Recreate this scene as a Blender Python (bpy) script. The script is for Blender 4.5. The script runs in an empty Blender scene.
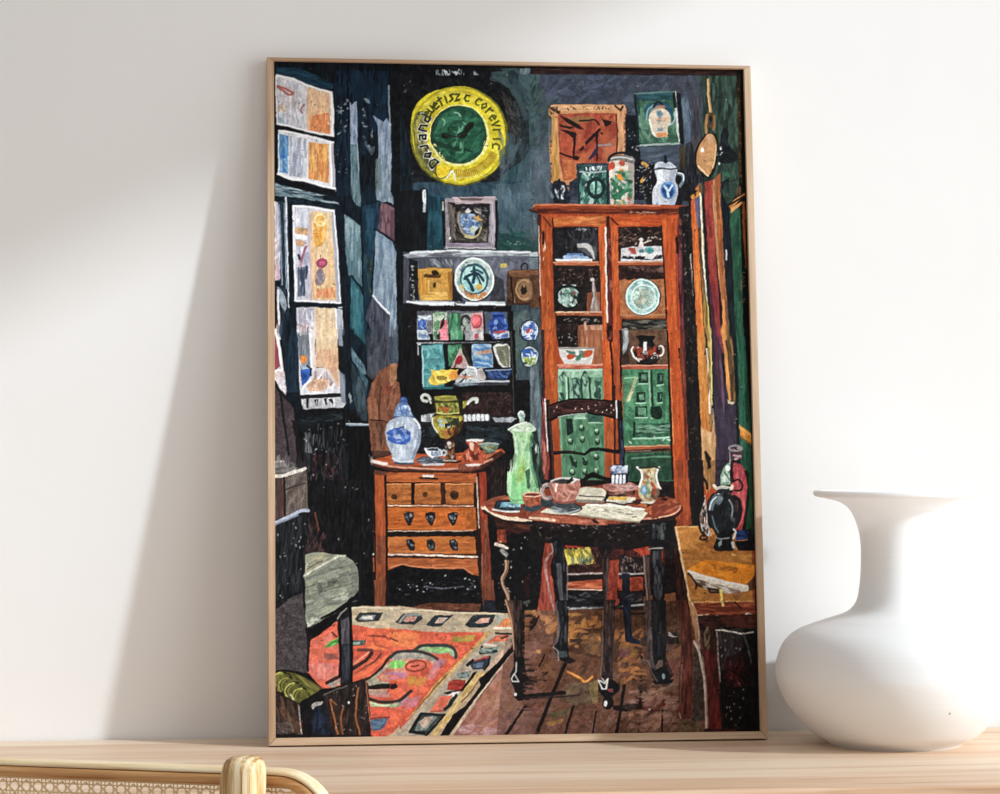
import bpy, bmesh, math
import numpy as np
from mathutils import Vector, Matrix

# =====================================================================================
#  A framed painting leaning on a white wall, a white vase, an oak console, a cane chair
# =====================================================================================
WINTOP = 1.67
SUN = 2.95
SKY = .51
SKYR = 2.8
PIGMENT = 1.06
scn = bpy.context.scene
COL = scn.collection
R = math.radians

# ------------------------------------------------------------------------ materials
def mat(name, base=(.8, .8, .8), rough=.6, spec=.4):
    m = bpy.data.materials.new(name); m.use_nodes = True
    b = m.node_tree.nodes['Principled BSDF']
    b.inputs['Base Color'].default_value = (*base, 1); b.inputs['Roughness'].default_value = rough
    b.inputs['Specular IOR Level'].default_value = spec
    return m, m.node_tree, b
def nd(nt, kind, **kw):
    n = nt.nodes.new(kind)
    for k, v in kw.items():
        if k in n.inputs: n.inputs[k].default_value = v
        else: setattr(n, k, v)
    return n
def lin(h):
    c = [int(h[i:i+2], 16)/255 for i in (0, 2, 4)]
    return [x/12.92 if x <= .04045 else ((x+.055)/1.055)**2.4 for x in c]
def ramp(nt, stops):
    r = nt.nodes.new('ShaderNodeValToRGB'); e = r.color_ramp.elements
    while len(e) < len(stops): e.new(.5)
    for q, (p, c) in zip(e, stops): q.position = p; q.color = (*lin(c), 1)
    return r
def wood(name, axis, stops, scale=1.0, rough=.55, fine=1.0, bump=.15, planks=0, along=1.6, flat=None):
    """oak: long soft figure and fine pores running along the given axis"""
    m, nt, b = mat(name, rough=rough, spec=.35)
    tc = nd(nt, 'ShaderNodeTexCoord'); L = nt.links
    s = [26, 26, 26]; s[axis] = along
    if flat is not None: s[flat] = 4
    mp = nd(nt, 'ShaderNodeMapping'); mp.inputs['Scale'].default_value = [v*scale for v in s]
    L.new(tc.outputs['Object'], mp.inputs['Vector'])
    n1 = nd(nt, 'ShaderNodeTexNoise', Scale=1.0, Detail=5.0, Roughness=.6, Distortion=.6); L.new(mp.outputs[0], n1.inputs['Vector'])
    s2 = [260, 260, 260]; s2[axis] = 7
    mp2 = nd(nt, 'ShaderNodeMapping'); mp2.inputs['Scale'].default_value = [v*scale*fine for v in s2]
    L.new(tc.outputs['Object'], mp2.inputs['Vector'])
    n2 = nd(nt, 'ShaderNodeTexNoise', Scale=1.0, Detail=3.0, Roughness=.7); L.new(mp2.outputs[0], n2.inputs['Vector'])
    mx = nd(nt, 'ShaderNodeMath', operation='MULTIPLY_ADD'); L.new(n2.outputs['Fac'], mx.inputs[0]); mx.inputs[1].default_value = .35
    sb = nd(nt, 'ShaderNodeMath', operation='MULTIPLY'); L.new(n1.outputs['Fac'], sb.inputs[0]); sb.inputs[1].default_value = .65
    L.new(sb.outputs[0], mx.inputs[2])
    fac = mx.outputs[0]
    if planks:
        s3 = [0, 0, 0]; s3[planks-1] = 11.0
        mp3 = nd(nt, 'ShaderNodeMapping'); mp3.inputs['Scale'].default_value = s3; L.new(tc.outputs['Object'], mp3.inputs['Vector'])
        wn = nd(nt, 'ShaderNodeTexVoronoi', feature='F1', Scale=1.0); L.new(mp3.outputs[0], wn.inputs['Vector'])
        sx = nd(nt, 'ShaderNodeSeparateColor'); L.new(wn.outputs['Color'], sx.inputs[0])
        ad = nd(nt, 'ShaderNodeMath', operation='MULTIPLY_ADD'); L.new(sx.outputs[0], ad.inputs[0]); ad.inputs[1].default_value = .12; L.new(fac, ad.inputs[2]); fac = ad.outputs[0]
    rp = ramp(nt, stops); L.new(fac, rp.inputs['Fac']); L.new(rp.outputs['Color'], b.inputs['Base Color'])
    bp = nd(nt, 'ShaderNodeBump', Strength=bump, Distance=.001); L.new(n2.outputs['Fac'], bp.inputs['Height']); L.new(bp.outputs[0], b.inputs['Normal'])
    return m
def plaster(name, col, rough=.9, amp=.25):
    m, nt, b = mat(name, lin(col), rough, .15); L = nt.links
    tc = nd(nt, 'ShaderNodeTexCoord')
    n = nd(nt, 'ShaderNodeTexNoise', Scale=7.0, Detail=6.0, Roughness=.6); L.new(tc.outputs['Object'], n.inputs['Vector'])
    bp = nd(nt, 'ShaderNodeBump', Strength=amp, Distance=.004); L.new(n.outputs['Fac'], bp.inputs['Height']); L.new(bp.outputs[0], b.inputs['Normal'])
    n2 = nd(nt, 'ShaderNodeTexNoise', Scale=2.2, Detail=3.0); L.new(tc.outputs['Object'], n2.inputs['Vector'])
    c = lin(col); rp = nt.nodes.new('ShaderNodeValToRGB'); e = rp.color_ramp.elements
    e[0].position = .3; e[0].color = (*[v*.975 for v in c], 1); e[1].position = .7; e[1].color = (*c, 1)
    L.new(n2.outputs['Fac'], rp.inputs['Fac']); L.new(rp.outputs['Color'], b.inputs['Base Color'])
    return m
M = {}
M['wall'] = plaster('white plaster', 'f0eeec')
M['floor'] = wood('pale floorboards', 1, [(.25, 'a4988c'), (.5, 'b8aca0'), (.75, 'c8bcb0')], .6, planks=1)
OAKTOP = [(.30, 'a67c5c'), (.43, 'd4b090'), (.55, 'e2c8ae'), (.72, 'eedcc8')]
M['table'] = wood('pale oak, console', 0, OAKTOP, 1.0, .5, .8, .12, planks=2)
M['tleg'] = wood('pale oak, console legs', 2, OAKTOP, 1.0)
OAKF = [(.30, '8a6a4e'), (.44, 'b8987a'), (.56, 'd0b598'), (.72, 'e4ceb6')]
M['frame_v'] = wood('oak moulding, upright', 2, OAKF, 1.2, .5)
M['frame_h'] = wood('oak moulding, level', 0, OAKF, 1.2, .5)
M['board'] = mat('brown hardboard', lin('6a4f38'), .8)[0]
OAKC = [(.34, 'a87a4a'), (.43, 'd4b07e'), (.51, 'ecd4aa'), (.62, 'f6e8cc')]
M['chair_x'] = wood('light oak, rails', 0, OAKC, 2.2, .4, .5, .25)
M['chair_z'] = wood('light oak, posts', 2, [(.38, '8a6136'), (.45, 'c09862'), (.51, 'e2c698'), (.60, 'f2e2c2')], 7.5, .42, .2, .3, along=.5, flat=1)
M['bead'] = wood('oak, inner bead', 0, [(.34, '7c4e2a'), (.43, 'b07c4a'), (.52, 'cc9c68'), (.62, 'e4c294')], 1.8, .4, .5, .25)
M['cane'] = mat('woven cane', lin('ecd2a6'), .45)[0]
M['casing'] = mat('white painted casing', lin('f2f1ee'), .5)[0]
def ceramic():
    m, nt, b = mat('matt white ceramic', lin('f7f5f3'), .7, .3); L = nt.links
    tc = nd(nt, 'ShaderNodeTexCoord'); mp = nd(nt, 'ShaderNodeMapping'); mp.inputs['Scale'].default_value = (6, 6, 260); L.new(tc.outputs['Object'], mp.inputs['Vector'])
    n = nd(nt, 'ShaderNodeTexNoise', Scale=1.0, Detail=4.0); L.new(mp.outputs[0], n.inputs['Vector'])
    bp = nd(nt, 'ShaderNodeBump', Strength=.25, Distance=.001); L.new(n.outputs['Fac'], bp.inputs['Height']); L.new(bp.outputs[0], b.inputs['Normal'])
    v = nd(nt, 'ShaderNodeTexVoronoi', Scale=38.0); L.new(tc.outputs['Object'], v.inputs['Vector'])
    rp = ramp(nt, [(.045, '9a8878'), (.075, 'f7f5f3')]); L.new(v.outputs['Distance'], rp.inputs['Fac'])
    sc = nd(nt, 'ShaderNodeSeparateColor'); L.new(v.outputs['Color'], sc.inputs[0])
    gt = nd(nt, 'ShaderNodeMath', operation='GREATER_THAN'); L.new(sc.outputs[0], gt.inputs[0]); gt.inputs[1].default_value = .94
    mx = nd(nt, 'ShaderNodeMix', data_type='RGBA'); L.new(gt.outputs[0], mx.inputs['Factor']); mx.inputs['A'].default_value = (*lin('f7f5f3'), 1); L.new(rp.outputs['Color'], mx.inputs['B'])
    L.new(mx.outputs['Result'], b.inputs['Base Color'])
    b.inputs['Subsurface Weight'].default_value = .5; b.inputs['Subsurface Radius'].default_value = (1, .9, .85); b.inputs['Subsurface Scale'].default_value = .02
    return m
M['vase'] = ceramic()
def pigment():
    m, nt, b = mat('dried paint on canvas', (.5, .5, .5), .7, .12)
    a = nd(nt, 'ShaderNodeVertexColor', layer_name='pigment'); nt.links.new(a.outputs['Color'], b.inputs['Base Color'])
    return m
M['print'] = pigment()

# ------------------------------------------------------------------------ mesh helpers
def link(name, bm, m, parent=None, smooth=False, loc=None, rot=None):
    me = bpy.data.meshes.new(name); bmesh.ops.recalc_face_normals(bm, faces=bm.faces); bm.to_mesh(me); bm.free()
    me.materials.append(m)
    if smooth:
        for p in me.polygons: p.use_smooth = True
    o = bpy.data.objects.new(name, me); COL.objects.link(o)
    if parent: o.parent = parent
    if loc: o.location = loc
    if rot: o.rotation_euler = rot
    return o
def box(bm, x0, x1, y0, y1, z0, z1, bev=0):
    r = bmesh.ops.create_cube(bm, size=1, matrix=Matrix.Translation(((x0+x1)/2, (y0+y1)/2, (z0+z1)/2)) @ Matrix.Diagonal((x1-x0, y1-y0, z1-z0, 1)))
    if bev:
        es = list({e for v in r['verts'] for e in v.link_edges})
        bmesh.ops.bevel(bm, geom=es, offset=bev, segments=3, affect='EDGES', profile=.5)
def prism(bm, outline, y0, y1):
    a = [bm.verts.new((x, y0, z)) for x, z in outline]; b = [bm.verts.new((x, y1, z)) for x, z in outline]; n = len(a)
    bm.faces.new(a); bm.faces.new(b[::-1])
    for i in range(n): bm.faces.new((a[i], b[i], b[(i+1) % n], a[(i+1) % n]))
def lathe(bm, prof, seg=96):
    rings = []
    for r, z in prof:
        if r < 1e-6: rings.append([bm.verts.new((0, 0, z))])
        else: rings.append([bm.verts.new((r*math.cos(2*math.pi*i/seg), r*math.sin(2*math.pi*i/seg), z)) for i in range(seg)])
    for a, b in zip(rings, rings[1:]):
        for i in range(seg):
            j = (i+1) % seg
            q = [a[i % len(a)], a[j % len(a)], b[j % len(b)], b[i % len(b)]]
            q = list(dict.fromkeys(q))
            if len(q) > 2: bm.faces.new(q)
def spline(p, n=10):
    out = []; N = len(p)
    for i in range(N-1):
        a, b, c, d = [np.array(p[max(0, min(N-1, k))], float) for k in (i-1, i, i+1, i+2)]
        for j in range(n):
            t = j/n; out.append(tuple(.5*(2*b+(c-a)*t+(2*a-5*b+4*c-d)*t*t+(3*b-a-3*c+d)*t**3)))
    out.append(tuple(p[-1])); return out
def sweep(bm, path, prof, closed=True):
    """path: (point, outward) pairs in the XZ plane; prof: (out, y) pairs, closed section"""
    rings = [[bm.verts.new((p[0]+n[0]*o, y, p[1]+n[1]*o)) for o, y in prof] for p, n in path]
    k = len(prof); N = len(rings)
    for i in range(N if closed else N-1):
        a, b = rings[i], rings[(i+1) % N]
        for j in range(k): bm.faces.new((a[j], a[(j+1) % k], b[(j+1) % k], b[j]))
    if not closed: bm.faces.new(rings[0]); bm.faces.new(rings[-1][::-1])
def empty(name, loc, rot=(0, 0, 0)):
    o = bpy.data.objects.new(name, None); COL.objects.link(o); o.location = loc; o.rotation_euler = rot; o.empty_display_size = .05
    return o
def tag(o, label, cat):
    o['label'] = label; o['category'] = cat; return o
def struct(o):
    o['kind'] = 'structure'; return o

# ------------------------------------------------------------------------ the room
FZ = -.75                                     # floor; the console's top is z = 0, the wall is y = 0
bm = bmesh.new(); box(bm, -3.2, 1.9, 0, .15, FZ, 3.0); struct(link('wall_back', bm, M['wall']))
WX0, WX1 = 1.7, 1.9                           # side wall with its tall open window
WY0, WY1, WZ0, WZ1 = -.22, -3.0, FZ+.02, WINTOP
bm = bmesh.new()
box(bm, WX0, WX1, WY0, 0, FZ, 3.0); box(bm, WX0, WX1, -4.2, WY1, FZ, 3.0); box(bm, WX0, WX1, WY1, WY0, WZ1, 3.0)
struct(link('wall_right', bm, M['wall']))
bm = bmesh.new()
for y0, y1, z0, z1 in ((WY0-.04, WY0, WZ0, WZ1), (WY1, WY1+.04, WZ0, WZ1), (WY1, WY0, WZ1-.04, WZ1)): box(bm, WX0-.01, WX0+.05, y0, y1, z0, z1, .004)
struct(link('window_1', bm, M['casing']))
bm = bmesh.new(); box(bm, -3.2, 1.9, -4.2, 0, FZ-.05, FZ); struct(link('floor', bm, M['floor']))

# ------------------------------------------------------------------------ console table
TD = -.463
tb = tag(empty('console_table', (0, 0, FZ)), 'long pale oak console table along the white wall, under the frame and vase', 'table')
bm = bmesh.new(); box(bm, -1.35, 1.25, TD, -.002, -.032-FZ, -FZ, .003); link('tabletop', bm, M['table'], tb)
bm = bmesh.new(); box(bm, -1.25, 1.15, TD+.04, -.04, -.11-FZ, -.0325-FZ, .002); link('apron', bm, M['table'], tb)
for x in (-1.28, 1.18):
    for y in (TD+.04, -.06):
        bm = bmesh.new(); prism(bm, [(-.025, .7175), (.025, .7175), (.016, 0), (-.016, 0)], -.022, .022)
        link('leg', bm, M['tleg'], tb, loc=(x, y, 0))

# ------------------------------------------------------------------------ framed painting
FW, FH, FT, LEAN = .51655, .715, .016, .108575
fr = tag(empty('framed_painting', (0, -FH*math.sin(LEAN)-.0006, 0), (-LEAN, 0, 0)),
         'thin oak frame with a painting of a cluttered room, leaning on the wall', 'picture')
WS, WB, WT = .0076, .0078, .0036               # face widths: sides, bottom, top
REC = .0042                                    # the picture lies this far behind the face
xo, xi, zi0, zi1 = FW/2, FW/2-WS, WB, FH-WT
def rail(outline, m):
    bm = bmesh.new(); prism(bm, outline, -FT, 0)
    es = [e for e in bm.edges if all(abs(v.co.y+FT) < 1e-6 for v in e.verts)]
    bmesh.ops.bevel(bm, geom=es, offset=.0005, segments=2, affect='EDGES')
    link('frame_rail', bm, m, fr)
g = .00012
rail([(-xo, 0), (-xo, FH), (-xi-g, zi1), (-xi-g, zi0)], M['frame_v'])
rail([(xo, 0), (xi+g, zi0), (xi+g, zi1), (xo, FH)], M['frame_v'])
rail([(-xo+g*2, 0), (-xi+g, zi0), (xi-g, zi0), (xo-g*2, 0)], M['frame_h'])
rail([(-xo+g*2, FH), (xo-g*2, FH), (xi-g, zi1), (-xi+g, zi1)], M['frame_h'])
bm = bmesh.new(); box(bm, -xi-.0005, xi+.0005, -FT+REC+.0012, -.002, zi0-.0005, zi1+.0005); link('backing_board', bm, M['board'], fr)

# the picture itself: a flat sheet whose pigment is painted stroke by stroke below
# ---- a small paint box: colours are laid on a numpy sheet, then become the pigment of the print mesh
PX0, PX1, PY0, PY1, SC = 271.0, 762.0, 57.0, 742.0, 1.6
PW, PH = int((PX1-PX0)*SC), int((PY1-PY0)*SC)
rs = np.random.RandomState(7)
def up_noise(gy, gx):
    g = rs.rand(gy+2, gx+2)
    ys = np.linspace(0, gy, PH); xs = np.linspace(0, gx, PW)
    iy = np.floor(ys).astype(int); ix = np.floor(xs).astype(int)
    fy = (ys-iy)[:, None]; fx = (xs-ix)[None, :]
    fy = fy*fy*(3-2*fy); fx = fx*fx*(3-2*fx)
    a = g[iy][:, ix]; b = g[iy][:, ix+1]; c = g[iy+1][:, ix]; d = g[iy+1][:, ix+1]
    return ((a*(1-fx)+b*fx)*(1-fy)+(c*(1-fx)+d*fx)*fy)*2-1
NO = .5*up_noise(180, 130)+.5*up_noise(520, 370)
NV = .6*up_noise(60, 330)+.4*up_noise(170, 520)
NH = .6*up_noise(460, 40)+.4*up_noise(700, 130)
ND = .5*up_noise(PH//2, PW//2)+.5*up_noise(90, 64)
WX = .8*up_noise(150, 110)+.15*up_noise(500, 360)
WY = .8*up_noise(150, 110)+.15*up_noise(500, 360)
YY, XX = np.mgrid[0:PH, 0:PW].astype(np.float32)
XX = PX0+(XX+.5)/SC+WX.astype(np.float32)*.5
YY = PY0+(YY+.5)/SC+WY.astype(np.float32)*.5
CAN = np.zeros((PH, PW, 3), np.float32)+.06
OX = OY = 0.0; KK = 1.0
def at(x, y, k=5.293):
    global OX, OY, KK
    OX, OY, KK = x, y, k
def hexc(h):
    h = h.strip('#')
    if len(h) == 3: h = ''.join(c*2 for c in h)
    return np.array([int(h[i:i+2], 16)/255 for i in (0, 2, 4)], np.float32)
def nums(s):
    v = [float(t) for t in s.replace(',', ' ').split()]
    return np.array([(OX+v[i]/KK, OY+v[i+1]/KK) for i in range(0, len(v)-1, 2)])
def smooth(p, closed, n=6):
    out = []; N = len(p)
    for i in range(N if closed else N-1):
        if closed: a, b, c, d = p[i-1], p[i], p[(i+1) % N], p[(i+2) % N]
        else: a, b, c, d = p[max(i-1, 0)], p[i], p[i+1], p[min(i+2, N-1)]
        for j in range(n):
            t = j/n
            out.append(.5*(2*b+(c-a)*t+(2*a-5*b+4*c-d)*t*t+(3*b-a-3*c+d)*t**3))
    if not closed: out.append(p[-1])
    return np.array(out)
def bounds(p, pad):
    x0 = max(int((p[:, 0].min()-pad-PX0)*SC), 0); x1 = min(int((p[:, 0].max()+pad-PX0)*SC)+2, PW)
    y0 = max(int((p[:, 1].min()-pad-PY0)*SC), 0); y1 = min(int((p[:, 1].max()+pad-PY0)*SC)+2, PH)
    return x0, x1, y0, y1
def colour(col, x0, x1, y0, y1, n, d):
    if '>' in col:
        a, b = [hexc(c) for c in col.split('>')]
        t = np.linspace(0, 1, y1-y0)[:, None, None]; c = a*(1-t)+b*t+np.zeros((1, x1-x0, 1))
    elif '|' in col:
        a, b = [hexc(c) for c in col.split('|')]
        t = np.linspace(0, 1, x1-x0)[None, :, None]; c = a*(1-t)+b*t+np.zeros((y1-y0, 1, 1))
    else: c = hexc(col)[None, None, :]
    f = {'o': NO, 'v': NV, 'h': NH, 'd': ND}[d][y0:y1, x0:x1, None]
    return c*(1+n*f)+.12*n*f
def lay(m, col, x0, x1, y0, y1, n, d, a):
    m = (m*a)[..., None]
    CAN[y0:y1, x0:x1] = CAN[y0:y1, x0:x1]*(1-m)+np.clip(colour(col, x0, x1, y0, y1, n, d), 0, 1)*m
def inside(p, x0, x1, y0, y1):
    m = np.zeros((y1-y0, x1-x0), np.float32)
    for sx, sy in ((-.25, -.25), (.25, -.25), (-.25, .25), (.25, .25)):
        X = XX[y0:y1, x0:x1]+sx/SC; Y = YY[y0:y1, x0:x1]+sy/SC
        c = np.zeros(X.shape, bool); q = np.roll(p, 1, 0)
        for (ax, ay), (bx, by) in zip(p, q):
            if ay == by: continue
            c ^= ((ay > Y) != (by > Y)) & (X < (bx-ax)*(Y-ay)/(by-ay)+ax)
        m += c*.25
    return m
def patch(col, s, sm=0, n=.10, d='o', a=1.0):                        # filled patch
    p = nums(s)
    if sm: p = smooth(p, True)
    b = bounds(p, 2)
    if b[1] <= b[0] or b[3] <= b[2]: return
    lay(inside(p, *b), col, *b, n, d, a)
def oval(col, s, rot=0, n=.10, d='o', a=1.0):                       # oval: cx cy rx ry
    v = [float(t) for t in s.split()]; t = np.linspace(0, 2*np.pi, 28, endpoint=False)
    x = v[2]*np.cos(t); y = v[3]*np.sin(t); r = np.radians(rot)
    p = np.stack([OX+(v[0]+x*np.cos(r)-y*np.sin(r))/KK, OY+(v[1]+x*np.sin(r)+y*np.cos(r))/KK], 1)
    b = bounds(p, 2)
    if b[1] <= b[0] or b[3] <= b[2]: return
    lay(inside(p, *b), col, *b, n, d, a)
def dist(p, w, x0, x1, y0, y1, taper):
    X = XX[y0:y1, x0:x1]; Y = YY[y0:y1, x0:x1]; m = np.zeros(X.shape, np.float32)
    N = len(p)-1
    for i in range(N):
        ax, ay = p[i]; dx, dy = p[i+1]-p[i]; L = dx*dx+dy*dy+1e-9
        t = np.clip(((X-ax)*dx+(Y-ay)*dy)/L, 0, 1)
        D = np.hypot(X-ax-t*dx, Y-ay-t*dy)
        u = (i+t)/N
        ww = w if not taper else w*(1-taper*np.abs(2*u-1)**2)
        m = np.maximum(m, np.clip((ww/2-D)*SC+.5, 0, 1)*np.clip(ww*SC, 0, 1))
    return m
def stroke(col, w, s, sm=0, n=.08, d='o', a=1.0, taper=0):            # brush line, w in sheet units
    p = nums(s)
    if sm and len(p) > 2: p = smooth(p, False)
    b = bounds(p, w/2+2)
    if b[1] <= b[0] or b[3] <= b[2]: return
    lay(dist(p, w, *b, taper), col, *b, n, d, a)
def ring(col, w, s, rot=0, t0=0, t1=360, **k):                     # oval line: cx cy rx ry
    v = [float(t) for t in s.split()]; t = np.radians(np.linspace(t0, t1, 30)); r = np.radians(rot)
    x = v[2]*np.cos(t); y = v[3]*np.sin(t)
    stroke(col, w, ' '.join('%.3f %.3f' % (v[0]+a*np.cos(r)-b*np.sin(r), v[1]+a*np.sin(r)+b*np.cos(r)) for a, b in zip(x, y)), **k)
def dashes(cols, s, n, ln, w, ang=90, jit=15, a=.8):                  # loose dashes kept inside a patch
    p = nums(s); cols = cols.split(); x0, x1, y0, y1 = bounds(p, 1)
    if x1 <= x0 or y1 <= y0: return
    keep = inside(p, x0, x1, y0, y1); ys, xs = np.nonzero(keep > .5)
    if not len(ys): return
    for k in range(n):
        i = rs.randint(len(ys)); x = PX0+(x0+xs[i]+.5)/SC; y = PY0+(y0+ys[i]+.5)/SC
        t = np.radians(ang+jit*(rs.rand()*2-1)); l = ln*(.4+rs.rand())/2; ww = w*(.6+.8*rs.rand())
        bend = .12*l*(rs.rand()*2-1); c, q = np.cos(t), np.sin(t)
        pp = np.array([[x-l*c, y-l*q], [x-bend*q, y+bend*c], [x+l*c, y+l*q]]); b = bounds(pp, ww/2+2)
        b = (max(b[0], x0), min(b[1], x1), max(b[2], y0), min(b[3], y1))
        if b[1] <= b[0] or b[3] <= b[2]: continue
        m = dist(pp, ww, *b, .6)*keep[b[2]-y0:b[3]-y0, b[0]-x0:b[1]-x0]
        lay(m, cols[rs.randint(len(cols))], *b, .1, 'o', a)
# ---------------------------------------------------------------- grounds
at(0,0,1)
patch('0d151c','270 55 765 55 765 745 270 745',n=.3)
patch('0a1622','270 55 400 55 400 470 270 470',n=.35,d='v')
patch('15181c','398 60 540 60 540 190 398 190',n=.4)
patch('1d262b','488 70 540 70 540 200 500 190 518 130',n=.3)
patch('33494b','500 68 560 68 560 215 512 215 505 190 530 150 528 110 512 80',n=.25,d='v')
dashes('3c5456 2b4044 46605f 24363a','500 70 555 70 555 205 515 205 532 150 530 105',60,16,4,115,30)
patch('3a4150','540 72 705 72 700 205 535 215',n=.2)
dashes('454c5e 3c424f 4f5866 343b48 4a5268','545 76 690 76 690 115 545 115',70,18,5,150,40)
dashes('3b4c4c 2f4443 46584f','535 80 556 80 556 160 535 160',30,16,4,110,25)
patch('4a5864','530 150 552 150 548 212 530 212',n=.15,d='v')
dashes('35523f 3a4a46 24332f','690 72 742 72 742 200 700 200',60,20,4,88,10)
dashes('484b56 40434e 3a3d47','668 76 702 76 700 140 668 140',40,16,4,80,20)
patch('26382f|2d4638','702 72 739 72 739 215 705 215',n=.35,d='v')
dashes('3b5547 1c2a24 456050 151d1c 2c3f36','704 74 738 74 738 210 704 210',90,18,3,89,8)
# top strip: shadow of the frame's top rail, painted into the pigment
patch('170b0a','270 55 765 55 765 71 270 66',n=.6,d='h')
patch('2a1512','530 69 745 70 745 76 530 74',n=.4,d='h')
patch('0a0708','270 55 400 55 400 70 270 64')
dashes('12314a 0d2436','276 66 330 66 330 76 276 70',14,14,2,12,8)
at(390,50)
# wall about the round sign
patch('0b0d11','0 60 370 62 560 100 700 140 640 330 620 560 400 690 120 640 60 300 0 300',n=.5)
patch('0d1a24','0 300 60 300 110 560 120 794 0 794',n=.4,d='v')
dashes('2a2620 3c3830 1c1c1c 4a4238 15130f 30302c','100 300 180 180 420 150 610 230 690 360 640 560 500 680 250 720 120 600',330,7,1.2,60,60,.5)
dashes('3a3630 222222 55504a','590 210 690 300 690 520 600 640 560 620 640 480',200,8,1.2,60,40,.55)
dashes('33494c 2b3e42 3e5557 1e2a30','500 120 741 100 741 330 690 290 600 180',60,22,6,60,35)
dashes('6d7a86 59666f','690 100 741 95 741 130 690 130',12,9,3,140,30)
stroke('3a4c50',5,'540 150 600 170 650 210 690 280 720 360',1,a=.7)
stroke('2c3d42',4,'560 130 640 150 720 220',1,a=.7)
patch('2c4a52','620 640 741 560 741 794 540 794 560 700',n=.2,d='v')
patch('263c4a>304c56','120 700 560 700 741 690 741 794 120 794',n=.2,d='o')
dashes('34505c 2c4858 3e5a64 24384a','130 700 741 700 741 794 130 794',60,18,5,70,30)
dashes('c9cfd0 8f9aa0','245 105 380 100 380 135 245 135',20,5,1.5,60,50)
dashes('8f9aa0','440 110 470 110 470 135 440 135',4,4,1.5,60,50)
dashes('d9d9d0','0 150 741 80 741 160 0 260',10,2,.8,0,90,.6)
# ---------------------------------------------------------------- window, upper left
at(260,50)
patch('071018','75 60 741 60 741 794 75 794',n=.5,d='v')
patch('0a1d33>081420','400 110 680 110 690 420 400 420',n=.5,d='v')
dashes('0e2b44 0b2236 123a52','400 110 680 110 690 500 440 600 400 300',40,20,6,90,10,.6)
patch('123246','85 92 200 95 300 135 388 178 388 208 350 205 200 165 85 128',sm=0,n=.3,d='h')
stroke('1d4a5e',2,'100 110 230 130 380 195',1,a=.6)
patch('d8d3d6','80 128 180 150 250 185 386 224 392 460 330 452 250 432 150 402 88 392')
patch('c3c1cb','90 140 240 190 240 425 150 400 92 385',d='v',n=.2)
patch('ccb8b0','95 180 150 195 235 215 240 330 150 300 95 290',n=.2,a=.5)
patch('c4b196','95 295 142 290 145 330 95 325',n=.2)
patch('98aec0','95 340 140 335 145 395 95 385',n=.15)
dashes('dcdce4 b2b4c4 e6e2e6 a9adbf','92 150 240 195 240 425 92 385',60,14,2,88,12,.6)
stroke('b3635c',2.2,'92 190 130 205 165 222 178 230 150 236 120 215 95 195',1)
stroke('a55a60',1.5,'232 290 215 320 225 335',1)
patch('e3bf9a>dfa070','248 196 372 228 372 448 250 424',d='v',n=.2)
dashes('efd2ae e9b078 d9a684 f0c898','250 200 372 230 372 440 250 420',70,16,2.4,88,12,.6)
dashes('de8048 d5713c e69055','275 350 368 330 372 445 262 425',34,14,2.2,84,12,.8)
stroke('ffffff',2.6,'376 225 385 340 384 455',a=.9)
stroke('f2eff0',2,'88 132 180 155 260 190 380 226',1)
stroke('eeeaea',2,'90 390 160 404 260 432 384 458')
patch('060b12','76 400 160 412 260 440 396 462 396 488 300 470 180 440 76 425',n=.4)
patch('dcdadd','95 422 200 440 300 462 388 490 400 736 330 725 240 692 150 675 95 655')
patch('5f93c4','102 445 150 455 152 560 100 560',d='v',n=.25)
patch('3f83c8','104 560 145 555 148 655 104 645',n=.2,d='v')
dashes('8fc0e8 3a74b4 b8d0e4','102 450 148 455 148 650 104 640',20,9,3,80,20,.6)
patch('b4b8c4','158 455 245 470 245 682 158 665',d='v',n=.25)
dashes('d6d8e0 9aa2b4 e4e4ea 8f98ae','155 455 246 470 246 682 155 665',60,20,1.6,90,4,.6)
patch('e2a258>dd8f4e','258 488 364 498 366 706 256 680',d='v',n=.2)
dashes('f0c07a d97e3e f2b55a c87a48','260 490 364 500 366 700 258 680',80,16,2.2,89,5,.6)
patch('b3aeb8','366 488 388 492 400 736 372 728',d='v')
stroke('ffffff',2,'372 490 376 610 378 720')
stroke('f4f2f4',2,'100 425 200 443 300 466 386 490')
stroke('ffffff',2.4,'96 655 160 680 250 694 330 722 398 734',1)
patch('050a10','76 672 130 692 250 712 398 740 398 800 76 730',n=.5)
patch('4e6674','80 700 140 725 240 750 380 775 380 794 80 775',d='h',n=.5)
dashes('94a6ae 5f7884 aebcc0 2c3c48','80 705 240 745 380 778 300 800 80 770',34,16,1.6,12,8,.8)
patch('08121a','76 740 380 794 300 820 76 794',n=.5,a=.6)
# right hand blue mouldings
patch('0a1a2a','398 180 470 180 475 794 404 794',n=.5,d='v')
dashes('9aa4a8 5c6a74','400 280 470 250 470 480 400 480',22,3,1.6,60,90,.8)
patch('8a9ab4','474 275 486 292 500 275 512 270 514 500 480 502',n=.2,d='v')
dashes('a7b4c8 6f82a0','478 290 512 290 512 500 482 500',20,16,2,90,4,.6)
patch('52707c>5a6f7a','478 502 518 500 528 700 532 794 482 794',n=.25,d='v')
dashes('6f8c90 3c5560','482 510 520 510 528 790 484 790',20,20,2,90,4,.6)
stroke('c4ccd4',1,'512 300 514 490 524 640',a=.6)
patch('7d8da4>74838e','598 345 630 368 652 382 670 360 688 388 694 500 696 794 614 794 622 640 628 480 622 400',n=.2,d='v')
dashes('93a2b6 66788c a4b0bc','628 400 690 390 694 780 640 780',40,22,2.4,90,4,.6)
patch('667a78','612 580 640 570 648 794 608 794',d='v',a=.8)
stroke('b8c2cc',1.4,'682 190 682 290 690 400',a=.7)
dashes('8896a2 4a5c6a','530 260 590 250 600 560 550 560',12,5,2.4,60,60,.8)
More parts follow.
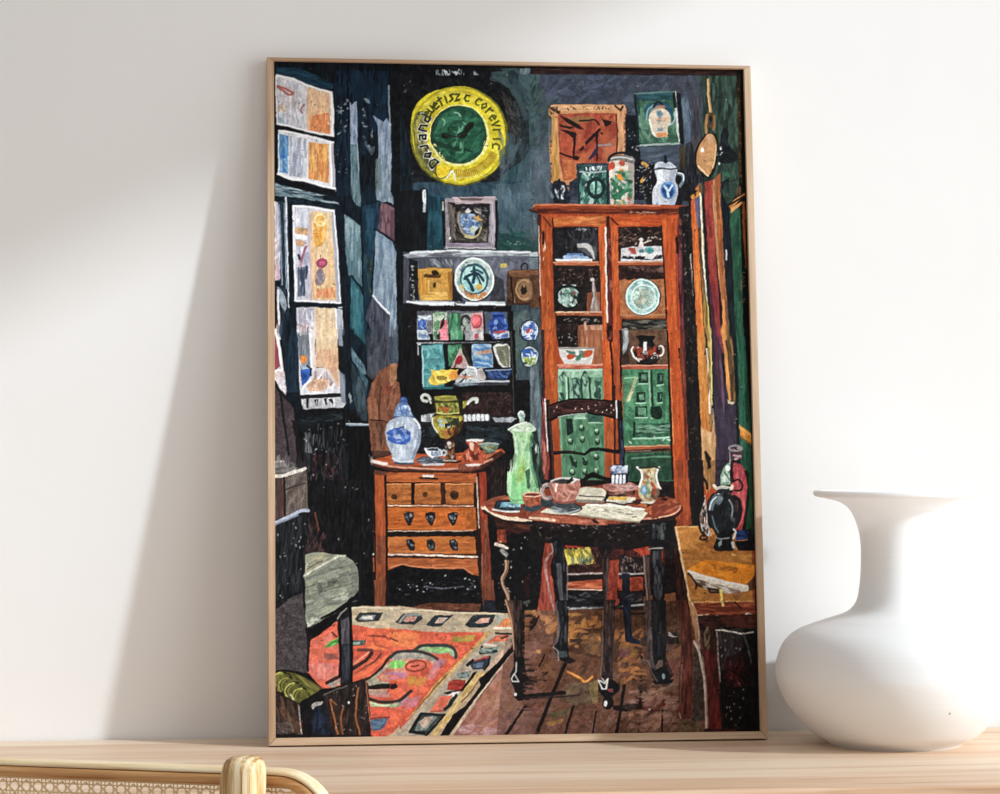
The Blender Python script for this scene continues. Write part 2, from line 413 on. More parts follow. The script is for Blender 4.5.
patch('52626e','552 500 580 515 606 510 604 540 590 560',a=.7)
patch('07090d','698 60 741 60 741 794 700 794',n=.5)
dashes('b8b8b0','395 500 470 500 470 790 395 790',10,2,.9,0,90,.5)
# ---------------------------------------------------------------- round sign
at(390,50)
oval('5a5212','368 458 262 264',n=.3)
patch('d9c51e','368 192 440 205 520 258 580 320 606 400 612 480 600 560 560 630 490 680 410 708 330 708 268 690 195 640 140 560 116 470 112 380 132 300 190 240 260 210',sm=1,n=.14)
dashes('e8d838 c4ac18 efe04a b59a14','368 205 520 260 600 400 605 500 540 640 400 700 260 680 150 560 125 400 150 300 260 215',170,14,4,40,90,.45)
patch('5d5a2c','135 340 190 330 180 420 190 500 240 590 250 660 190 620 150 540 132 440',sm=1,n=.25)
patch('77762f','118 400 135 400 150 540 230 660 200 645 140 560',sm=1,n=.2)
dashes('8a8a48 3a3a20 a8a468','135 350 185 340 180 430 245 600 240 640 180 580 140 460',40,8,3,70,30,.6)
ring('8f8a20',2,'365 452 252 256',t0=0,t1=360,a=.55)
ring('b8a838',2.6,'366 452 228 230',t0=170,t1=330,a=.5)
oval('ece38a','366 452 158 164',n=.1)
oval('1d2c20','362 452 150 158',n=.4)
patch('17442f','355 300 430 308 480 350 505 410 505 480 480 550 430 590 360 600 290 580 240 520 225 450 240 380 285 320',sm=1,n=.3)
dashes('1f5a3c 2c6b4a 123524 37795a 184a34','360 305 490 360 500 480 440 585 350 595 260 540 235 440 270 340',110,16,5,150,40,.55)
patch('0e2c22','236 480 300 500 400 520 440 540 340 530 250 510',sm=1,a=.8)
dashes('5c9c76 82b894 4a8a68','330 320 440 350 400 560 300 560',16,7,2,60,60,.6)
stroke('9cc4a8',1.4,'340 330 360 335 375 350',1,a=.8)
stroke('8ab89c',1.4,'278 365 290 380 285 400',1,a=.8)
ring('d8d47a',1.6,'364 452 150 156',t0=20,t1=160)
dashes('efeaa0 e8e4b0 d0c860','225 470 240 560 320 612 430 605 500 550 520 480 505 460 480 560 400 600 300 590',60,2.2,1.4,0,90,.8)
stroke('f0ecc0',1.6,'200 500 215 560 260 600',1)
patch('11180f','270 452 282 440 310 448 345 455 365 440 388 425 400 400 425 382 446 384 440 408 420 430 400 462 375 470 345 462 300 468 276 466',sm=1,n=.3)
stroke('44505a',1,'290 452 340 462 370 452',1,a=.6)
# lettering round the rim
def rim(glyphs, r, a0, a1, size, col, wd=1.9):
    for i, g in enumerate(glyphs):
        a = np.radians(a0+(a1-a0)*i/(len(glyphs)-1)); cx, cy = 366+r*np.cos(a), 452+r*np.sin(a)*1.02
        ux, uy = np.cos(a), np.sin(a); tx, ty = -uy, ux
        for st in g:
            stroke(col, wd, ' '.join('%.2f %.2f' % (cx-(y-.5)*size*ux*1.25+(x-.5)*size*tx*.85, cy-(y-.5)*size*uy*1.25+(x-.5)*size*ty*.85) for x, y in st), n=.2)
GL = dict(D=[[(0,0),(0,1),(.7,.9),(1,.5),(.7,.1),(0,0)]], o=[[(.5,.2),(.9,.5),(.5,1),(.1,.6),(.5,.2)]], j=[[(.6,.2),(.6,.9),(.1,1)]], a=[[(.1,.3),(.8,.3),(.8,1),(.2,.9),(.3,.6),(.8,.6)]],
 n=[[(.1,1),(.1,.2),(.8,.3),(.9,1)]], d=[[(.9,0),(.9,1),(.2,.9),(.2,.5),(.9,.5)]], e=[[(.1,.6),(.9,.5),(.6,.2),(.1,.5),(.3,1),(.9,.9)]], u=[[(.1,.2),(.2,.9),(.8,.9),(.9,.2)]], t=[[(.5,0),(.5,1)],[(.1,.3),(.9,.25)]],
 i=[[(.5,.2),(.5,1)]], s=[[(.9,.2),(.3,.3),(.7,.7),(.1,1)]], z=[[(.1,.2),(.9,.2),(.1,1),(.9,.9)]], c=[[(.9,.2),(.3,.2),(.1,.7),(.5,1),(.9,.9)]], r=[[(.2,.2),(.2,1)],[(.2,.4),(.9,.2)]], v=[[(.1,.2),(.5,1),(.9,.2)]])
rim([GL[c] for c in 'Dojand'],200,134,206,44,'c9c9b4',3.2)
rim([GL[c] for c in 'Dojand'],200,134,206,40,'0e0f0a',2.0)
rim([GL[c] for c in 'euetis'],203,213,258,36,'3c3f14')
rim([GL[c] for c in 'zc'],201,267,282,34,'3c3f14')
rim([GL[c] for c in 'corevric'],206,300,376,36,'55560f')
# hatched scale on the lower rim
for i in range(26):
    t = i/25; a = np.radians(97-t*70); r0, r1 = 182+6*t, 222+4*t
    stroke('8a5a1c', 1.0, '%f %f %f %f' % (366+r0*np.cos(a), 452+r0*np.sin(a), 366+r1*np.cos(a), 452+r1*np.sin(a)), a=.8)
patch('e0bd1c','242 610 300 620 328 632 310 655 270 680 250 670',n=.15)
stroke('55560f',1.5,'245 605 242 650 262 682 310 660 326 632',1)
stroke('d9dcb8',2,'300 672 322 650 330 640 340 660 345 690',1)
stroke('e8e6c0',1,'255 670 300 680 420 672 500 660',1,a=.4)
# ---------------------------------------------------------------- red picture, tins and jars on the cupboard
at(530,50)
patch('c98a58','100 300 130 286 500 290 512 320 500 540 480 640 410 700 200 790 112 700 100 500')
patch('c8945a>c0883c','98 320 145 320 150 560 158 680 118 700 106 500',n=.2,d='v')
patch('d7a070','110 290 500 292 505 318 150 328 120 322',n=.2,d='h')
patch('c88e62','462 320 512 320 498 545 470 545',n=.2,d='v')
dashes('6b3f24 8a5a30 3c2418','98 320 112 320 118 690 110 690',26,4,2.4,20,30,.8)
dashes('6b3f24 7a4a28','498 330 514 330 500 540 494 540',16,4,2,150,30,.8)
dashes('7a4a2c 4a2c1c','195 296 450 296 450 316 195 316',22,3,1.4,90,30,.8)
stroke('3a2014',1.2,'200 312 206 320',a=.9); stroke('3a2014',2,'100 300 150 330',a=.8); stroke('3a2014',2,'450 295 480 320 490 300')
dashes('3a2014','100 300 160 300 160 340 110 350',14,5,1.4,50,40,.8)
patch('a84630','148 340 300 332 460 336 466 430 460 560 420 640 350 690 180 690 158 600 150 450',n=.2)
dashes('b84f30 983222 a85636 c06a40 84291f b04a34','152 340 460 340 460 560 350 680 175 680',150,20,6,110,50,.5)
patch('bf4a30','160 420 225 440 230 580 170 560',n=.2,a=.7)
patch('c4703c','170 580 290 590 250 690 185 690',n=.2,a=.7)
patch('b86a4a','380 520 460 450 465 560 410 600',a=.6)
patch('8a6a3c','180 360 330 352 340 375 250 390 190 376',a=.7)
patch('20100e','152 345 200 360 260 395 292 425 250 415 200 388',n=.2)
patch('20100e','150 395 200 402 240 408 210 418 160 405',n=.2)
patch('20100e','155 418 200 425 246 440 242 480 236 575 226 575 228 470 200 445',n=.2)
oval('20100e','242 572 18 12'); stroke('20100e',2,'160 545 200 562 240 572',1)
patch('20100e','290 490 330 448 365 415 376 420 350 455 320 480 296 505')
patch('20100e','345 440 360 440 358 590 350 588 348 500'); patch('2a2440','305 580 345 520 360 505 358 540 320 580')
patch('20100e','255 530 285 505 288 520 270 535')
patch('20100e','372 350 385 365 408 372 434 376 426 395 400 408 390 385')
stroke('20100e',1.6,'262 375 310 372 345 370 368 396',1); oval('20100e','378 442 7 7')
stroke('8f8a92',2,'362 505 400 502 430 498',a=.8); stroke('5c2018',1.5,'455 345 462 440 460 540')
patch('0c1018','505 345 560 345 575 470 590 560 600 620 690 640 690 794 545 794 552 600 505 545',n=.5)
patch('455262','575 510 690 520 690 600 600 580 585 545',n=.3,d='h')
dashes('c8c8c0 8a8a86','505 400 560 400 580 600 690 640 640 794 560 794 560 600',40,2.2,1.1,0,90,.7)
patch('2b3140','245 600 420 600 420 794 200 794 210 700 246 680',n=.4)
patch('566674','0 560 60 560 110 720 90 794 0 794',n=.2,d='v')
dashes('6c7a86 465462','0 560 80 560 105 790 0 794',20,18,5,80,20,.6)
# small dark pot
patch('161c24','122 700 185 700 200 740 212 760 210 800 195 840 170 860 140 850 122 800',sm=1,n=.4)
stroke('5c707c',3,'88 735 100 748 118 780',1); oval('b8c4cc','90 732 6 8'); ring('2c3640',2.2,'198 745 18 25',t0=-90,t1=90)
patch('20262e','125 700 140 694 160 694 180 700 180 714 128 714'); stroke('0c0e12',3,'154 690 154 698')
dashes('c0d0dc 7c8c98 e4ecf0','130 715 185 715 185 790 135 790',16,5,1.4,80,20,.8)
# green tin
patch('2d5750','252 612 300 606 400 612 410 640 412 920 300 928 258 915 248 680',n=.4)
dashes('9cc0b0 4d8578 16302c d5e4da 6fa594 1c3c36','255 640 405 640 410 915 262 915',120,8,2.6,90,40,.75)
patch('20303a','280 615 385 610 378 642 290 645',n=.3); dashes('e4ecec a4b4b8','285 618 380 612 375 640 290 640',16,5,1.8,100,15,.9)
stroke('9cb0b0',1.6,'252 640 320 650 405 640',1); oval('7fb0a0','348 728 34 36',n=.4)
ring('14282a',3.6,'348 730 42 48'); stroke('1e3a36',2.4,'348 690 348 770'); stroke('14282a',2,'255 620 262 910'); stroke('14282a',2,'408 630 412 900')
# flowered jar
patch('d5cabc','420 580 480 568 545 580 552 640 550 800 540 920 430 920 424 800 418 640',n=.12)
patch('9a8a80','520 590 552 600 550 900 520 900',d='v',a=.7)
patch('6e6a64','418 572 470 556 540 562 566 590 540 600 470 585 425 590',n=.3); stroke('14161a',2.6,'415 585 430 560 480 545 540 552 562 575 560 590',1); stroke('c8c4bc',1.4,'430 575 480 568 540 578',1)
oval('c8442c','433 612 18 20',n=.2); oval('cc5236','488 600 16 16'); oval('d4453a','420 625 10 16',a=.8)
patch('dd8a2e','455 672 470 640 482 628 500 640 512 670 490 690 465 688',n=.2)
dashes('2f6b4c 4a8a62 1f5038 6ea080','425 640 545 640 540 794 425 794',44,9,2.6,50,60,.85)
patch('2f6f50','432 705 470 715 500 738 530 730 544 745 500 760 470 790 440 770 470 745',sm=1,n=.2)
dashes('e8a040 c85838','440 780 540 780 540 915 436 915',14,5,3,50,60,.7); dashes('4a8a78 22504a','430 790 545 790 535 915 435 915',20,8,2.6,60,50,.7)
stroke('c8923c',3.4,'598 600 618 612 625 640 610 670 590 695',1); stroke('6a4418',1.2,'606 610 616 640 600 680',1)
# framed jug picture at right
at(640,50)
patch('1c3f42','-27 228 185 222 190 240 212 494 -8 505 -14 500',n=.25)
patch('224a52','-24 232 182 228 182 260 -24 262',n=.3,d='h'); patch('355e48','0 270 180 265 200 490 6 495',n=.3)
patch('3a5c48','-22 270 -10 262 0 490 -4 498',n=.3,a=.7)
dashes('5c8a6a 2c4c3c 7a9c84 46705a','-20 262 180 262 198 488 -6 492',80,12,4,80,40,.5)
patch('1c4a62','30 300 60 285 100 270 150 285 172 330 160 350 130 300 60 310 40 360 26 345',sm=1,n=.2)
stroke('7a9aa8',2,'34 370 40 320 75 290',1); stroke('a0b8c0',1.4,'180 330 182 375 160 395',1)
patch('d2c0a8','50 345 70 318 105 305 140 318 160 345 163 385 148 410 145 450 120 462 85 462 62 440 58 405 48 375',sm=1,n=.1)
stroke('f0eada',1.6,'50 370 62 420 75 450',1); patch('d98a50','85 440 140 436 145 460 90 462',n=.2); patch('d89a78','80 360 140 355 145 375 85 385',a=.7,n=.2)
dashes('5c8090 7a9aa4','85 325 120 325 120 430 88 430',10,5,2.4,60,50,.7); patch('4c7888','90 325 112 322 112 345 92 345',a=.8)
stroke('151a1a',2,'70 300 95 275 120 290 140 310',1); oval('1a1c1a','98 276 8 6'); patch('b08068','80 296 130 290 140 305 75 315',a=.8)
stroke('c4c8c0',2.4,'184 224 190 320 200 430 212 492'); stroke('98a8a0',2,'-10 505 60 502 212 494'); stroke('0c1416',3,'178 226 182 260 186 300')
stroke('587a74',1.6,'-27 232 60 226 180 222'); stroke('0f2022',2.4,'-27 240 -14 400 -8 500')
patch('0b0d10','192 228 215 230 235 490 225 505 210 494',n=.4); patch('3f4c5a','215 245 250 240 275 330 270 480 235 500 225 330',n=.3,d='v')
dashes('56667a 6c7c8c','218 250 250 245 270 340 262 470 240 480',20,16,3,85,12,.6)
patch('424b5a','0 520 200 505 210 590 160 620 120 570 60 590 0 580',n=.2,d='h')
dashes('5a6878 38424e','5 520 200 510 205 580 60 585',22,16,4,170,10,.5)
patch('38301f','208 510 240 508 242 610 225 690 210 640',n=.4,d='v'); patch('1f2026','240 500 290 480 300 620 330 690 280 740 240 720',n=.5,d='v')
patch('3c3a44','280 250 320 240 330 500 290 560 270 480',n=.3,d='v'); patch('54463e','290 480 320 450 300 570 320 650 300 660',a=.6)
# white jug
patch('0c0e12','60 600 20 640 30 800 70 910 200 910 250 700 235 640',n=.4,a=.9)
dashes('c8c8c0','10 600 70 590 60 790 5 790',20,2.4,1.2,0,90,.6)
patch('c4c8d0','80 605 110 592 150 592 190 618 196 640 185 690 200 730 195 790 175 840 160 900 110 900 75 860 64 780 72 730 90 690 75 640',sm=1,n=.1)
patch('9098a6','160 640 190 640 182 690 196 740 190 800 165 860 150 800 150 700',a=.6,sm=1); patch('e4e6ea','95 640 120 640 115 700 90 720 84 780 76 760 90 690',a=.8,sm=1)
stroke('2c3238',1.6,'75 632 120 625 165 632 200 626'); patch('a8b0b8','100 605 150 596 175 612 120 622'); stroke('14161a',3.4,'134 565 136 592'); oval('14161a','135 590 14 7')
stroke('6c7884',3,'200 655 222 660 228 690 212 720',1); stroke('e0e4e8',1.2,'200 652 224 656 230 690',1)
oval('5a88c0','148 742 40 46',n=.2); oval('1f4a86','148 745 30 36',n=.3); stroke('b8d0e8',2.4,'130 720 146 745 150 775',1); stroke('c8dcf0',2,'170 715 155 745',1)
dashes('9ab8d8 2c5894','80 800 180 800 160 890 110 890',14,5,2,60,50,.6)
# hanging spoon
stroke('b08250',2.6,'360 155 362 210 366 270 376 336',1); stroke('d8b078',1.2,'358 160 360 250 370 330',1)
ring('5c3820',2.4,'374 370 18 34'); stroke('a07848',2.4,'355 345 348 400 350 440'); stroke('8a6038',2.2,'392 350 396 400 388 420'); oval('1a0f0a','374 366 9 16')
patch('120e0c','345 450 395 440 412 480 410 580 385 660 355 680 310 640 290 590 295 520',sm=1,n=.4)
patch('bd8450','365 443 390 455 402 490 400 560 385 620 362 668 330 650 304 615 298 570 312 510 340 465',sm=1,n=.14)
patch('cf9a66','330 500 380 470 392 520 380 600 350 640 320 610 312 560',sm=1,a=.5); stroke('dcb284',1.4,'399 500 398 560 384 622',1); patch('c4a080','352 450 385 452 390 480 362 500',a=.7); oval('fff4e0','330 530 9 14'); stroke('e8cca0',1.4,'310 612 335 645 362 668',1)
# darks at the right
patch('10161a','430 440 460 410 470 500 510 550 505 590 440 600 415 560',sm=1,n=.5); patch('2c5a44','420 640 470 645 490 678 450 668',n=.2); oval('c8d8cc','418 602 6 8')
patch('1c2824','415 220 440 225 440 280 418 290',a=.8,n=.3); dashes('f0f0e8','400 520 440 500 440 600 410 600',8,2,1.2,0,90,.7)
patch('3a2a12','514 120 532 120 540 700 524 720',n=.4,d='v'); dashes('8a5c24 5c3a18','516 200 532 200 538 700 526 700',26,3,2,0,20,.6)
patch('070506','532 105 552 105 560 794 540 794',n=.4); patch('100c0c','505 100 534 104 524 140 508 140',a=.7)
patch('d88a34>d8602a','264 800 268 770 318 705 328 800'); patch('14100f','228 800 250 700 268 740 262 800',n=.4); patch('a8382c','336 800 342 700 384 688 398 800',n=.2,d='v'); patch('c07a50','384 690 396 684 410 800 398 800'); patch('a0502a','396 680 424 650 430 800 408 800',n=.2,d='v'); patch('101a22','426 700 470 680 476 800 430 800',n=.3); patch('2c4236','470 690 520 680 520 740 478 790',n=.3)
at(0,0,1)
dashes('3c5058 4a5e68 344850 56686e','498 128 550 150 548 215 506 215 500 190',70,18,5,100,25,.5); dashes('48545e 55626c 3c4852','530 118 552 118 550 205 532 205',30,18,5,88,12,.5)
# ---------------------------------------------------------------- window, lower left; mouldings
at(260,190)
patch('07121c','75 30 741 30 741 794 75 794',n=.4,d='v')
patch('54707c','80 5 140 20 300 45 420 70 420 90 300 72 80 30',d='h',n=.5,a=.8)
dashes('94a6ae 5f7884 aebcc0 2c3c48','80 2 240 20 420 60 410 80 240 60 80 28',40,18,1.4,10,8,.8)
patch('0c1a24','76 30 200 40 420 80 430 110 380 110 200 80 76 60',n=.5)
patch('b9b8c4','76 60 104 70 108 470 78 480',d='v',n=.2); dashes('d4d0d8 a8a0b0 c48fa0 dcd8dc','78 200 106 200 106 470 78 470',26,10,2,100,30,.7); patch('c8a8b8','78 400 106 380 104 480 78 470',a=.5)
patch('2c3c4e|10202e','96 60 136 66 140 540 150 794 108 794 112 600 108 300',d='v',n=.4)
stroke('8090a0',1.4,'100 80 110 300 118 500'); stroke('c8d0d8',2,'138 40 140 200 146 360 150 500 154 620',n=.2); stroke('8a98a6',1.2,'128 70 136 300 140 520')
patch('0a1420','146 60 180 60 186 330 196 620 200 794 160 794 152 500',n=.5,d='v')
patch('16242e','76 470 100 520 140 590 158 660 150 700 110 600 76 540',n=.4); patch('8c98a4','94 510 120 540 140 600 130 640 108 600 94 550',sm=1,n=.2); stroke('d8d8dc',2.2,'96 530 98 640 104 794'); patch('a84848|84404a','78 690 96 690 100 794 78 794',n=.2,a=.7); patch('201c24','76 620 88 630 90 720 78 740',a=.8)
patch('d2ccd2','172 78 260 86 394 108 402 220 428 598 300 594 186 590 176 320')
patch('bfc0cc','178 90 262 100 262 340 262 585 190 580 178 330',d='v',n=.15)
dashes('dadae2 a4a6b6 c8c8d4 ece8ec','178 95 262 100 262 580 190 580',60,16,2,88,6,.7)
patch('c89a6c','182 196 255 206 254 240 184 232',n=.2); patch('c09470','188 262 240 270 236 298 190 296',n=.2); patch('f0ecec','185 232 250 240 248 262 185 258',n=.1)
dashes('3a4458 28324a 4c566c','196 410 256 400 252 560 200 565',14,26,2,89,3,.85); stroke('2a3040',2.6,'206 345 212 365',1); stroke('9c5a78',2.6,'244 300 226 350 218 380'); stroke('b88a9c',2,'212 380 220 400 210 396',1); stroke('8a8ea8',5,'250 340 240 390',a=.6)
patch('c8a8b4','258 130 275 120 280 590 264 590',n=.15,d='v',a=.8)
patch('e4c294>dcae7e','268 112 376 118 392 330 406 584 274 580 268 300',d='v',n=.14)
dashes('f0d8ac e8b87c d8b090 ecc890 f0d0a0','270 115 376 120 404 580 276 580',90,18,2.4,88,8,.55)
patch('e8a44a','300 140 330 132 350 160 352 220 340 270 320 300 290 290 282 230 286 170',sm=1,n=.2); dashes('f0b850 e08f34 f4c878','295 150 345 150 348 270 300 290',30,12,2.6,85,12,.7); ring('ecd490',2.4,'320 160 28 30'); oval('f0e0a8','330 170 12 10',a=.6)
patch('b8506c','302 372 330 358 354 370 350 398 325 418 302 405',sm=1,n=.2); ring('984058',1.8,'328 388 22 18'); patch('9c8488','300 430 320 412 340 440 344 480 325 500 300 505 290 470',sm=1,n=.25); patch('7c7c90','312 440 330 430 336 480 318 490',a=.6)
dashes('d8784a e08a58','302 520 395 515 400 570 300 572',20,10,2,88,8,.7); patch('c89aa0','290 340 300 330 296 440 288 440',a=.5)
patch('a4a8b8','378 115 396 115 428 596 408 592',d='v'); stroke('e8e8ee',1.6,'392 120 410 330 424 590'); stroke('f4f2f4',2.2,'176 84 260 90 394 110',1); stroke('eeeef2',1.8,'186 586 300 592 426 598'); stroke('f0eef0',2.4,'176 90 182 330 190 585',a=.8)
patch('07101a','150 596 300 600 440 602 440 626 300 620 160 622',n=.4); stroke('c4ccd4',1.4,'415 620 438 625',a=.8)
patch('ccc6c6','192 622 290 620 420 628 440 640 445 794 196 794')
patch('b4b4c0','194 625 285 622 282 700 196 720',d='v',n=.2); dashes('e0dce4 9c9cae c4aeb4','196 625 285 625 284 720 198 740',30,10,2.6,88,6,.8)
patch('dfc6a2','288 622 404 628 412 794 296 794',d='v',n=.14); dashes('efdcb8 d8b088 e4c494 cca888','288 626 404 630 412 794 296 794',50,18,2.6,89,6,.55); patch('b0b4c0','404 628 430 636 440 794 412 794',d='v'); stroke('e8e8ee',1.6,'400 630 410 794')
patch('7c8894','200 755 262 745 285 760 285 794 202 794',n=.2); stroke('eae6e8',3,'205 745 275 738 286 760 288 794'); stroke('b07878',1.4,'196 712 285 735',a=.8)
patch('08131e>0a1620','432 80 470 70 545 230 560 794 445 794 425 500 410 250 395 100',n=.4,d='v')
# blue-grey shutters
patch('64808a>4c6e78','446 128 470 140 530 190 536 330 540 530 500 480 470 450 452 330',n=.2,d='v'); dashes('86a0a6 4a6872 96aab0 5c7a84','450 135 530 195 538 520 470 450',40,24,3,91,4,.6)
stroke('10202a',2.6,'484 455 510 490 545 530',1); patch('1f5560>2a6670','478 460 520 510 545 560 552 794 476 794 480 600',n=.25,d='v'); dashes('3a7680 184650 2f5f6c 4c8088','482 480 545 560 550 794 480 794',40,24,3,92,5,.6)
patch('0b1e2c','480 0 620 0 625 260 550 260 535 100 500 80',n=.3,d='v'); patch('50686e','484 0 530 0 534 90 510 80 490 50',n=.25,d='v'); dashes('7c9496 34505a','484 0 530 0 534 90 500 70',14,12,2.6,88,8,.6)
patch('143246>102838','540 90 632 60 628 220 600 330 585 560 560 794 550 794 546 300',n=.3,d='v'); dashes('1e4258 0d2030 264c5e','545 100 628 100 605 320 575 600 552 600',50,22,3.4,90,8,.6)
patch('7c8d9c','612 0 704 0 706 80 680 60 650 65 616 50',n=.2,d='v'); dashes('9aaab4 5c7080','615 0 704 0 704 70 640 60',18,10,2.4,90,6,.6)
patch('5c3c48>6a4a54','636 62 712 92 712 270 690 265 628 210',n=.25,d='v'); dashes('7c5660 48303e 8a6a70','636 66 710 95 710 262 632 210',34,16,2.6,91,5,.6); stroke('0c0f16',3,'608 212 650 235 700 268',1)
patch('74899a>7a8c9c','612 215 660 245 700 272 716 320 722 520 724 790 690 660 640 600 596 556 606 400',n=.2,d='v'); dashes('8fa0b0 5f7488 9cacba 6a8096','612 220 700 275 722 500 722 760 690 650 605 560',90,26,3,90,4,.55)
patch('3c4150>484c5a','596 560 640 610 690 662 698 794 550 794 566 640',n=.25,d='v'); dashes('565c6a 2e323e 60647a 4a4650','590 565 690 665 696 794 560 794',60,18,2.4,90,5,.6)
stroke('c4ccd4',2.2,'598 560 640 610 688 655'); dashes('dfe4e8','598 556 640 600 690 650 690 665 640 615 596 568',22,4,1.1,20,15,.9); stroke('aab4c0',1.4,'690 665 700 794',a=.7)
dashes('2c3418 3c4424 20281a','560 350 595 340 590 560 565 560',22,9,2,95,30,.5)
patch('070a10','714 0 741 0 741 794 728 794 716 400',n=.4)
# ---------------------------------------------------------------- small framed jug, plates shelf
at(390,190)
patch('07090d','0 0 90 0 80 330 60 794 30 794 40 500 26 260 30 60',n=.4,d='v'); patch('5a3c46','0 100 24 108 22 262 0 255',d='v',n=.2); patch('76889a','0 265 14 275 32 330 36 790 0 794',d='v',n=.2); dashes('95a6b4 5e7286','0 275 28 330 32 780 0 780',26,20,2.4,90,5,.6)
patch('0c1015','80 0 200 0 190 330 80 330',n=.4,d='v'); patch('1a4656>12333c','200 20 285 40 288 314 196 318',n=.3,d='v'); dashes('24586a 0f2a36 1c4a58','205 30 285 40 285 312 200 312',40,18,4,80,15,.6)
patch('25424e>1f3a3a','570 30 741 0 741 324 566 320',n=.25); dashes('44606a 52686e 30505a 5e7278','560 -30 741 -40 741 240 575 240',60,22,5,70,25,.55); dashes('1f4a46 2c5852 163a38','575 230 741 220 741 320 570 318',34,18,4,20,20,.7); dashes('c4ccc8','600 270 741 260 741 290 620 290',12,2.4,1,0,50,.4)
patch('5c7080>34505c','540 0 741 0 741 200 580 200',n=.25,a=.6,d='v')
stroke('10141a',5,'180 0 178 100'); stroke('b4bcc0',3,'182 4 184 60 180 110',n=.3); stroke('e4e8ea',1.2,'176 10 176 60')
patch('8a8288','290 44 420 38 540 36 566 44 560 180 556 308 420 304 290 300 284 160',n=.2)
patch('1c1a1c','304 66 530 66 520 290 320 286',n=.3); patch('b4a0a4','330 38 560 34 540 74 520 70 345 74',n=.2,d='h'); patch('4c3c40','360 42 500 42 480 56 380 56',a=.8,n=.2); patch('a49aa4','540 66 564 50 556 300 528 270',n=.2,d='v'); patch('8c7f90','296 280 420 282 520 276 556 306 420 300 292 300',n=.2,d='h')
patch('6a5e58','304 70 330 80 360 250 322 280',n=.3,d='v',a=.8); patch('383430','330 200 520 200 520 276 330 272',n=.3); dashes('7c7068 544a44 9a8c7c','330 90 515 90 515 270 330 265',50,8,2,60,60,.5)
dashes('d4d0cc a0a0a0','370 90 520 90 510 160 380 150',20,4,1.2,20,40,.6)
patch('566a84','362 150 380 130 400 120 440 130 470 150 480 190 460 230 430 246 390 240 366 200',sm=1,n=.3); dashes('7c9cc4 c4ccd4 3a5480 a4b4cc 5c7cac','365 130 450 125 475 190 440 240 380 220',50,7,2.4,40,60,.8)
patch('c8c4bc','398 110 412 92 428 110 420 122 402 122',n=.2); stroke('9a8c74',2,'365 120 360 160 380 220 400 240',1); patch('1a1412','345 190 360 220 385 236 352 226',sm=1); stroke('b4a878',3,'478 200 470 225 440 248 400 244',1); patch('1a1412','450 220 478 195 470 230 448 246'); patch('c8963c','452 150 466 132 478 150 466 168'); stroke('d4a04c',1.6,'446 142 482 158'); patch('bcc4a0','420 200 450 190 455 215 425 225',a=.8)
patch('c4c8cc','300 290 306 320 285 310',a=.6); stroke('d0c8c8',1.6,'300 306 420 306 556 310',a=.8); stroke('0c0e10',3,'280 60 286 190 288 290'); stroke('0c0e10',2.4,'562 60 566 200 560 300'); oval('e8e4e4','318 255 6 9')
dashes('c4c0b0','275 60 285 60 284 110 275 110',4,6,1.4,90,10,.8)
# shelf board and back
patch('484c56','70 330 741 325 741 600 70 600',n=.2,d='v'); patch('9ba0a8','70 346 130 322 340 318 741 325 741 350 340 352 200 352 90 360',n=.2,d='h'); stroke('d4d8dc',2.4,'110 332 340 322 741 330'); dashes('787c84 c4c8ce 54585e','75 345 340 325 741 328 741 350 90 358',50,14,1.6,0,8,.6); patch('3c3e44','300 322 345 352 250 352 180 350',a=.5)
patch('5c5f6c','340 355 741 352 741 590 340 590',n=.2); dashes('6e7280 4c4f5c 7c7f8c','345 358 741 355 620 590 345 590',70,18,4,100,40,.5); dashes('80858c a4a8ac','200 365 340 365 330 410 220 410',20,9,1.6,60,20,.6); patch('1a1b20','100 360 150 380 148 590 100 590',n=.4); dashes('ccccc4','105 400 140 400 140 590 105 590',16,3,1.2,60,60,.7)
patch('26262a','540 440 600 480 612 590 530 590',n=.3,a=.7); dashes('c0a83c d8c050','585 390 618 385 618 412 585 412',6,5,2.4,20,40,.8)
# ochre box
patch('b9822e','148 420 200 412 325 416 336 440 338 575 320 585 160 584 150 540',n=.14); patch('d0993f','150 418 330 416 326 440 160 440',n=.2,d='h'); patch('d29a3c>b87a28','152 440 190 440 195 570 160 580',n=.2,d='v'); patch('c48a34','190 440 306 446 306 560 195 555',n=.15); patch('c29040','200 470 300 470 300 545 200 545',n=.2,a=.6); patch('dba84c','160 555 306 556 310 582 160 583',n=.2,d='h'); patch('8a5a24','305 430 336 430 338 575 318 580',n=.25,d='v',a=.8)
patch('3c2410','182 446 270 448 268 464 180 462',n=.4); patch('2a1a0c','220 432 240 424 258 440 250 450 226 446',sm=1); oval('3c2410','236 504 8 16'); stroke('dcae60',2,'250 550 300 552'); stroke('e4b45c',1.6,'205 480 205 545 300 546'); dashes('6a4420','180 446 270 446 270 466 180 466',10,4,1.2,80,20,.8)
patch('0c0d10','330 430 350 470 360 520 390 590 330 590',n=.3,a=.8)
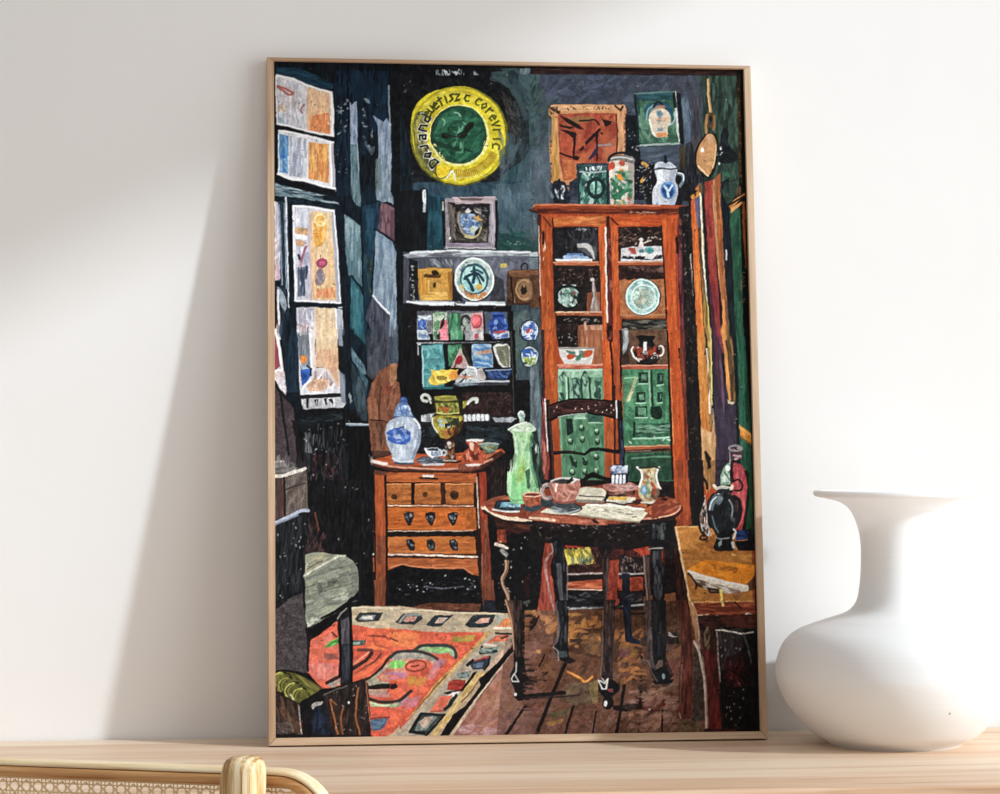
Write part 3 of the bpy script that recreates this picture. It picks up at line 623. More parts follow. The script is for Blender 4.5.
# leaning plate
oval('1c2228','448 478 108 118',n=.2,rot=-10); oval('a8bcb8','446 472 102 112',rot=-10,n=.14)
dashes('d4dcd4 88a4a8 c4ccc4 6f9094','440 365 520 400 545 480 500 575 420 580 350 500 360 400',90,6,3,60,70,.6); ring('dfe6e0',2,'446 472 100 110',rot=-10); dashes('cc7838 d89a48 b8683c','370 500 400 500 500 575 440 585 370 540',18,5,3,60,60,.8); dashes('cc7838 d08a58','480 540 520 540 500 580 470 580',8,4,3,60,60,.8); dashes('2c5064','370 420 400 380 420 372 380 450',12,4,1.6,50,60,.7)
oval('31505a','446 470 76 82',rot=-10,n=.2); oval('9cc8c4','444 474 66 72',rot=-10,n=.16); dashes('b8dcd4 7cb0b0 8cc0bc','400 410 490 420 500 520 420 540 385 480',40,9,3,60,60,.6)
stroke('1a3848',3,'444 410 446 450 440 490',1); stroke('1a3848',2.6,'446 440 420 450 395 470',1); stroke('1a3848',3,'400 460 420 490 440 530'); stroke('1a3848',2.6,'450 440 475 450 495 480',1); stroke('1f4454',2.2,'430 430 460 425 490 440',1); stroke('1a3848',2,'455 450 470 470 480 500'); oval('c8a048','470 512 18 16'); oval('d8b868','380 512 12 14',a=.8)
# small brown plaque
patch('4c3020','620 430 690 420 741 424 741 620 625 600 616 500',n=.3); patch('7c5034','622 430 741 422 741 460 640 462',n=.25,d='h'); patch('58341f','645 462 741 462 741 612 650 600',n=.25); ring('1a1a1c',1.6,'712 408 16 20',t0=150,t1=390); patch('8a6444','672 480 700 470 741 480 741 578 690 580 668 540',sm=1,n=.2); ring('b08a5c',1.6,'708 528 40 52'); patch('1f1810','690 530 700 500 708 520 718 500 722 530 730 535 715 556 695 552'); stroke('c4a484',2,'648 560 656 596'); stroke('1a100c',2,'640 462 652 600')
patch('3a2216','616 560 650 600 741 600 741 625 620 612',n=.3)
patch('c2c6c8','86 590 160 585 360 592 610 590 610 612 360 612 170 612',n=.15,d='h'); stroke('f0f0f0',2,'90 590 160 600 350 602'); stroke('e8ecee',2,'400 600 608 606'); dashes('3c3c40','340 590 400 590 400 612 340 612',6,7,2,5,10,.8); patch('0a0a0e','86 612 650 612 650 650 90 660',n=.4)
# ---------------------------------------------------------------- ground of the middle band
at(0,0,1)
patch('33424a>4e5c62','508 305 545 305 548 520 508 520',n=.2,d='v'); dashes('5c6c72 42525a 4c6460 6a767c 38484e','510 310 545 310 545 510 512 510',70,16,4,92,15,.55)
patch('4c6a5c','512 312 526 312 526 350 516 380 512 380',n=.2,a=.5)
patch('241614','410 385 514 385 514 480 410 480',n=.4); patch('0b0e12','398 305 416 305 420 470 398 470',n=.5,d='v'); patch('0d1014','412 412 514 412 514 470 412 470',n=.5)
dashes('3c2420 2a1a18 4a2e28 1a1212','450 388 512 388 512 414 450 414',60,6,1.4,92,30,.6)
# ---------------------------------------------------------------- tall red cupboard
at(530,190)
patch('4c5a62','0 0 40 0 40 260 0 280',n=.2,d='v'); patch('2f4a48','0 270 40 260 44 330 0 325',n=.2); patch('1c3c3a','0 300 40 296 42 326 0 325',a=.7); patch('b4babc','0 330 40 326 44 352 0 352',n=.15,d='h')
patch('67757c','0 355 40 355 44 420 0 420',n=.2); patch('7a4c30','0 425 44 422 46 450 0 455',n=.2); patch('54341f','0 455 46 455 50 620 0 625',n=.25); oval('8a6444','0 530 14 50')
patch('8c2c14','14 84 40 74 688 78 860 84 860 140 688 140 40 135 36 120',n=.2)
patch('b0461e>94361a','16 86 60 78 688 80 855 84 855 100 300 100 40 96',n=.2,d='h'); stroke('dd8458',1.6,'20 86 60 78 350 80 688 82',1,a=.8); patch('5a1c10','36 100 688 102 855 100 855 128 688 130 40 122',n=.3,d='h'); dashes('8a3418 6c2412 a84a28 4a180e','40 98 855 100 855 126 45 122',60,20,1.6,0,6,.6); dashes('b89a84 d0b49c','520 110 680 110 680 126 520 126',16,3,1,0,20,.6); patch('1c0c0a','14 86 40 120 50 128 36 130')
patch('b8441c','42 128 860 128 1000 1700 100 1700 60 800',n=.2,d='v')
patch('4a1810','42 128 60 130 80 800 100 1700 84 1700 56 700',n=.3,d='v'); patch('c04a20>b4521f','60 135 120 140 140 790 60 790 56 300',n=.2,d='v'); dashes('d0642c a03c18 b84a1c 8c3416','58 140 122 140 140 790 66 790',60,24,2.4,91,4,.5)
patch('7c3c1c','118 150 380 130 388 194 122 194',n=.2,d='h',a=.5); patch('c8602c>b84e22','105 145 400 135 400 190 120 192',n=.2,d='h'); dashes('d87838 a84c20 e08c4c c05a28','108 145 398 138 398 188 122 190',40,20,2.2,0,8,.6); stroke('2c100a',1.4,'70 145 108 190',a=.9); stroke('2c100a',1.6,'118 150 122 190 130 640')
patch('cf5620>c4461a','360 190 404 180 410 780 385 790 372 500',n=.2,d='v'); dashes('e06a2c b4441a d8602a','362 190 404 185 408 790 386 790',30,24,2.4,90,4,.55)
patch('281010','404 138 420 138 426 794 408 794',n=.3); patch('5c1c18','408 190 430 190 440 794 415 794',n=.3,d='v'); stroke('f4dcc8',1.8,'400 200 402 420 406 560 410 700',n=.2); dashes('8c4a40 a8604c','410 260 432 260 436 580 420 580',6,10,2.4,70,15,.8); dashes('1c0c0a','410 720 440 720 440 794 410 794',12,6,3,90,30,.9)
patch('d4521e>cc4a1c','424 140 860 135 862 190 466 192',n=.2,d='h'); dashes('e46a2e c2441a dc5c24','426 145 860 140 860 186 466 188',40,20,2.6,0,8,.5); stroke('2c100a',1.6,'428 150 466 186'); patch('cc5220>c04a1e','426 190 466 186 474 794 442 794 434 400',n=.2,d='v'); dashes('de6a30 a83c18','428 195 464 195 470 790 444 790',30,24,2.4,90,4,.5)
stroke('f0d0b8',1.2,'44 190 50 350 56 560',a=.8); dashes('e8c8a8','60 200 85 300 85 460 70 460',5,10,1.2,92,10,.7); stroke('200c08',2.4,'68 225 70 285')
# glass, left door
patch('17161a','124 196 360 194 376 640 380 794 140 794 132 640',n=.4); dashes('3a3a40 2c2628 55565c 1c1a1c','200 200 360 200 360 330 180 330',60,14,2,80,40,.5); dashes('a4a8ac','230 200 350 200 350 220 230 220',8,4,1.2,0,90,.8); patch('3c3e46','240 260 355 250 358 375 320 375 260 300',a=.5,n=.2)
patch('6c6e74','250 300 350 296 350 360 300 340',n=.2,a=.5); patch('bcb8b4','248 284 300 282 326 296 336 330 346 370 335 365 318 330 300 308 250 302',n=.1)
patch('8aa4c4','172 350 200 342 300 348 316 362 180 366',n=.2); patch('5c7cac','192 336 280 334 286 346 200 346',n=.2); patch('d4ccc8','132 366 328 364 330 378 140 378'); stroke('f0ecea',1.4,'140 370 326 366')
patch('b4603a','126 380 360 380 372 402 132 398',n=.2,d='h'); stroke('d88a60',1.4,'126 382 360 382')
patch('1c1412','134 402 368 402 376 540 300 540 296 640 140 640',n=.4); dashes('7a5a48 4a3228 34241c 9a7c68','140 405 360 410 360 520 140 500',70,3,1.2,30,80,.6); patch('14181a','296 540 372 540 374 650 300 650',n=.3); patch('8c4c2c','300 545 330 540 320 640 300 650',n=.2,d='v'); patch('9c5c3a','344 540 368 540 374 650 340 650',n=.2,d='v')
oval('141c1e','204 566 66 62',n=.4); dashes('9cb8ac 4c7c6c c4ccc0 2c5448 e0e4dc 7c9c90','150 540 180 510 240 510 268 560 260 610 200 620 150 600',70,7,2.6,50,70,.75); patch('a8ccbc','150 560 200 550 205 600 160 600',a=.6,n=.2); patch('2c3c3c','175 505 240 502 244 516 175 520'); stroke('c0ccc8',1.4,'176 504 240 504'); oval('8c4c48','232 545 14 10',a=.8); ring('0c1012',2,'204 566 64 60')
patch('8a7870','328 480 340 480 352 560 366 620 368 648 318 648 320 610 332 560',sm=0,n=.2); oval('c0b4ac','330 474 12 10'); stroke('c8b8b0',1.6,'334 490 338 560 326 620',a=.8); patch('b4a49c','340 570 350 580 360 640 346 645',a=.6)
patch('a4542f','136 646 378 646 382 668 140 664',n=.2,d='h'); stroke('e0b090',1.2,'138 646 378 646'); dashes('d0a080','140 645 378 645 378 660 140 660',20,3,1,0,20,.7)
patch('150f0e','140 668 380 668 385 710 345 716 250 712 140 730',n=.4); dashes('bcaea0','170 680 370 680 370 700 170 700',16,3,1.2,0,40,.6); patch('2c1e1a','140 712 260 706 262 794 144 794',n=.5); patch('9c5a3a','256 715 290 712 290 794 258 794',n=.2,d='v'); patch('b07a5c','300 715 384 712 386 794 296 794',n=.2,d='v'); stroke('d0a88c',2.4,'290 705 300 750 304 794'); dashes('c49478 8c5438','300 715 384 715 386 794 300 794',16,14,2.4,90,6,.6)
# glass, right door
patch('1f1310','466 196 730 194 735 380 470 380',n=.4); dashes('5c3c30 8a6a5c 3a2620','470 200 730 200 730 290 470 300',60,6,1.6,10,50,.55); dashes('d8ccc0','480 230 725 230 725 290 480 290',14,2.6,1.1,0,90,.8)
patch('c4c0c0','484 310 530 300 730 296 735 350 725 366 480 360',n=.14); patch('d8d4d4','486 330 730 325 732 360 640 366 560 350 500 345',n=.1); dashes('b4463c','520 305 560 305 560 340 520 340',6,6,3.4,80,20,.9); patch('b8483c','526 308 556 304 556 338 530 340',a=.5); patch('3c6c78','575 318 600 312 604 330 580 336',n=.3); oval('4a9490','632 318 24 18',n=.3); oval('2c6c70','632 318 10 10',a=.7); patch('dcd0cc','575 290 590 255 600 290 600 300 574 300',sm=1); oval('dcd8d4','588 262 8 10'); stroke('c8bab0',1.4,'600 280 640 268',1)
dashes('1c1418','490 350 610 350 600 370 490 370',12,9,3,20,20,.9); patch('d8d8dc','480 362 540 366 640 370 730 362 730 376 480 376',n=.1); dashes('2c2428','660 345 700 345 695 366 650 366',6,9,3,140,20,.9)
patch('b05a34','466 378 735 380 735 396 468 396',n=.2,d='h'); stroke('e09a70',1.2,'466 380 735 380')
patch('2c1816','468 398 735 398 740 480 470 480',n=.4); dashes('6c4a40 8a6a60 4a302a','500 400 735 400 735 440 540 430',40,7,2,10,40,.6)
patch('a8643a','472 478 500 470 520 480 550 470 600 475 740 470 744 680 480 680',n=.2); dashes('bc7848 94522e c48654','475 485 740 485 740 675 480 675',60,16,3,20,60,.5); stroke('8a4420',1.6,'480 680 744 680'); stroke('d89c6c',1.2,'480 664 744 660',a=.6)
oval('3c2a22','598 566 96 100',n=.2); oval('8cbcb4','596 566 88 94',n=.2); dashes('b8dcd4 6c9c98 9ccac0 d8e8e0 588c88','510 560 540 490 600 474 660 500 684 570 650 640 590 655 530 630',110,8,2.6,50,70,.55); ring('d4e8e0',1.8,'596 566 86 92'); ring('d0dcd4',2,'600 568 62 66'); oval('a4b8ac','598 568 50 54',n=.3); dashes('7c8c80 c4ccb8 8cb4ac b4a888','560 530 640 530 640 610 560 610',40,5,2,50,70,.6)
patch('2a2018','484 684 745 682 750 794 484 794',n=.4); patch('1c2020','484 690 745 690 745 740 500 735',n=.4); dashes('7c7466 4c4a42 14120f','490 690 745 690 745 740 490 735',40,10,2.4,5,12,.7); patch('6c5a3c','540 740 745 735 750 794 540 794',n=.25); patch('a4a8a8','486 736 510 732 524 745 520 794 486 794',n=.2,d='v'); dashes('1a1410','560 765 680 765 670 794 570 794',16,9,3,100,30,.9); stroke('1a1410',2.4,'565 775 690 768')
# ---------------------------------------------------------------- right of the cupboard: door edge, boards, curtain
at(640,190)
patch('0e0d0d','0 0 250 0 250 90 0 76',n=.5,a=.0)
patch('14100f','205 90 270 80 300 794 225 794 210 400',n=.4,d='v'); dashes('3a2420 5c4038 241614 9a8a80','225 120 265 100 290 790 235 790',110,3,1.1,85,50,.55); stroke('c8c0b8',1.4,'268 340 276 440 282 560',n=.3,a=.8)
patch('5a2028>4a1820','196 150 215 145 226 400 236 794 205 794 200 500',n=.3,d='v'); dashes('8c4444 3c141a 70303a','200 160 216 160 232 790 210 790',30,24,2,91,4,.6)
patch('c8481a','0 140 196 145 200 190 110 190 0 190',n=.2,d='h'); patch('d0501e>c8461c','114 150 190 146 198 400 214 794 148 794 132 480',n=.2,d='v'); dashes('e4672c b03c16 da5a24 c24a1c','118 160 190 150 208 790 150 790',60,24,3,90,4,.5); stroke('2c0c0a',3,'194 255 198 330'); stroke('200e0c',1.6,'112 190 130 480 140 680'); stroke('a8341a',1.4,'190 340 204 794'); dashes('7a4030','195 150 222 145 224 300 205 300',14,4,2,60,50,.7)
patch('101418','250 0 570 0 580 794 290 794 270 300',n=.4,d='v')
patch('d88a34','264 30 320 0 330 20 280 60'); patch('d8542a>dd8430','268 60 296 40 306 230 318 400 340 794 302 794 280 330',n=.2,d='v'); dashes('e87838 c8501e e89440 d87028','270 80 300 70 335 790 305 790',50,24,2.4,88,3,.55)
patch('5c5a78','288 50 314 30 318 200 304 205',n=.2,d='v'); patch('6a4a30>b4843c','310 200 330 220 352 560 372 794 344 794 322 420',n=.25,d='v'); stroke('ead8b8',2.2,'320 20 328 220 340 440 356 620 372 794',n=.15); patch('d8b458','340 540 358 600 376 794 362 794 344 620',d='v',n=.2); stroke('241a14',1.6,'316 260 330 420 350 600 360 794',a=.6)
patch('1c1214','330 10 348 10 364 420 395 794 376 794 348 480',n=.4); patch('a8382c>8c2c2c','340 0 382 0 398 300 430 794 395 794 362 400',n=.2,d='v'); dashes('c04838 7c2028 b84434','345 10 385 10 420 790 395 790',40,24,2.6,88,3,.55); patch('4a2030','362 480 376 500 410 794 385 794',d='v',n=.3)
patch('c4885c>b87848','380 0 396 0 414 260 436 580 432 600 420 500 400 300',n=.2,d='v'); patch('a8542a>8c5a30','398 0 426 0 440 300 468 700 475 794 450 794 430 560 412 300',n=.2,d='v'); dashes('c46a34 7c3c20 b87c48','400 10 428 10 462 700 440 600',30,24,2.4,88,3,.5); patch('d87c3c','434 580 446 580 462 794 442 794',n=.2,d='v'); patch('6c5034','450 560 466 640 480 794 462 794',d='v')
patch('2a4034','432 -4 530 -4 484 60 462 80 440 30',n=.3); patch('0c1622>10181c','426 20 462 80 480 300 510 794 478 794 452 480',n=.3,d='v'); stroke('c8d0d8',1.4,'456 320 458 370')
patch('1c4430>1f5438','470 100 540 90 546 400 560 794 505 794 492 400',n=.3,d='v'); dashes('2c5c42 14382a 34684a 1c4a34','475 110 540 100 552 790 508 790',60,26,3,89,4,.6)
patch('060707','530 90 560 60 578 794 545 794 540 400',n=.4,d='v'); patch('c07c3c','466 80 500 50 560 10 560 30 520 60 480 100',n=.2); patch('d89450','480 95 540 60 540 72 480 125'); patch('9c5420>7c3c18','540 66 556 60 560 260 572 420 560 420 544 220',n=.2,d='v'); stroke('20140c',2,'466 80 560 30'); dashes('6c5030','520 400 560 400 560 620 530 600',10,5,1.4,10,60,.7)
patch('0a0605','560 0 590 0 600 794 572 794',n=.3)
at(0,0,1)
patch('0b0c0f','270 395 420 395 420 745 270 745',n=.5,d='v'); patch('0c0b0d','400 380 548 380 548 620 400 620',n=.5); patch('17100f','545 470 700 470 700 620 540 620',n=.4)
dashes('2a2422 3a302c 1c1a1c','310 460 372 460 372 560 310 560',120,7,1.2,92,12,.5); dashes('c0c0c0','310 440 372 440 372 600 330 600',14,1.8,1,0,90,.6)
# ---------------------------------------------------------------- third band, left: window foot, radiator, chest back
at(260,330)
patch('07090c','75 50 741 50 741 794 75 794',n=.5); patch('0b1a28','420 0 560 0 580 300 560 420 450 420',n=.4,d='v')
patch('0a1c28','560 -60 590 0 610 200 570 260',n=.3)
patch('0c0e12','90 380 200 440 560 420 600 794 80 794',n=.5,d='v')
dashes('3a3c40 5a5c60 24262a 4a4440','210 470 440 520 440 794 240 794',90,11,1.1,92,12,.6); dashes('8a8c90 6a6c70','230 540 345 560 340 650 235 650',16,12,1.3,92,10,.7); dashes('4a2424 6a3434 30181a','270 660 460 660 460 794 280 794',40,8,1.4,90,25,.7); dashes('c8c8c8 909090','210 480 600 480 600 790 240 790',34,1.8,1,0,90,.7)
patch('121c22','195 480 440 430 440 470 210 520',n=.4,a=.7); dashes('3c4448 20282c','200 470 440 430 440 470 210 510',14,10,1.2,5,20,.6)
patch('b9b9c4','76 0 98 0 122 250 140 350 100 320 76 250',d='v',n=.2); patch('8c3c4c','76 10 92 10 108 190 78 215',n=.2,d='v'); stroke('efeef0',3,'82 0 100 80 112 170 118 215'); patch('e4e0e0','76 215 120 210 134 250 100 245 80 260',sm=1); dashes('e8e4e4 c8b8bc c49898','78 220 138 220 140 345 100 330 80 280',30,7,2.4,60,50,.7); patch('d8d4d8','90 250 136 250 140 340 110 330',a=.6)
patch('44383c','76 280 130 350 180 420 200 794 76 794',n=.2,d='o'); dashes('54464a 3a2e32 5e5054 40363a','76 290 180 420 200 700 76 690',140,6,1.4,90,90,.5)
stroke('14161c',3.4,'78 275 95 310 130 350 170 390'); patch('191719','100 330 116 350 140 520 160 680 150 690 130 540 112 430'); patch('151416','165 480 200 480 212 600 232 794 200 794 195 600')
patch('0e1c28|142a3c','112 0 205 0 220 420 180 420 170 380 140 330',n=.35,d='v'); dashes('1e3444 0a1018','118 0 200 0 215 400 180 400',30,24,2.6,91,4,.6); patch('0a121a','140 330 215 330 225 450 190 480 175 420',n=.3)
patch('d4cdd2','200 0 285 0 300 200 412 200 440 250 455 390 440 410 230 420 212 350 205 200')
patch('76808c','200 8 270 8 272 190 240 200 206 150',n=.25,d='v'); dashes('98a0a8 5c6874 88848c','202 10 268 10 268 150 208 150',24,14,2.4,90,8,.6); stroke('efeaec',3,'202 2 262 4 270 60 274 190'); patch('e2d4d0','272 0 290 0 296 200 276 195',d='v')
patch('e4c8a0>dcae88','294 0 410 0 418 300 400 300 340 200 296 196',d='v',n=.12); dashes('efdab4 d8b890 e8cca8','296 0 408 0 414 100 296 100',30,14,2.4,89,6,.5); dashes('dca480 e0b08c d09c7c','300 105 412 100 416 300 380 230 340 200 298 195',50,14,2.4,89,6,.6)
oval('d8803c','230 154 19 22',n=.2); oval('e89848','228 146 10 8',a=.8); patch('b08878','216 170 245 172 246 205 225 205',a=.8); patch('9cacc4','210 190 262 185 270 215 215 215',n=.2); patch('2c5cb4','214 210 268 205 268 240 250 270 226 296 218 260',n=.25); dashes('3c70cc 1c4490','216 212 266 208 240 280 222 290',14,9,2.4,70,40,.6); stroke('1c2840',2,'250 190 270 205 268 240')
patch('cfc4c4','290 205 345 205 370 215 390 260 420 315 425 345 220 345 216 315 250 280 270 260',n=.1); dashes('8c7c7c a49090 f0ecec b89c94','292 210 345 206 400 300 280 300',36,12,2.4,100,18,.75); patch('d4a888','255 290 290 262 345 262 362 280 345 315 265 325',sm=1,n=.15); dashes('e8c8b0 b88870','260 280 355 268 350 310 265 320',18,8,2,70,40,.7); patch('dfdfe4','216 330 240 300 260 325 345 325 362 290 420 320 424 346 218 348',n=.1); stroke('f4f2f2',2,'220 318 250 280 268 262',1)
patch('b4b4b8','222 352 426 350 450 360 455 392 436 408 232 418',n=.15); stroke('16161a',4,'215 354 320 350 424 344',n=.2); patch('1c1c20','244 365 260 362 258 412 248 412'); patch('1c1c20','288 368 308 365 304 402 292 405'); patch('1c1c20','334 362 360 360 355 395 340 392'); patch('1c1c20','362 366 380 362 396 392 384 395'); dashes('e4e4e8','232 360 440 360 440 405 235 412',14,7,1.6,90,15,.6)
patch('8c94a4','412 0 430 0 440 80 420 120 418 80',d='v'); patch('0c1218','415 80 440 90 452 200 440 240 418 210',n=.3); patch('7c8694','420 215 450 240 455 390 430 380 424 320',n=.15,d='v',a=.8)
patch('0c161e','440 0 480 0 492 400 465 400 455 230 440 90',n=.3,d='v'); dashes('8c989c','470 330 490 330 490 390 470 390',8,5,1.6,70,30,.7)
patch('2c4a58>466470','478 80 560 220 575 250 560 330 500 150',n=.2,d='v',a=.9); patch('54707c','480 90 555 190 562 240 540 230 490 160',n=.25,d='v'); dashes('7c98a4 3c5a68','482 95 550 190 560 235 500 160',22,12,2.4,80,20,.6); patch('1f4c58','490 0 552 0 560 80 520 40',n=.2,d='v'); stroke('0c1c24',2.4,'485 10 510 35 545 70',1)
patch('26363e','480 160 560 300 570 480 540 480 500 400 490 300',n=.3,d='v'); dashes('3c5058 1c2a32 4c6068','490 200 560 300 565 460 510 420',40,16,3,90,15,.5)
patch('343843>3c3e46','560 0 741 0 741 190 640 220 588 268 570 240',n=.25,d='v'); dashes('4c505c 2a2c34 44444c 585c68','565 10 735 10 735 170 600 250 575 230',80,16,2,92,8,.55); stroke('0c0c10',3,'560 240 590 270',1); patch('6c7884','700 0 730 0 728 150 712 158 706 90',n=.25,d='v',a=.8); dashes('9cacb8','706 0 732 0 730 150 712 150',10,14,2,90,6,.7)
patch('7a8894','455 494 580 498 580 510 455 506',n=.2); stroke('b0bcc4',1.2,'456 496 578 500')
patch('060708','455 510 585 510 600 794 470 794',n=.5,d='v'); patch('181c28','448 650 468 650 466 794 452 794',n=.3,d='v')
# brown rounded chair back
patch('4a2a1f','580 680 740 650 741 720 590 710',n=.3); patch('7c4a34','590 280 630 220 690 180 741 176 741 480 720 690 620 690 590 640 575 480 566 380',sm=0,n=.2); dashes('94583c 6a3c2a 8a5440 a06848 5a3224','590 285 690 185 741 180 741 480 640 680 595 620 570 400',120,18,3,100,15,.5); patch('a4704c','690 190 720 178 722 260 700 285 686 270',n=.15,sm=1); patch('8a3c2c','645 300 690 280 700 330 660 348',n=.2,a=.6); stroke('5a3020',2,'640 300 630 400 632 480'); patch('1c0e0a','716 270 724 200 741 190 741 280',n=.3); stroke('3c2018',1.6,'585 475 640 480 700 500',1); patch('6a3e2c','588 480 680 490 660 620 620 650 596 600',n=.25,a=.8); dashes('8a5c44 4c2c20','590 480 680 490 660 650 610 650',40,14,2,92,20,.5); patch('2a1a16','590 640 720 640 720 690 600 690',n=.3,a=.6)
# ---------------------------------------------------------------- blue and white lidded jar
at(390,330)
patch('0b0b0e','40 0 150 0 150 490 60 400 40 180',n=.4,d='v'); patch('3a4652','0 0 45 0 45 160 20 190 0 180',n=.3,d='v',a=.8); patch('9c6a48','0 180 30 175 36 260 20 290 0 300',n=.2)
# ---------------------------------------------------------------- display shelves with cards and pots
at(390,190)
patch('100c0e','80 612 640 612 640 800 80 800',n=.4); patch('5c5c64','142 640 492 640 498 794 142 794',n=.3); patch('4c5460','500 645 620 645 625 794 505 794',n=.2)
patch('a4b0b8','148 664 220 664 224 760 148 760',n=.15); patch('3a5cac','150 690 190 690 190 760 150 755',n=.3); dashes('2c4c9c 5c80c8 c8d4dc','150 680 210 690 210 755 150 755',20,7,2.4,60,60,.8); patch('6c6c70','190 690 225 690 220 755 195 755',n=.3); patch('c4c4c0','145 765 210 760 212 794 145 794',n=.2); stroke('d4d8dc',2,'150 670 190 680 210 668')
patch('a4b89c','228 650 300 645 310 794 228 794',n=.2); dashes('c4d0b8 4c7c54 8cac84 d8dcd0','230 652 300 648 300 790 230 790',50,8,3,60,60,.7); patch('dc6a78','265 690 300 690 308 790 275 794 262 750',n=.2); patch('2c2424','272 690 290 670 285 720 262 740',n=.3); oval('e48088','290 740 14 30',a=.8); patch('4c8454','232 700 256 680 264 740 240 760',a=.7,n=.3)
patch('2f6c48','312 655 372 650 376 794 312 794',n=.2,d='v'); dashes('4c9464 1c5034 3c8058 6cac84','314 655 370 655 374 794 314 794',40,14,3,88,10,.6)
patch('9c9c98','375 655 428 648 430 794 378 794',n=.3); dashes('5c5c5c bcbcb8 3c3c40 8c9c8c','376 660 428 655 430 790 378 790',40,9,2.6,70,50,.75); ring('2c2c30',2.4,'400 700 22 34',t0=160,t1=330); patch('2c2c30','388 730 400 720 400 790 386 770',a=.8)
patch('d8a4a4','428 650 490 648 494 794 430 794',n=.15); oval('dc5c64','456 694 28 36',n=.2); oval('e88088','450 690 16 22',a=.6); ring('a43c44',1.6,'458 695 26 34',t0=-60,t1=120); patch('e0d0c8','432 740 490 735 494 790 432 794',a=.7,n=.2); oval('b43c44','458 775 9 16')
patch('2c4ca0','522 700 540 680 555 660 600 655 608 680 622 705 620 740 590 750 540 748 522 730',sm=1,n=.25); dashes('4c74cc 204080 8ca8dc 1c3484','530 690 610 680 618 735 530 740',30,8,3,60,60,.75); patch('14286c','535 652 605 650 600 672 545 674',n=.2); stroke('3c5cac',2,'540 655 600 654'); patch('bc5c54','540 748 600 745 605 772 545 770',n=.2); patch('d4d8e0','524 745 545 750 550 790 530 775',a=.8); patch('c4ccd8','545 772 605 770 610 794 550 794',n=.1); oval('9cbce8','560 700 10 14',a=.6)
patch('0c0a0c','630 640 650 640 660 800 640 800',n=.3); patch('4e5c5c','650 660 741 650 741 794 656 794',n=.2)
oval('2c3c4c','733 745 50 56'); oval('ccd4d8','733 744 45 50')
at(390,330)
patch('0d0b0d','140 20 660 20 660 500 140 500',n=.4); patch('2a1a18','380 310 640 305 645 460 390 460',n=.4); dashes('3c2622 1c1214 4a302a','390 315 640 310 640 450 390 450',80,7,1.4,92,20,.6); dashes('5c4c48 7c6c68','560 310 640 310 640 460 560 460',20,2,1,0,90,.6)
# wall of the lower row of the top shelf carried down
patch('c4ccd0','145 0 190 0 210 40 210 52 145 50',n=.15); dashes('3c5c94 7c94b8','150 5 205 25 205 50 150 45',10,6,2,30,40,.8); patch('c4ccc0','228 0 300 0 305 55 230 52',n=.15); dashes('4c7c5c','230 10 250 0 250 50 235 50',6,8,3,80,30,.8); patch('e08490','255 0 305 0 310 52 262 52',n=.2); patch('2a2424','245 30 262 10 266 50 250 52'); patch('2f6c48','315 0 385 0 385 56 318 56',n=.2,d='v'); dashes('4c9464 78b48c','318 0 385 0 385 54 320 54',16,10,3,80,20,.6); patch('b0a8a8','400 0 492 0 496 54 400 54',n=.2); oval('c04850','456 32 10 16'); patch('d8d8d4','470 10 490 10 490 50 470 50',a=.7); patch('8a8a8c','392 0 420 0 425 55 400 55',n=.2)
patch('b4bcc8','535 10 630 4 632 40 560 50',n=.2); patch('bc4c4c','545 8 610 0 612 14 555 20',n=.2); patch('3c5494','525 0 545 8 560 50 545 52',n=.3); dashes('3c5ca4 e0e4ec','540 20 625 15 625 42 555 46',10,8,2.4,170,20,.8)
stroke('8c8c90',2,'146 66 300 66',n=.3); stroke('6c6c70',1.4,'300 68 640 60',n=.3); patch('0a090b','140 54 640 52 640 62 140 64')
patch('3f8488','165 80 278 72 290 140 285 300 170 306 172 180',n=.18); dashes('5ca4a4 2c6c70 7cbcbc 4c9494','168 85 275 80 285 200 280 300 172 300',80,10,3.4,60,60,.6); patch('74b0b0','170 84 210 80 205 110 172 110',a=.7); stroke('a4ccd0',1.8,'160 74 172 150 176 300'); patch('3c6c74','180 150 270 150 250 180 190 175',a=.7,n=.3)
patch('101012','282 90 310 85 312 200 290 200',n=.3); patch('3c7c54','305 80 380 75 384 110 350 130 330 190 310 190',n=.25); dashes('5ca47c 2c5c3c','308 82 378 80 360 110 330 170 312 170',24,9,3,60,50,.7)
patch('bca49c','372 95 425 205 322 198',n=.15); dashes('d4c0b4 a48c88','370 105 420 200 330 195',24,7,2,60,60,.6); oval('b4242c','365 160 18 26',rot=30,n=.2); stroke('5c3830',1.4,'350 175 342 200'); patch('2a2420','375 85 395 85 432 180 428 205',n=.3)
patch('7894ac','432 75 530 72 545 130 545 205 440 200 432 140',n=.2); dashes('94b0c4 5c80a4 3c74b4 acc0cc','434 78 535 75 540 200 440 195',60,12,4,30,40,.7); patch('b48c74','455 115 535 100 540 122 465 130',n=.2); patch('3c78b8','445 150 540 165 540 200 445 190',n=.25,a=.8); stroke('b4ccd8',2,'450 170 520 180 545 200',a=.8)
patch('d4d4cc','545 85 560 75 620 72 634 90 636 200 610 205 575 180 555 130',sm=0,n=.1); patch('6c6c58','560 90 625 80 632 110 630 195 605 190 580 165 565 120',sm=0,n=.15); stroke('a4a48c',1.4,'600 110 620 185',a=.7)
patch('b4b8b8','345 265 365 240 410 195 440 198 465 230 465 280 345 290',n=.15); dashes('dce0e0 8c9498 c4c8c8','360 250 410 200 460 230 460 275 360 280',40,9,2,60,60,.7); stroke('e8ecec',2,'412 196 445 200 464 230 468 275',1); patch('b4a8a4','460 210 486 195 510 250 500 265 465 265',n=.2); stroke('484440',2,'400 235 380 270 350 295',1)
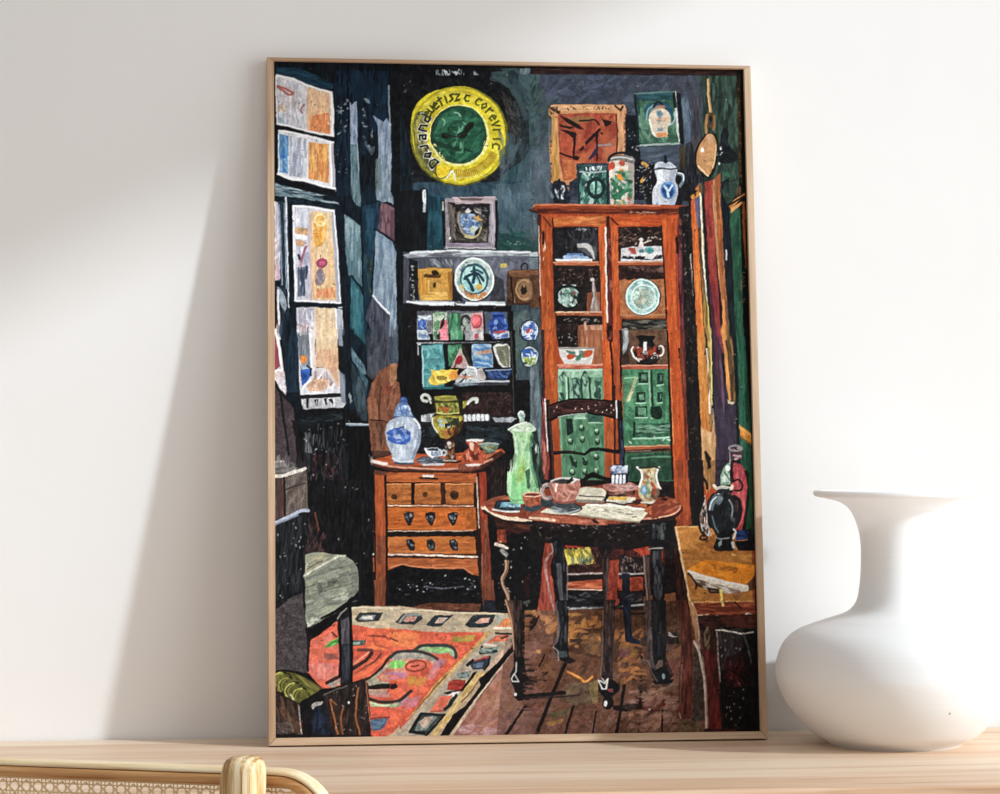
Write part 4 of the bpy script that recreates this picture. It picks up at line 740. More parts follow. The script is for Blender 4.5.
patch('d8b83c','200 270 225 235 212 208 250 215 275 208 300 215 320 205 345 212 362 208 352 235 358 260 325 262 300 280 250 292 215 290',sm=0,n=.16); dashes('ecd050 e8c040 f4e078 c89c2c','205 270 230 215 350 212 350 258 300 278 220 288',60,10,3.4,30,50,.8); dashes('d88834','310 215 360 215 352 262 310 262',14,7,3,40,50,.8); patch('7c6420','245 248 270 240 305 252 285 265 255 262',sm=1,a=.8)
stroke('c89474',2,'360 245 400 250 440 245',1); stroke('b06c54',1.6,'385 235 402 255')
patch('1f3054','505 212 645 205 640 235 620 262 560 268 520 255',sm=0,n=.25); dashes('34508c 142040 4c6cac','510 215 640 210 620 258 530 258',30,8,2.4,20,40,.8); stroke('8c9cb4',1.6,'508 212 640 206'); stroke('0c1020',2,'510 205 640 200')
stroke('b8c0c8',2,'420 276 500 270 628 272'); patch('34343c','330 290 420 280 630 278 620 290 440 294 340 304',n=.3); patch('90a4b0','330 282 415 276 470 290 380 300',n=.2,a=.8); patch('0a0a0c','150 305 660 296 660 330 150 330',n=.3); stroke('2c6468',2,'172 304 200 308 330 306')
stroke('b8b8b8',2,'152 75 150 130'); patch('0a090b','150 80 166 80 172 310 156 310'); patch('0b0a0c','638 0 662 0 672 480 648 470',n=.3,d='v'); stroke('5c5450',1.2,'640 10 650 250 655 440',a=.6)
stroke('1c1a1c',3,'165 498 400 496 640 492'); patch('8c9094','540 465 640 460 670 470 640 488 560 488',n=.25); patch('a4a8a8','165 450 235 440 240 484 165 484',n=.2); dashes('d4d8d8 747c80','165 450 235 445 235 484 168 484',18,6,3,80,30,.8); patch('b4b8bc','385 450 520 445 522 480 390 482',n=.25)
for q in range(6): oval('d8dcde','%d 462 11 17' % (398+q*23),n=.15); stroke('50585c',1,'%d 450 %d 480' % (410+q*23,410+q*23))
dashes('9ca4a4 b4b4b0','170 510 640 505 640 620 170 620',34,2,1,0,90,.7); patch('14181c','160 500 650 495 645 640 160 640',n=.4,a=.6); patch('24343c','200 510 235 510 250 560 220 570',a=.7); dashes('2c3c44 1c2428','400 510 620 505 620 600 400 600',30,14,3,10,30,.6)
# round plates on the teal wall
at(390,190); oval('1e2c38','734 745 52 58'); oval('c4ccd4','734 744 46 52',n=.12); dashes('3c64ac 7c94c0 3c5c9c','700 705 741 695 741 730 712 735',18,6,3,60,60,.8); dashes('b43c3c','715 740 741 738 741 752 715 752',4,6,4,0,10,.9)
at(530,190); oval('1e2c38','-2 745 50 58'); oval('c4ccd4','-2 744 44 51',n=.12); dashes('2c54a4 5c80c0 3c5c9c','-30 700 20 700 38 740 20 770 -40 740',26,7,3.4,60,60,.85); patch('b43c3c','-20 738 12 732 14 755 -18 758',n=.2); dashes('e4e8ec','-30 705 30 705 30 790 -30 790',12,5,2,60,60,.8); dashes('2c54a4','-40 770 30 765 20 790 -30 790',8,6,3,10,30,.8)
at(530,330)
oval('22303a','-2 140 52 60'); oval('bcc8c4','-2 140 45 53',n=.15); dashes('2c54a4 3c5c94','-42 100 30 95 38 140 -35 140',22,7,4,40,50,.85); dashes('a8b83c 6c8c34','-35 145 35 145 20 185 -25 185',18,8,3.4,40,50,.85); dashes('3c4c3c','-40 170 0 170 0 190 -30 190',6,5,2,40,40,.8); dashes('e0e8e0','-40 100 38 100 30 190 -30 190',10,5,2,60,60,.7)
# ---------------------------------------------------------------- chest of drawers
at(390,460)
patch('8c3c1c>5a2a1c','-100 0 60 -20 230 -30 575 -10 600 100 560 794 -100 794',n=.3,d='v',a=.0)
patch('1a1210','480 10 620 0 640 190 540 300 560 794 470 794',n=.4,d='v'); dashes('3a2622 241816 4c342c','500 20 600 20 600 180 510 320',60,6,1.4,95,30,.5)
patch('c0552c>a8441f','-105 0 60 -36 300 -30 590 -60 610 -40 500 30 480 50 300 62 0 52 -95 20',n=.2,d='h'); dashes('d87040 b04a24 e08858 c86034','-100 0 300 -25 590 -55 490 28 300 40 -90 10',60,16,2.4,175,10,.5)
patch('4a241a','-96 8 0 28 300 44 440 36 590 -52 604 -34 490 46 440 62 300 66 0 58 -95 30',n=.3,d='h'); stroke('c88a70',2.2,'-95 8 0 34 160 46 300 48 440 40 540 -6',n=.2); patch('7a3c28','360 20 490 10 480 44 420 60 360 60',n=.25,a=.8); stroke('e4d4cc',3,'-104 4 -60 12 -20 20')
patch('2a1008','-90 60 460 62 478 794 -90 794',n=.3)
patch('b4562a>a85022','-85 64 460 70 462 120 -85 115',n=.2,d='h'); dashes('cc6c34 9c4420 b85a2a','-80 70 455 75 455 112 -80 108',30,18,2.4,0,5,.5); patch('e8e0d8','170 78 235 78 228 92 178 92',n=.1); stroke('2a140c',2,'160 95 250 98')
for a,b in ((-70,112),(130,268),(290,442)):
    patch('b4682f>a4561f','%d 128 %d 126 %d 236 %d 236'%(a,b,b,a),n=.2); dashes('c8783c 8c4c20 bc6a30 a05a2c','%d 130 %d 130 %d 234 %d 234'%(a,b,b,a),34,14,2.6,175,10,.5); stroke('dc9058',1.2,'%d 128 %d 126'%(a+4,b-4))
    stroke('160c08',2.2,'%d 240 %d 240'%(a-10,b+10))
patch('160c0a','112 122 130 122 130 240 114 240',n=.3); patch('3c1c10','268 120 292 120 295 240 270 240',n=.3)
oval('4a2814','22 195 16 14',n=.4); oval('5c3418','186 184 14 14',n=.4); oval('4a2814','340 186 24 24',n=.4); oval('2c1a10','335 190 14 14',n=.4)
stroke('e8a888',1.6,'-80 240 120 242 440 243',n=.3)
patch('c05c20','-85 250 452 252 458 372 -85 368',n=.2,d='h'); dashes('d8702c a44a1c e07c34 b85420 cc6426','-80 254 448 256 452 368 -80 364',60,18,3,178,8,.5); patch('d4641c','150 255 300 258 320 320 180 330',a=.6,n=.2); dashes('8c4a20','380 256 450 258 452 366 400 366',16,10,3,92,20,.4)
for x in (100,215,332):
    patch('15181c','%d 282 %d 274 %d 276 %d 300 %d 345 %d 348 %d 310'%(x-30,x,x+24,x+26,x+10,x-2,x-24),sm=0,n=.4); dashes('4c545c 2c3034 8c9498','%d 282 %d 280 %d 300 %d 335 %d 310'%(x-24,x+20,x+20,x+2,x-20),9,4,1.8,60,50,.8)
patch('140d0c','-90 372 460 372 466 404 -90 404',n=.4); stroke('c8a088',1.2,'-85 376 440 374',n=.3)
patch('b4602a','-85 406 448 404 456 498 -85 492',n=.2,d='h'); dashes('c8783a 9c4c22 bc682e d07a34','-80 408 444 408 450 494 -80 488',60,18,3,178,8,.5); patch('d86a1c','120 430 200 420 220 480 150 480',a=.6,n=.2)
for x in (108,214,336):
    patch('15181c','%d 424 %d 418 %d 440 %d 478 %d 480 %d 455'%(x-22,x+6,x+24,x+22,x-2,x-20),n=.4); dashes('4c545c 2c3034 7c8488','%d 428 %d 424 %d 470 %d 472'%(x-16,x+16,x+18,x-6),7,4,1.8,60,50,.8)
patch('2c1410','-90 496 460 500 470 528 -90 516',n=.3); stroke('ecc8b4',2,'-88 498 150 502 320 508 460 514',n=.3)
patch('b05a2c','-90 515 462 525 470 614 430 605 390 575 300 578 200 575 120 565 60 555 0 580 -90 600',n=.2,d='h'); dashes('c87040 944a24 a85428','-80 520 455 530 462 600 390 570 100 560 -80 590',40,16,2.6,175,10,.5); stroke('d48c64',1.2,'0 570 60 552 200 572 390 572 440 604',a=.8)
patch('08090c','-150 600 0 582 60 558 130 570 300 580 385 578 430 610 472 616 480 780 200 770 -160 794',n=.5); dashes('3c4450 24282e 6c7078','-100 640 470 620 470 760 -100 760',40,5,1.2,170,30,.5); dashes('d8d8d8','-100 600 470 600 470 770 -100 770',22,1.8,1.1,0,90,.8); stroke('50505a',1.4,'180 670 280 680 390 668',n=.5)
patch('7c3a24','120 760 300 755 490 765 490 794 90 794',n=.25,d='h'); stroke('c89c80',1.4,'150 752 300 755 480 762',n=.4)
patch('a8341c>7a3420','470 66 508 62 515 300 530 500 545 794 500 794 486 500 476 300',n=.2,d='v'); dashes('c44a34 8c2c1c b84028','475 70 505 66 512 300 485 300',20,18,2.6,90,4,.6); dashes('8c4a34 5c2c20 9c5438','485 320 515 320 540 780 505 780',40,16,2.6,91,5,.5); stroke('2a120c',2,'462 70 470 300 480 600 490 790'); stroke('e0c4b0',1.4,'458 90 466 250 470 360',n=.3,a=.8); stroke('c89880',1.2,'486 500 492 790',a=.6); patch('0e0d10','515 90 560 300 575 794 545 794 530 500',n=.4,d='v')
at(260,460)
patch('b04c22>8c4024','602 80 655 80 672 400 665 794 610 794 608 400',n=.2,d='v'); dashes('c8602c 9c4020 b85428','606 85 655 85 668 400 612 400',34,18,2.6,90,5,.5); dashes('7c4430 a05a3c 5c3020','612 400 668 400 662 790 612 790',44,14,2.6,91,6,.5); stroke('1a0c0a',2.4,'662 70 672 400 668 794'); stroke('120a0a',1.6,'602 80 608 400 610 794'); patch('5a3020','602 52 680 66 660 84 606 78',n=.3)
# ---------------------------------------------------------------- things on the chest
at(390,330)
patch('6c84a8','40 390 52 385 88 385 110 430 130 465 20 460 24 425',n=.2); patch('98b0cc','30 430 60 395 100 400 118 450 40 455',n=.15,a=.8); dashes('c4d4e4 5c78a8 3c5c9c','26 430 60 395 100 400 118 455 30 455',24,8,2.2,50,50,.7); oval('34508c','72 372 20 20',n=.3); oval('5c78b0','66 364 8 8',a=.8); patch('4c68a0','58 382 92 382 98 396 52 396'); stroke('3c5080',1.6,'20 460 70 466 128 462')
patch('a8b4c4','25 465 60 458 120 462 150 490 165 540 160 600 140 650 122 690 130 708 25 708 15 680 0 640 -20 590 -26 540 -18 500 0 478',sm=0,n=.12); dashes('c8d0dc 8c98ac b8c4d4 dce4ec','-15 500 120 466 158 540 120 680 25 690 -20 580',70,12,3,95,15,.55); patch('7c869a','130 480 150 490 165 545 158 610 130 680 110 690 140 600 148 540',n=.2,a=.7)
dashes('3c60b4 5c80c8 284898 7c9cd4','-20 540 20 520 60 515 110 540 108 580 60 610 0 595',70,8,2.6,40,40,.85); patch('3058b4','-10 560 10 580 40 595 80 585 108 560 105 590 70 606 20 600 -12 580',sm=1,n=.2,a=.9); patch('c8d4e4','20 560 50 550 60 575 30 580',a=.6); stroke('e8ecf0',2,'128 470 150 495 158 520',1); stroke('4058a0',1.8,'40 540 50 520 70 515',1); stroke('d0dae4',1.6,'15 680 60 696 120 690',1); patch('384458','20 700 130 702 126 712 28 712',n=.2)
# cup and saucer
patch('12161c','140 680 180 668 260 672 292 690 280 705 200 712 150 700',n=.3); oval('5c6470','216 690 76 20',n=.3); dashes('8c949c 3c444c b8c0c8','145 685 290 685 280 702 160 702',22,9,1.6,5,10,.7); patch('c8c8cc','165 708 290 705 280 716 180 718'); patch('c4c8d0','184 626 250 622 280 640 276 668 220 672 205 660',n=.2); patch('2c3844','190 630 250 626 258 640 205 640',n=.2); dashes('3c4c64 8c9cb4 5c6c84','215 642 275 640 270 668 225 668',12,6,2,60,40,.8); stroke('e4e8ec',2,'186 628 200 655 226 672',1); ring('b8c0c8',2,'282 650 14 14',t0=-90,t1=90)
# samovar
stroke('c0c4b8',3,'196 376 176 372 168 354 180 342 200 346 210 360 218 384',1); stroke('c8ccc0',3.4,'410 388 430 368 445 364 460 366 458 380',1,n=.1); patch('8c8430','360 380 410 372 400 410 380 420',n=.3)
patch('1a1612','215 370 235 350 360 350 384 372 386 420 392 490 360 560 300 590 250 560 225 510 222 460 240 440',n=.4)
patch('a8a03c','232 352 290 346 345 348 356 370 300 380 240 378',n=.2,d='h'); dashes('c8c05c 7c7428 8c8a40','234 354 352 350 352 372 240 374',18,9,1.8,2,8,.7); stroke('3c3818',1.8,'228 374 290 382 360 374')
patch('8c8a34','238 386 362 384 365 440 246 444',n=.25); dashes('b4b04c 5c6c2c c4c068 444c1c 74843c','240 388 360 388 362 440 250 440',50,7,2.6,70,50,.7); oval('b45c28','296 420 16 16',n=.3); dashes('2c2c18 b86c2c 5c7438','250 400 355 400 355 430 250 430',18,5,2.4,60,60,.8); stroke('24200e',3,'244 448 300 452 380 446'); stroke('c8c468',1.4,'244 440 300 444 364 438')
patch('9c8c2c','226 460 250 452 380 452 392 480 365 540 300 578 270 570 235 520 222 490',n=.25); dashes('b8a838 74682c c4b854 8c7c24 4c5a30 d4c860','228 465 380 460 370 530 300 572 245 525',80,8,2.8,60,60,.7); dashes('c8d0cc 9cb0a8','250 470 320 470 320 520 260 510',14,4,2.6,60,60,.85); dashes('2c3824 1c2418','290 465 370 465 360 510 290 520',20,6,2.4,60,60,.8); patch('a86c2c','260 530 330 520 310 575 290 578',n=.25,a=.85); dashes('8c3c1c 4c2414','300 530 370 500 350 560 320 575',12,7,2.4,70,40,.7); patch('2c1c10','350 500 390 470 385 520 345 575 300 590 330 560',n=.3,a=.8); stroke('e8e8d0',1.4,'225 465 226 500 250 540',1)
patch('3c1c14','290 580 340 575 345 640 350 690 290 690 300 640',n=.4); dashes('c8b8a8 e4d8cc 8c5c3c 1c1210','292 585 340 585 345 688 295 688',24,5,2.4,80,40,.85); oval('d8ccc0','312 600 12 10'); patch('1c1412','270 690 380 690 370 702 280 704',n=.3); stroke('b4a090',1.4,'280 690 350 692')
# red pot and green bowl
patch('b4482c','398 590 420 582 495 580 485 605 470 630 495 650 510 680 490 708 400 706 380 670 395 640 420 620',n=.2); dashes('c85c3c d87454 94341c e08c6c 7c2814','400 595 480 590 470 630 508 675 490 702 400 700 385 670 420 625',60,8,2.8,70,40,.65); patch('e4dcd4','400 580 450 576 498 578 495 588 450 592 405 590',n=.1); patch('d48870','400 650 420 640 425 680 405 690',a=.8); patch('5c1c14','430 660 470 650 470 690 440 690',a=.7,n=.3); patch('d8c8c0','395 712 440 705 490 706 470 720 410 722',n=.15); dashes('e8c0a8','420 595 450 592 440 640 425 640',5,7,2,80,20,.8)
patch('4c5c50','470 610 500 600 570 600 572 620 545 655 505 660 500 640',n=.25); patch('74887a','472 602 560 598 572 606 550 616 480 614',n=.2); dashes('94a890 3c4c40 8c8c50','480 615 568 612 545 650 505 655',22,9,2,10,20,.65); stroke('a4b4a8',1.2,'470 602 520 598 572 604')
# ---------------------------------------------------------------- cupboard, lower half
at(530,330)
patch('55656c','0 190 44 170 60 400 66 794 0 794',n=.2,d='v'); dashes('6c7c80 445058 7c888c','2 200 40 190 60 700 4 700',50,22,3,93,6,.5); patch('30423f','44 150 60 150 62 380 50 280',n=.3)
patch('6c2420>84342c','56 0 74 0 100 794 60 794 62 500 70 400',n=.3,d='v'); dashes('9c4438 c87868 5c201c','62 350 88 350 96 790 64 790',30,18,2,91,5,.6); patch('34201c','60 0 76 0 80 380 70 380',n=.3)
patch('b84e24>ac4822','76 0 134 0 140 190 150 400 170 794 110 794 96 380 80 370',n=.2,d='v'); dashes('d8642a a03e18 c8561f','80 5 130 5 148 370 100 370',50,24,2.6,91,4,.5)
patch('17110f','140 0 250 0 255 100 150 100',n=.4); dashes('4a3830 c8c0b4','140 0 250 0 250 90 150 90',14,2,1.1,60,60,.7); patch('9c5a3a','252 0 380 0 384 200 330 200 340 95 255 95',n=.2,d='v'); patch('6c4430','255 0 262 0 264 92 256 92'); stroke('c08a68',2.4,'290 0 300 50 304 92'); dashes('b47450 8c5034','260 0 380 0 380 190 340 190 340 95 260 90',26,16,2.6,91,6,.5)
patch('d4d0c8','150 92 200 90 300 92 342 96 334 150 322 184 180 180 160 140',n=.1); dashes('e8e4dc b0aca4 c4c0b8','155 95 338 98 322 180 180 178',30,9,2.4,10,20,.5); stroke('8c8880',1.6,'150 95 250 96 342 98'); patch('c4401f','195 135 215 125 238 132 232 150 205 155',sm=1,n=.15); patch('cc4c28','275 125 300 108 330 110 328 132 300 146 280 142',sm=1,n=.15); patch('3c6a58','185 105 215 112 240 118 225 130 200 122',sm=1,n=.2); patch('4c8068','240 160 250 140 270 120 275 140 265 160 248 166',n=.2); dashes('3c6a58','200 110 290 110 290 150 210 150',8,6,2,40,40,.8)
patch('b04a34','146 184 384 182 386 206 150 204',n=.2,d='h'); stroke('e4a488',1.3,'146 186 384 184'); dashes('d88870','150 186 380 184 380 202 150 202',12,9,1.6,0,6,.6)
patch('6c9c7c','146 206 386 206 390 400 396 794 170 794 150 400',n=.2,d='v'); dashes('8cb898 4c7c5c a4c8ac 5c8c6c 7cac88','150 208 384 208 388 380 152 380',90,14,3.4,92,10,.6)
patch('a4c4a8','150 215 200 212 380 212 384 250 150 250',a=.6,n=.2); patch('2c4c3c','155 250 175 215 198 250 190 260 175 300 158 260',n=.3); patch('2c4c3c','268 250 292 212 312 250 300 300 285 300',n=.3); dashes('9cc0a4 5c8c74','160 240 190 225 192 290 162 290',10,6,2,70,40,.8); dashes('9cc0a4 5c8c74','275 240 305 225 305 290 275 290',10,6,2,70,40,.8)
patch('34584a','222 260 245 248 268 265 265 370 230 370',n=.3); dashes('7ca890 1c3830 94bca4','226 260 265 262 262 365 232 365',24,7,2.4,80,30,.8); stroke('1c3830',2,'200 255 205 380'); stroke('1c3830',1.8,'270 260 274 370'); stroke('a8d0b0',2,'190 250 196 380'); stroke('1c3830',2,'315 255 320 370'); dashes('1c3830 2c4c3c','335 270 375 270 378 365 340 365',16,7,2.4,80,30,.8); dashes('1c3830','155 330 190 330 190 375 155 375',8,7,2,60,30,.8); stroke('b4d4bc',1.6,'155 215 380 210')
patch('4c7c5c','165 440 390 440 396 794 175 794',n=.2,d='v'); dashes('5c8c68 3c6a4c 6c9c78 447450','170 450 388 450 392 790 178 790',110,14,4,88,15,.55); patch('12241c','190 470 225 470 230 540 195 560',n=.3); patch('8cb498','230 440 292 440 292 470 232 470',n=.2); patch('34584a','305 450 380 450 380 495 310 495',n=.3); stroke('a4c8ac',1.6,'232 468 292 468'); stroke('94bc9c',1.4,'310 492 382 490')
for x,y in ((272,515),(352,535),(212,585),(276,575),(355,585),(232,700),(290,695),(348,668),(222,750),(288,748),(350,745)):
    oval('1a3024','%d %d 15 17'%(x+2,y+6),n=.3); oval('a4c4a4','%d %d 9 9'%(x,y-4),n=.2); oval('5c8464','%d %d 7 7'%(x+2,y+4),a=.8)
stroke('1a3024',3,'215 670 225 695 242 722'); stroke('1a3024',2.4,'280 680 300 710')
patch('d8521c>c84a1c','384 0 440 0 446 790 398 794 392 400',n=.2,d='v'); dashes('e8682a b8441a dc5c20','388 5 436 5 442 370 396 370',44,24,2.8,90,4,.5); dashes('a4502c c4602c 8c4020','396 440 442 440 446 790 400 790',34,20,2.8,90,4,.5); patch('1c0c0c','405 0 440 0 440 60 425 70 408 50',n=.4); dashes('8c3c30 0c0606','408 0 438 0 436 55 412 50',12,5,3,80,40,.8); stroke('2c0e0a',2.2,'426 60 436 190 440 380'); patch('b84c24>a04424','444 0 474 0 482 380 490 794 452 794',n=.2,d='v'); stroke('2a100c',1.8,'446 300 450 790'); patch('241210','472 0 484 0 490 210 480 380 474 200',n=.3)
patch('3c2c24','484 0 745 0 750 186 490 186',n=.3); patch('8c9090','490 0 520 5 522 60 510 110 492 130',n=.2,d='v'); dashes('b4b8b8','490 0 518 5 512 90 492 110',8,9,3,90,8,.6); patch('6c4a34','525 0 748 0 748 186 525 186',n=.2,a=.8); dashes('7c5840 5c3c2c','530 5 740 5 740 180 530 180',40,12,3,80,30,.5)
patch('141010','568 30 660 30 650 60 660 80 690 100 690 150 660 184 570 184 560 150 545 120 570 90 580 60',n=.4); dashes('1a1414 c4442c 8c2c20 d8d4cc 4c2a20','550 90 690 85 690 150 560 160',44,6,3,60,60,.8); patch('e4e4e0','600 62 618 62 618 110 600 110'); oval('b43c24','580 110 14 18',a=.8); oval('b8c0b8','610 120 14 10',a=.6); oval('b43c24','640 120 14 14',a=.8); stroke('e4dcd0',1.8,'545 90 538 110 548 140 575 165',1); ring('e0d8cc',2,'690 110 18 26',t0=-90,t1=100); dashes('0c0a0a','560 30 665 30 655 55 575 55',14,10,3,10,20,.9); stroke('0c0a0a',3,'570 182 670 182')
patch('a84c34','484 186 750 184 752 206 488 208',n=.2,d='h'); stroke('dc9478',1.3,'486 188 750 186')
patch('3c7450','488 208 756 206 768 612 494 618',n=.2); dashes('4c8860 2c5c40 5c9c74 34684a 64a47c','492 212 752 212 764 606 498 612',130,16,4,60,50,.5); patch('5c8c64','495 240 560 240 540 340 500 380',a=.5,n=.2); patch('c4b88c','556 255 575 250 545 320 520 378 505 378',n=.2,a=.75); patch('dccca0','530 335 548 322 530 375 512 380',a=.8)
stroke('8cbc94',1.6,'500 255 560 252')
for x0,y0,x1,y1 in ((575,225,624,285),(562,330,612,386),(556,405,620,462),(640,405,690,465),(672,330,700,386),(672,230,705,290)):
    patch('163024','%d %d %d %d %d %d %d %d'%(x0,y0,x1,y0-3,x1,y1,x0,y1),n=.4); patch('74a484','%d %d %d %d %d %d %d %d'%(x0+14,y0+8,x1-6,y0+8,x1-8,y1-20,x0+16,y1-16),n=.4,a=.7); stroke('94c0a0',1.6,'%d %d %d %d'%(x0,y1+2,x1,y1))
stroke('1c3828',2.4,'642 215 648 400'); stroke('8cb898',1.6,'632 215 636 400'); patch('12261c','640 415 690 410 700 440 690 470 645 465',sm=1,n=.3); dashes('5c8c68','560 410 615 410 615 455 562 455',10,7,2,50,30,.7)
patch('2c5840','550 495 745 490 748 565 556 575',n=.3); dashes('7ca88c 14281c 4c7c5c','556 500 740 498 742 545 560 550',50,10,2,0,8,.7); stroke('a4ccb0',1.8,'545 575 690 572 750 566'); stroke('14281c',2.4,'552 490 550 560'); dashes('dce4dc','490 560 760 560 764 606 500 610',5,3,1.6,0,90,.8)
patch('2c1814','494 616 766 608 768 640 500 650',n=.3); patch('a4502c','500 618 766 610 766 626 505 636',n=.2,d='h'); stroke('dc9c74',1.3,'500 618 766 610'); patch('c8b8a8','500 640 640 636 640 642 510 646',a=.5)
patch('2c5c40','494 650 768 642 778 800 500 800',n=.2); dashes('3c6c4c 1c4430 4c7c5c 2c5438','500 655 764 650 770 794 505 794',60,16,4,80,30,.5); patch('1a3426','515 665 620 655 760 655 760 794 530 794 520 720',n=.3,a=.6); stroke('5c8c6c',1.6,'540 680 640 672 760 670')
at(640,330)
patch('cc4e1c>c0461c','148 0 205 0 215 130 232 400 246 794 178 794 165 560 158 200',n=.2,d='v'); dashes('e0662a b03e18 d8561f c44a1a','150 5 205 5 240 790 180 790',70,24,3,88,4,.5); stroke('e88444',1.4,'160 200 166 400 176 600'); patch('200c0a','140 0 150 0 162 300 180 794 168 794 152 400',n=.3); stroke('140806',2,'205 100 212 140 208 145'); patch('6a2a20','208 130 220 0 240 0 256 794 244 794 228 400',n=.3,d='v'); dashes('94442c 4c1c18','216 10 236 10 252 780 246 780',30,24,1.8,89,3,.5)
patch('14100f','236 0 302 0 320 400 332 794 262 794 246 380',n=.4,d='v'); dashes('4c3830 2c1e1a 6c5444','240 5 300 5 326 790 262 790',110,3,1.1,85,50,.5)
patch('d08034>b87030','302 0 345 0 350 120 362 300 376 540 340 530 322 510 308 200',n=.2,d='v'); dashes('e09444 b86a28 c87834','304 5 345 5 370 520 325 505',30,24,2.6,89,4,.5); patch('8c7040','340 0 376 0 380 500 376 540 356 300 345 100',n=.25,d='v'); patch('d8c070','365 0 378 0 384 400 378 400',d='v'); stroke('1c1410',2.6,'350 20 356 80 345 125',1); stroke('ecdcc0',1.8,'352 100 362 230 370 440'); dashes('cca454 6c5428','345 0 372 0 378 440 358 320',18,16,2,89,4,.6)
patch('cc9c6c>bc8850','322 512 345 530 380 545 384 430 394 430 404 560 400 720 395 794 330 794 326 640',n=.2,d='v'); dashes('dcb488 b07c4c c8945c','328 530 395 545 398 780 334 780',30,20,2.6,90,4,.5); patch('1c120e','338 636 350 640 376 680 370 740 350 700'); patch('2c1a12','330 780 350 776 352 794 332 794'); stroke('8c7464',1.4,'384 420 392 480 402 560')
patch('2a1c26>3a2f3c','376 0 408 0 432 100 448 450 500 390 520 400 515 620 480 640 440 794 396 794 402 560 390 420',n=.2,d='v'); dashes('40364a 2c2430 4c4050 382f42','390 200 440 250 505 420 505 600 450 700 405 780',80,18,3.4,90,8,.5); patch('4c2c3c','385 0 405 0 430 120 445 300 440 440 420 330 400 180',n=.2,d='v'); patch('6c5c74','420 150 432 180 448 400 446 460 436 380',a=.6); dashes('8c3848','400 0 430 0 445 120 435 130',8,16,2.6,86,4,.7)
patch('d88a44>dc9048','430 0 456 0 472 200 482 370 470 378 456 280 445 120',n=.15,d='v'); patch('7c5c34>5c4428','458 0 490 0 512 250 508 380 482 396 474 250',n=.25,d='v'); stroke('241810',2,'456 60 468 130 478 240',a=.7); patch('dcc8a8','462 366 478 378 505 385 490 396 466 390',a=.8); dashes('a07844 3c2c1c','462 10 488 10 505 370 485 380',20,20,2,87,4,.6)
patch('0c1416','486 0 510 0 522 240 516 380 520 600 512 620 508 390',n=.3,d='v'); patch('1c4c38>174030','505 0 560 0 572 300 585 500 592 794 540 794 525 620 520 400 524 250',n=.3,d='v'); dashes('2c6448 14382a 347050 1c5440','510 5 555 5 580 480 590 780 545 780 528 500',80,24,3,88,4,.55); patch('060707','552 0 585 0 596 794 588 560 576 300',n=.3,d='v'); patch('d08430','526 500 560 525 590 550 592 612 560 590 532 565',n=.2); stroke('e8a858',1.6,'530 515 560 540 590 560'); stroke('7c5420',1.4,'532 565 590 608')
dashes('d8d8d0','480 0 590 0 590 640 500 640',10,2,1,0,90,.5)
# ---------------------------------------------------------------- left foreground: box, bench, armchair
at(260,460)
patch('3c3438','76 0 250 0 250 260 76 320',n=.3,a=.6)
patch('8c8884','78 10 130 4 180 12 200 40 180 60 130 85 78 80',n=.2); dashes('a8a4a0 6c6868 b8b4b0 545052','80 10 190 20 180 55 120 80 80 75',40,10,2,0,12,.6); patch('585450','78 40 190 40 150 70 78 70',a=.5,n=.2); stroke('c4c0bc',1.6,'78 12 130 6 170 16',1); patch('484446','180 0 205 10 200 40 186 40',n=.3)
patch('4a3a36','78 90 130 92 132 300 78 316',n=.25,d='v'); patch('655a52','128 92 240 44 250 110 254 262 190 280 132 300',n=.2); dashes('7c7068 544a44 8c7e74 5c4c48','132 95 236 55 248 250 136 290',60,16,2.4,100,30,.45); patch('5c3c38','100 96 128 98 130 300 100 305',n=.25,d='v',a=.6); stroke('d8d0c4',3.4,'78 86 130 84 180 64 236 46',n=.15); stroke('3c3430',1.6,'130 160 180 140 236 122'); stroke('1c1816',2,'128 94 132 298')
patch('14161a','78 340 130 322 200 296 254 270 258 440 240 470 228 560 232 690 160 740 78 780',n=.4,d='v'); dashes('2c3034 3c4044 1c1e22 0c0e10 34383a','80 345 250 280 250 440 225 680 80 770',140,20,1.6,92,8,.55); stroke('b4bcd0',3.6,'78 334 130 312 180 286 220 268 254 268',1,n=.15); stroke('7c8498',1.6,'78 344 140 318 200 292'); dashes('c0c4c8','80 350 250 290 225 690 80 770',20,2,1,0,90,.7)
patch('4c4346','78 780 160 730 232 700 236 794 78 794',n=.25); dashes('5c5356 3c3438','80 780 230 705 234 794 80 794',30,5,1.4,0,90,.5); dashes('5a3034 6c4a44 3c2a2c','250 280 350 400 350 490 245 490',50,8,1.6,95,25,.5); stroke('8c4c3c',1.6,'290 280 310 370',a=.8); patch('4c3034','245 470 340 470 340 490 245 492',a=.6,n=.4)
patch('878b7c','240 500 300 486 360 494 450 505 490 530 515 570 522 620 520 690 490 730 470 760 400 790 380 800 236 810 236 640 228 610 240 590',n=.16)
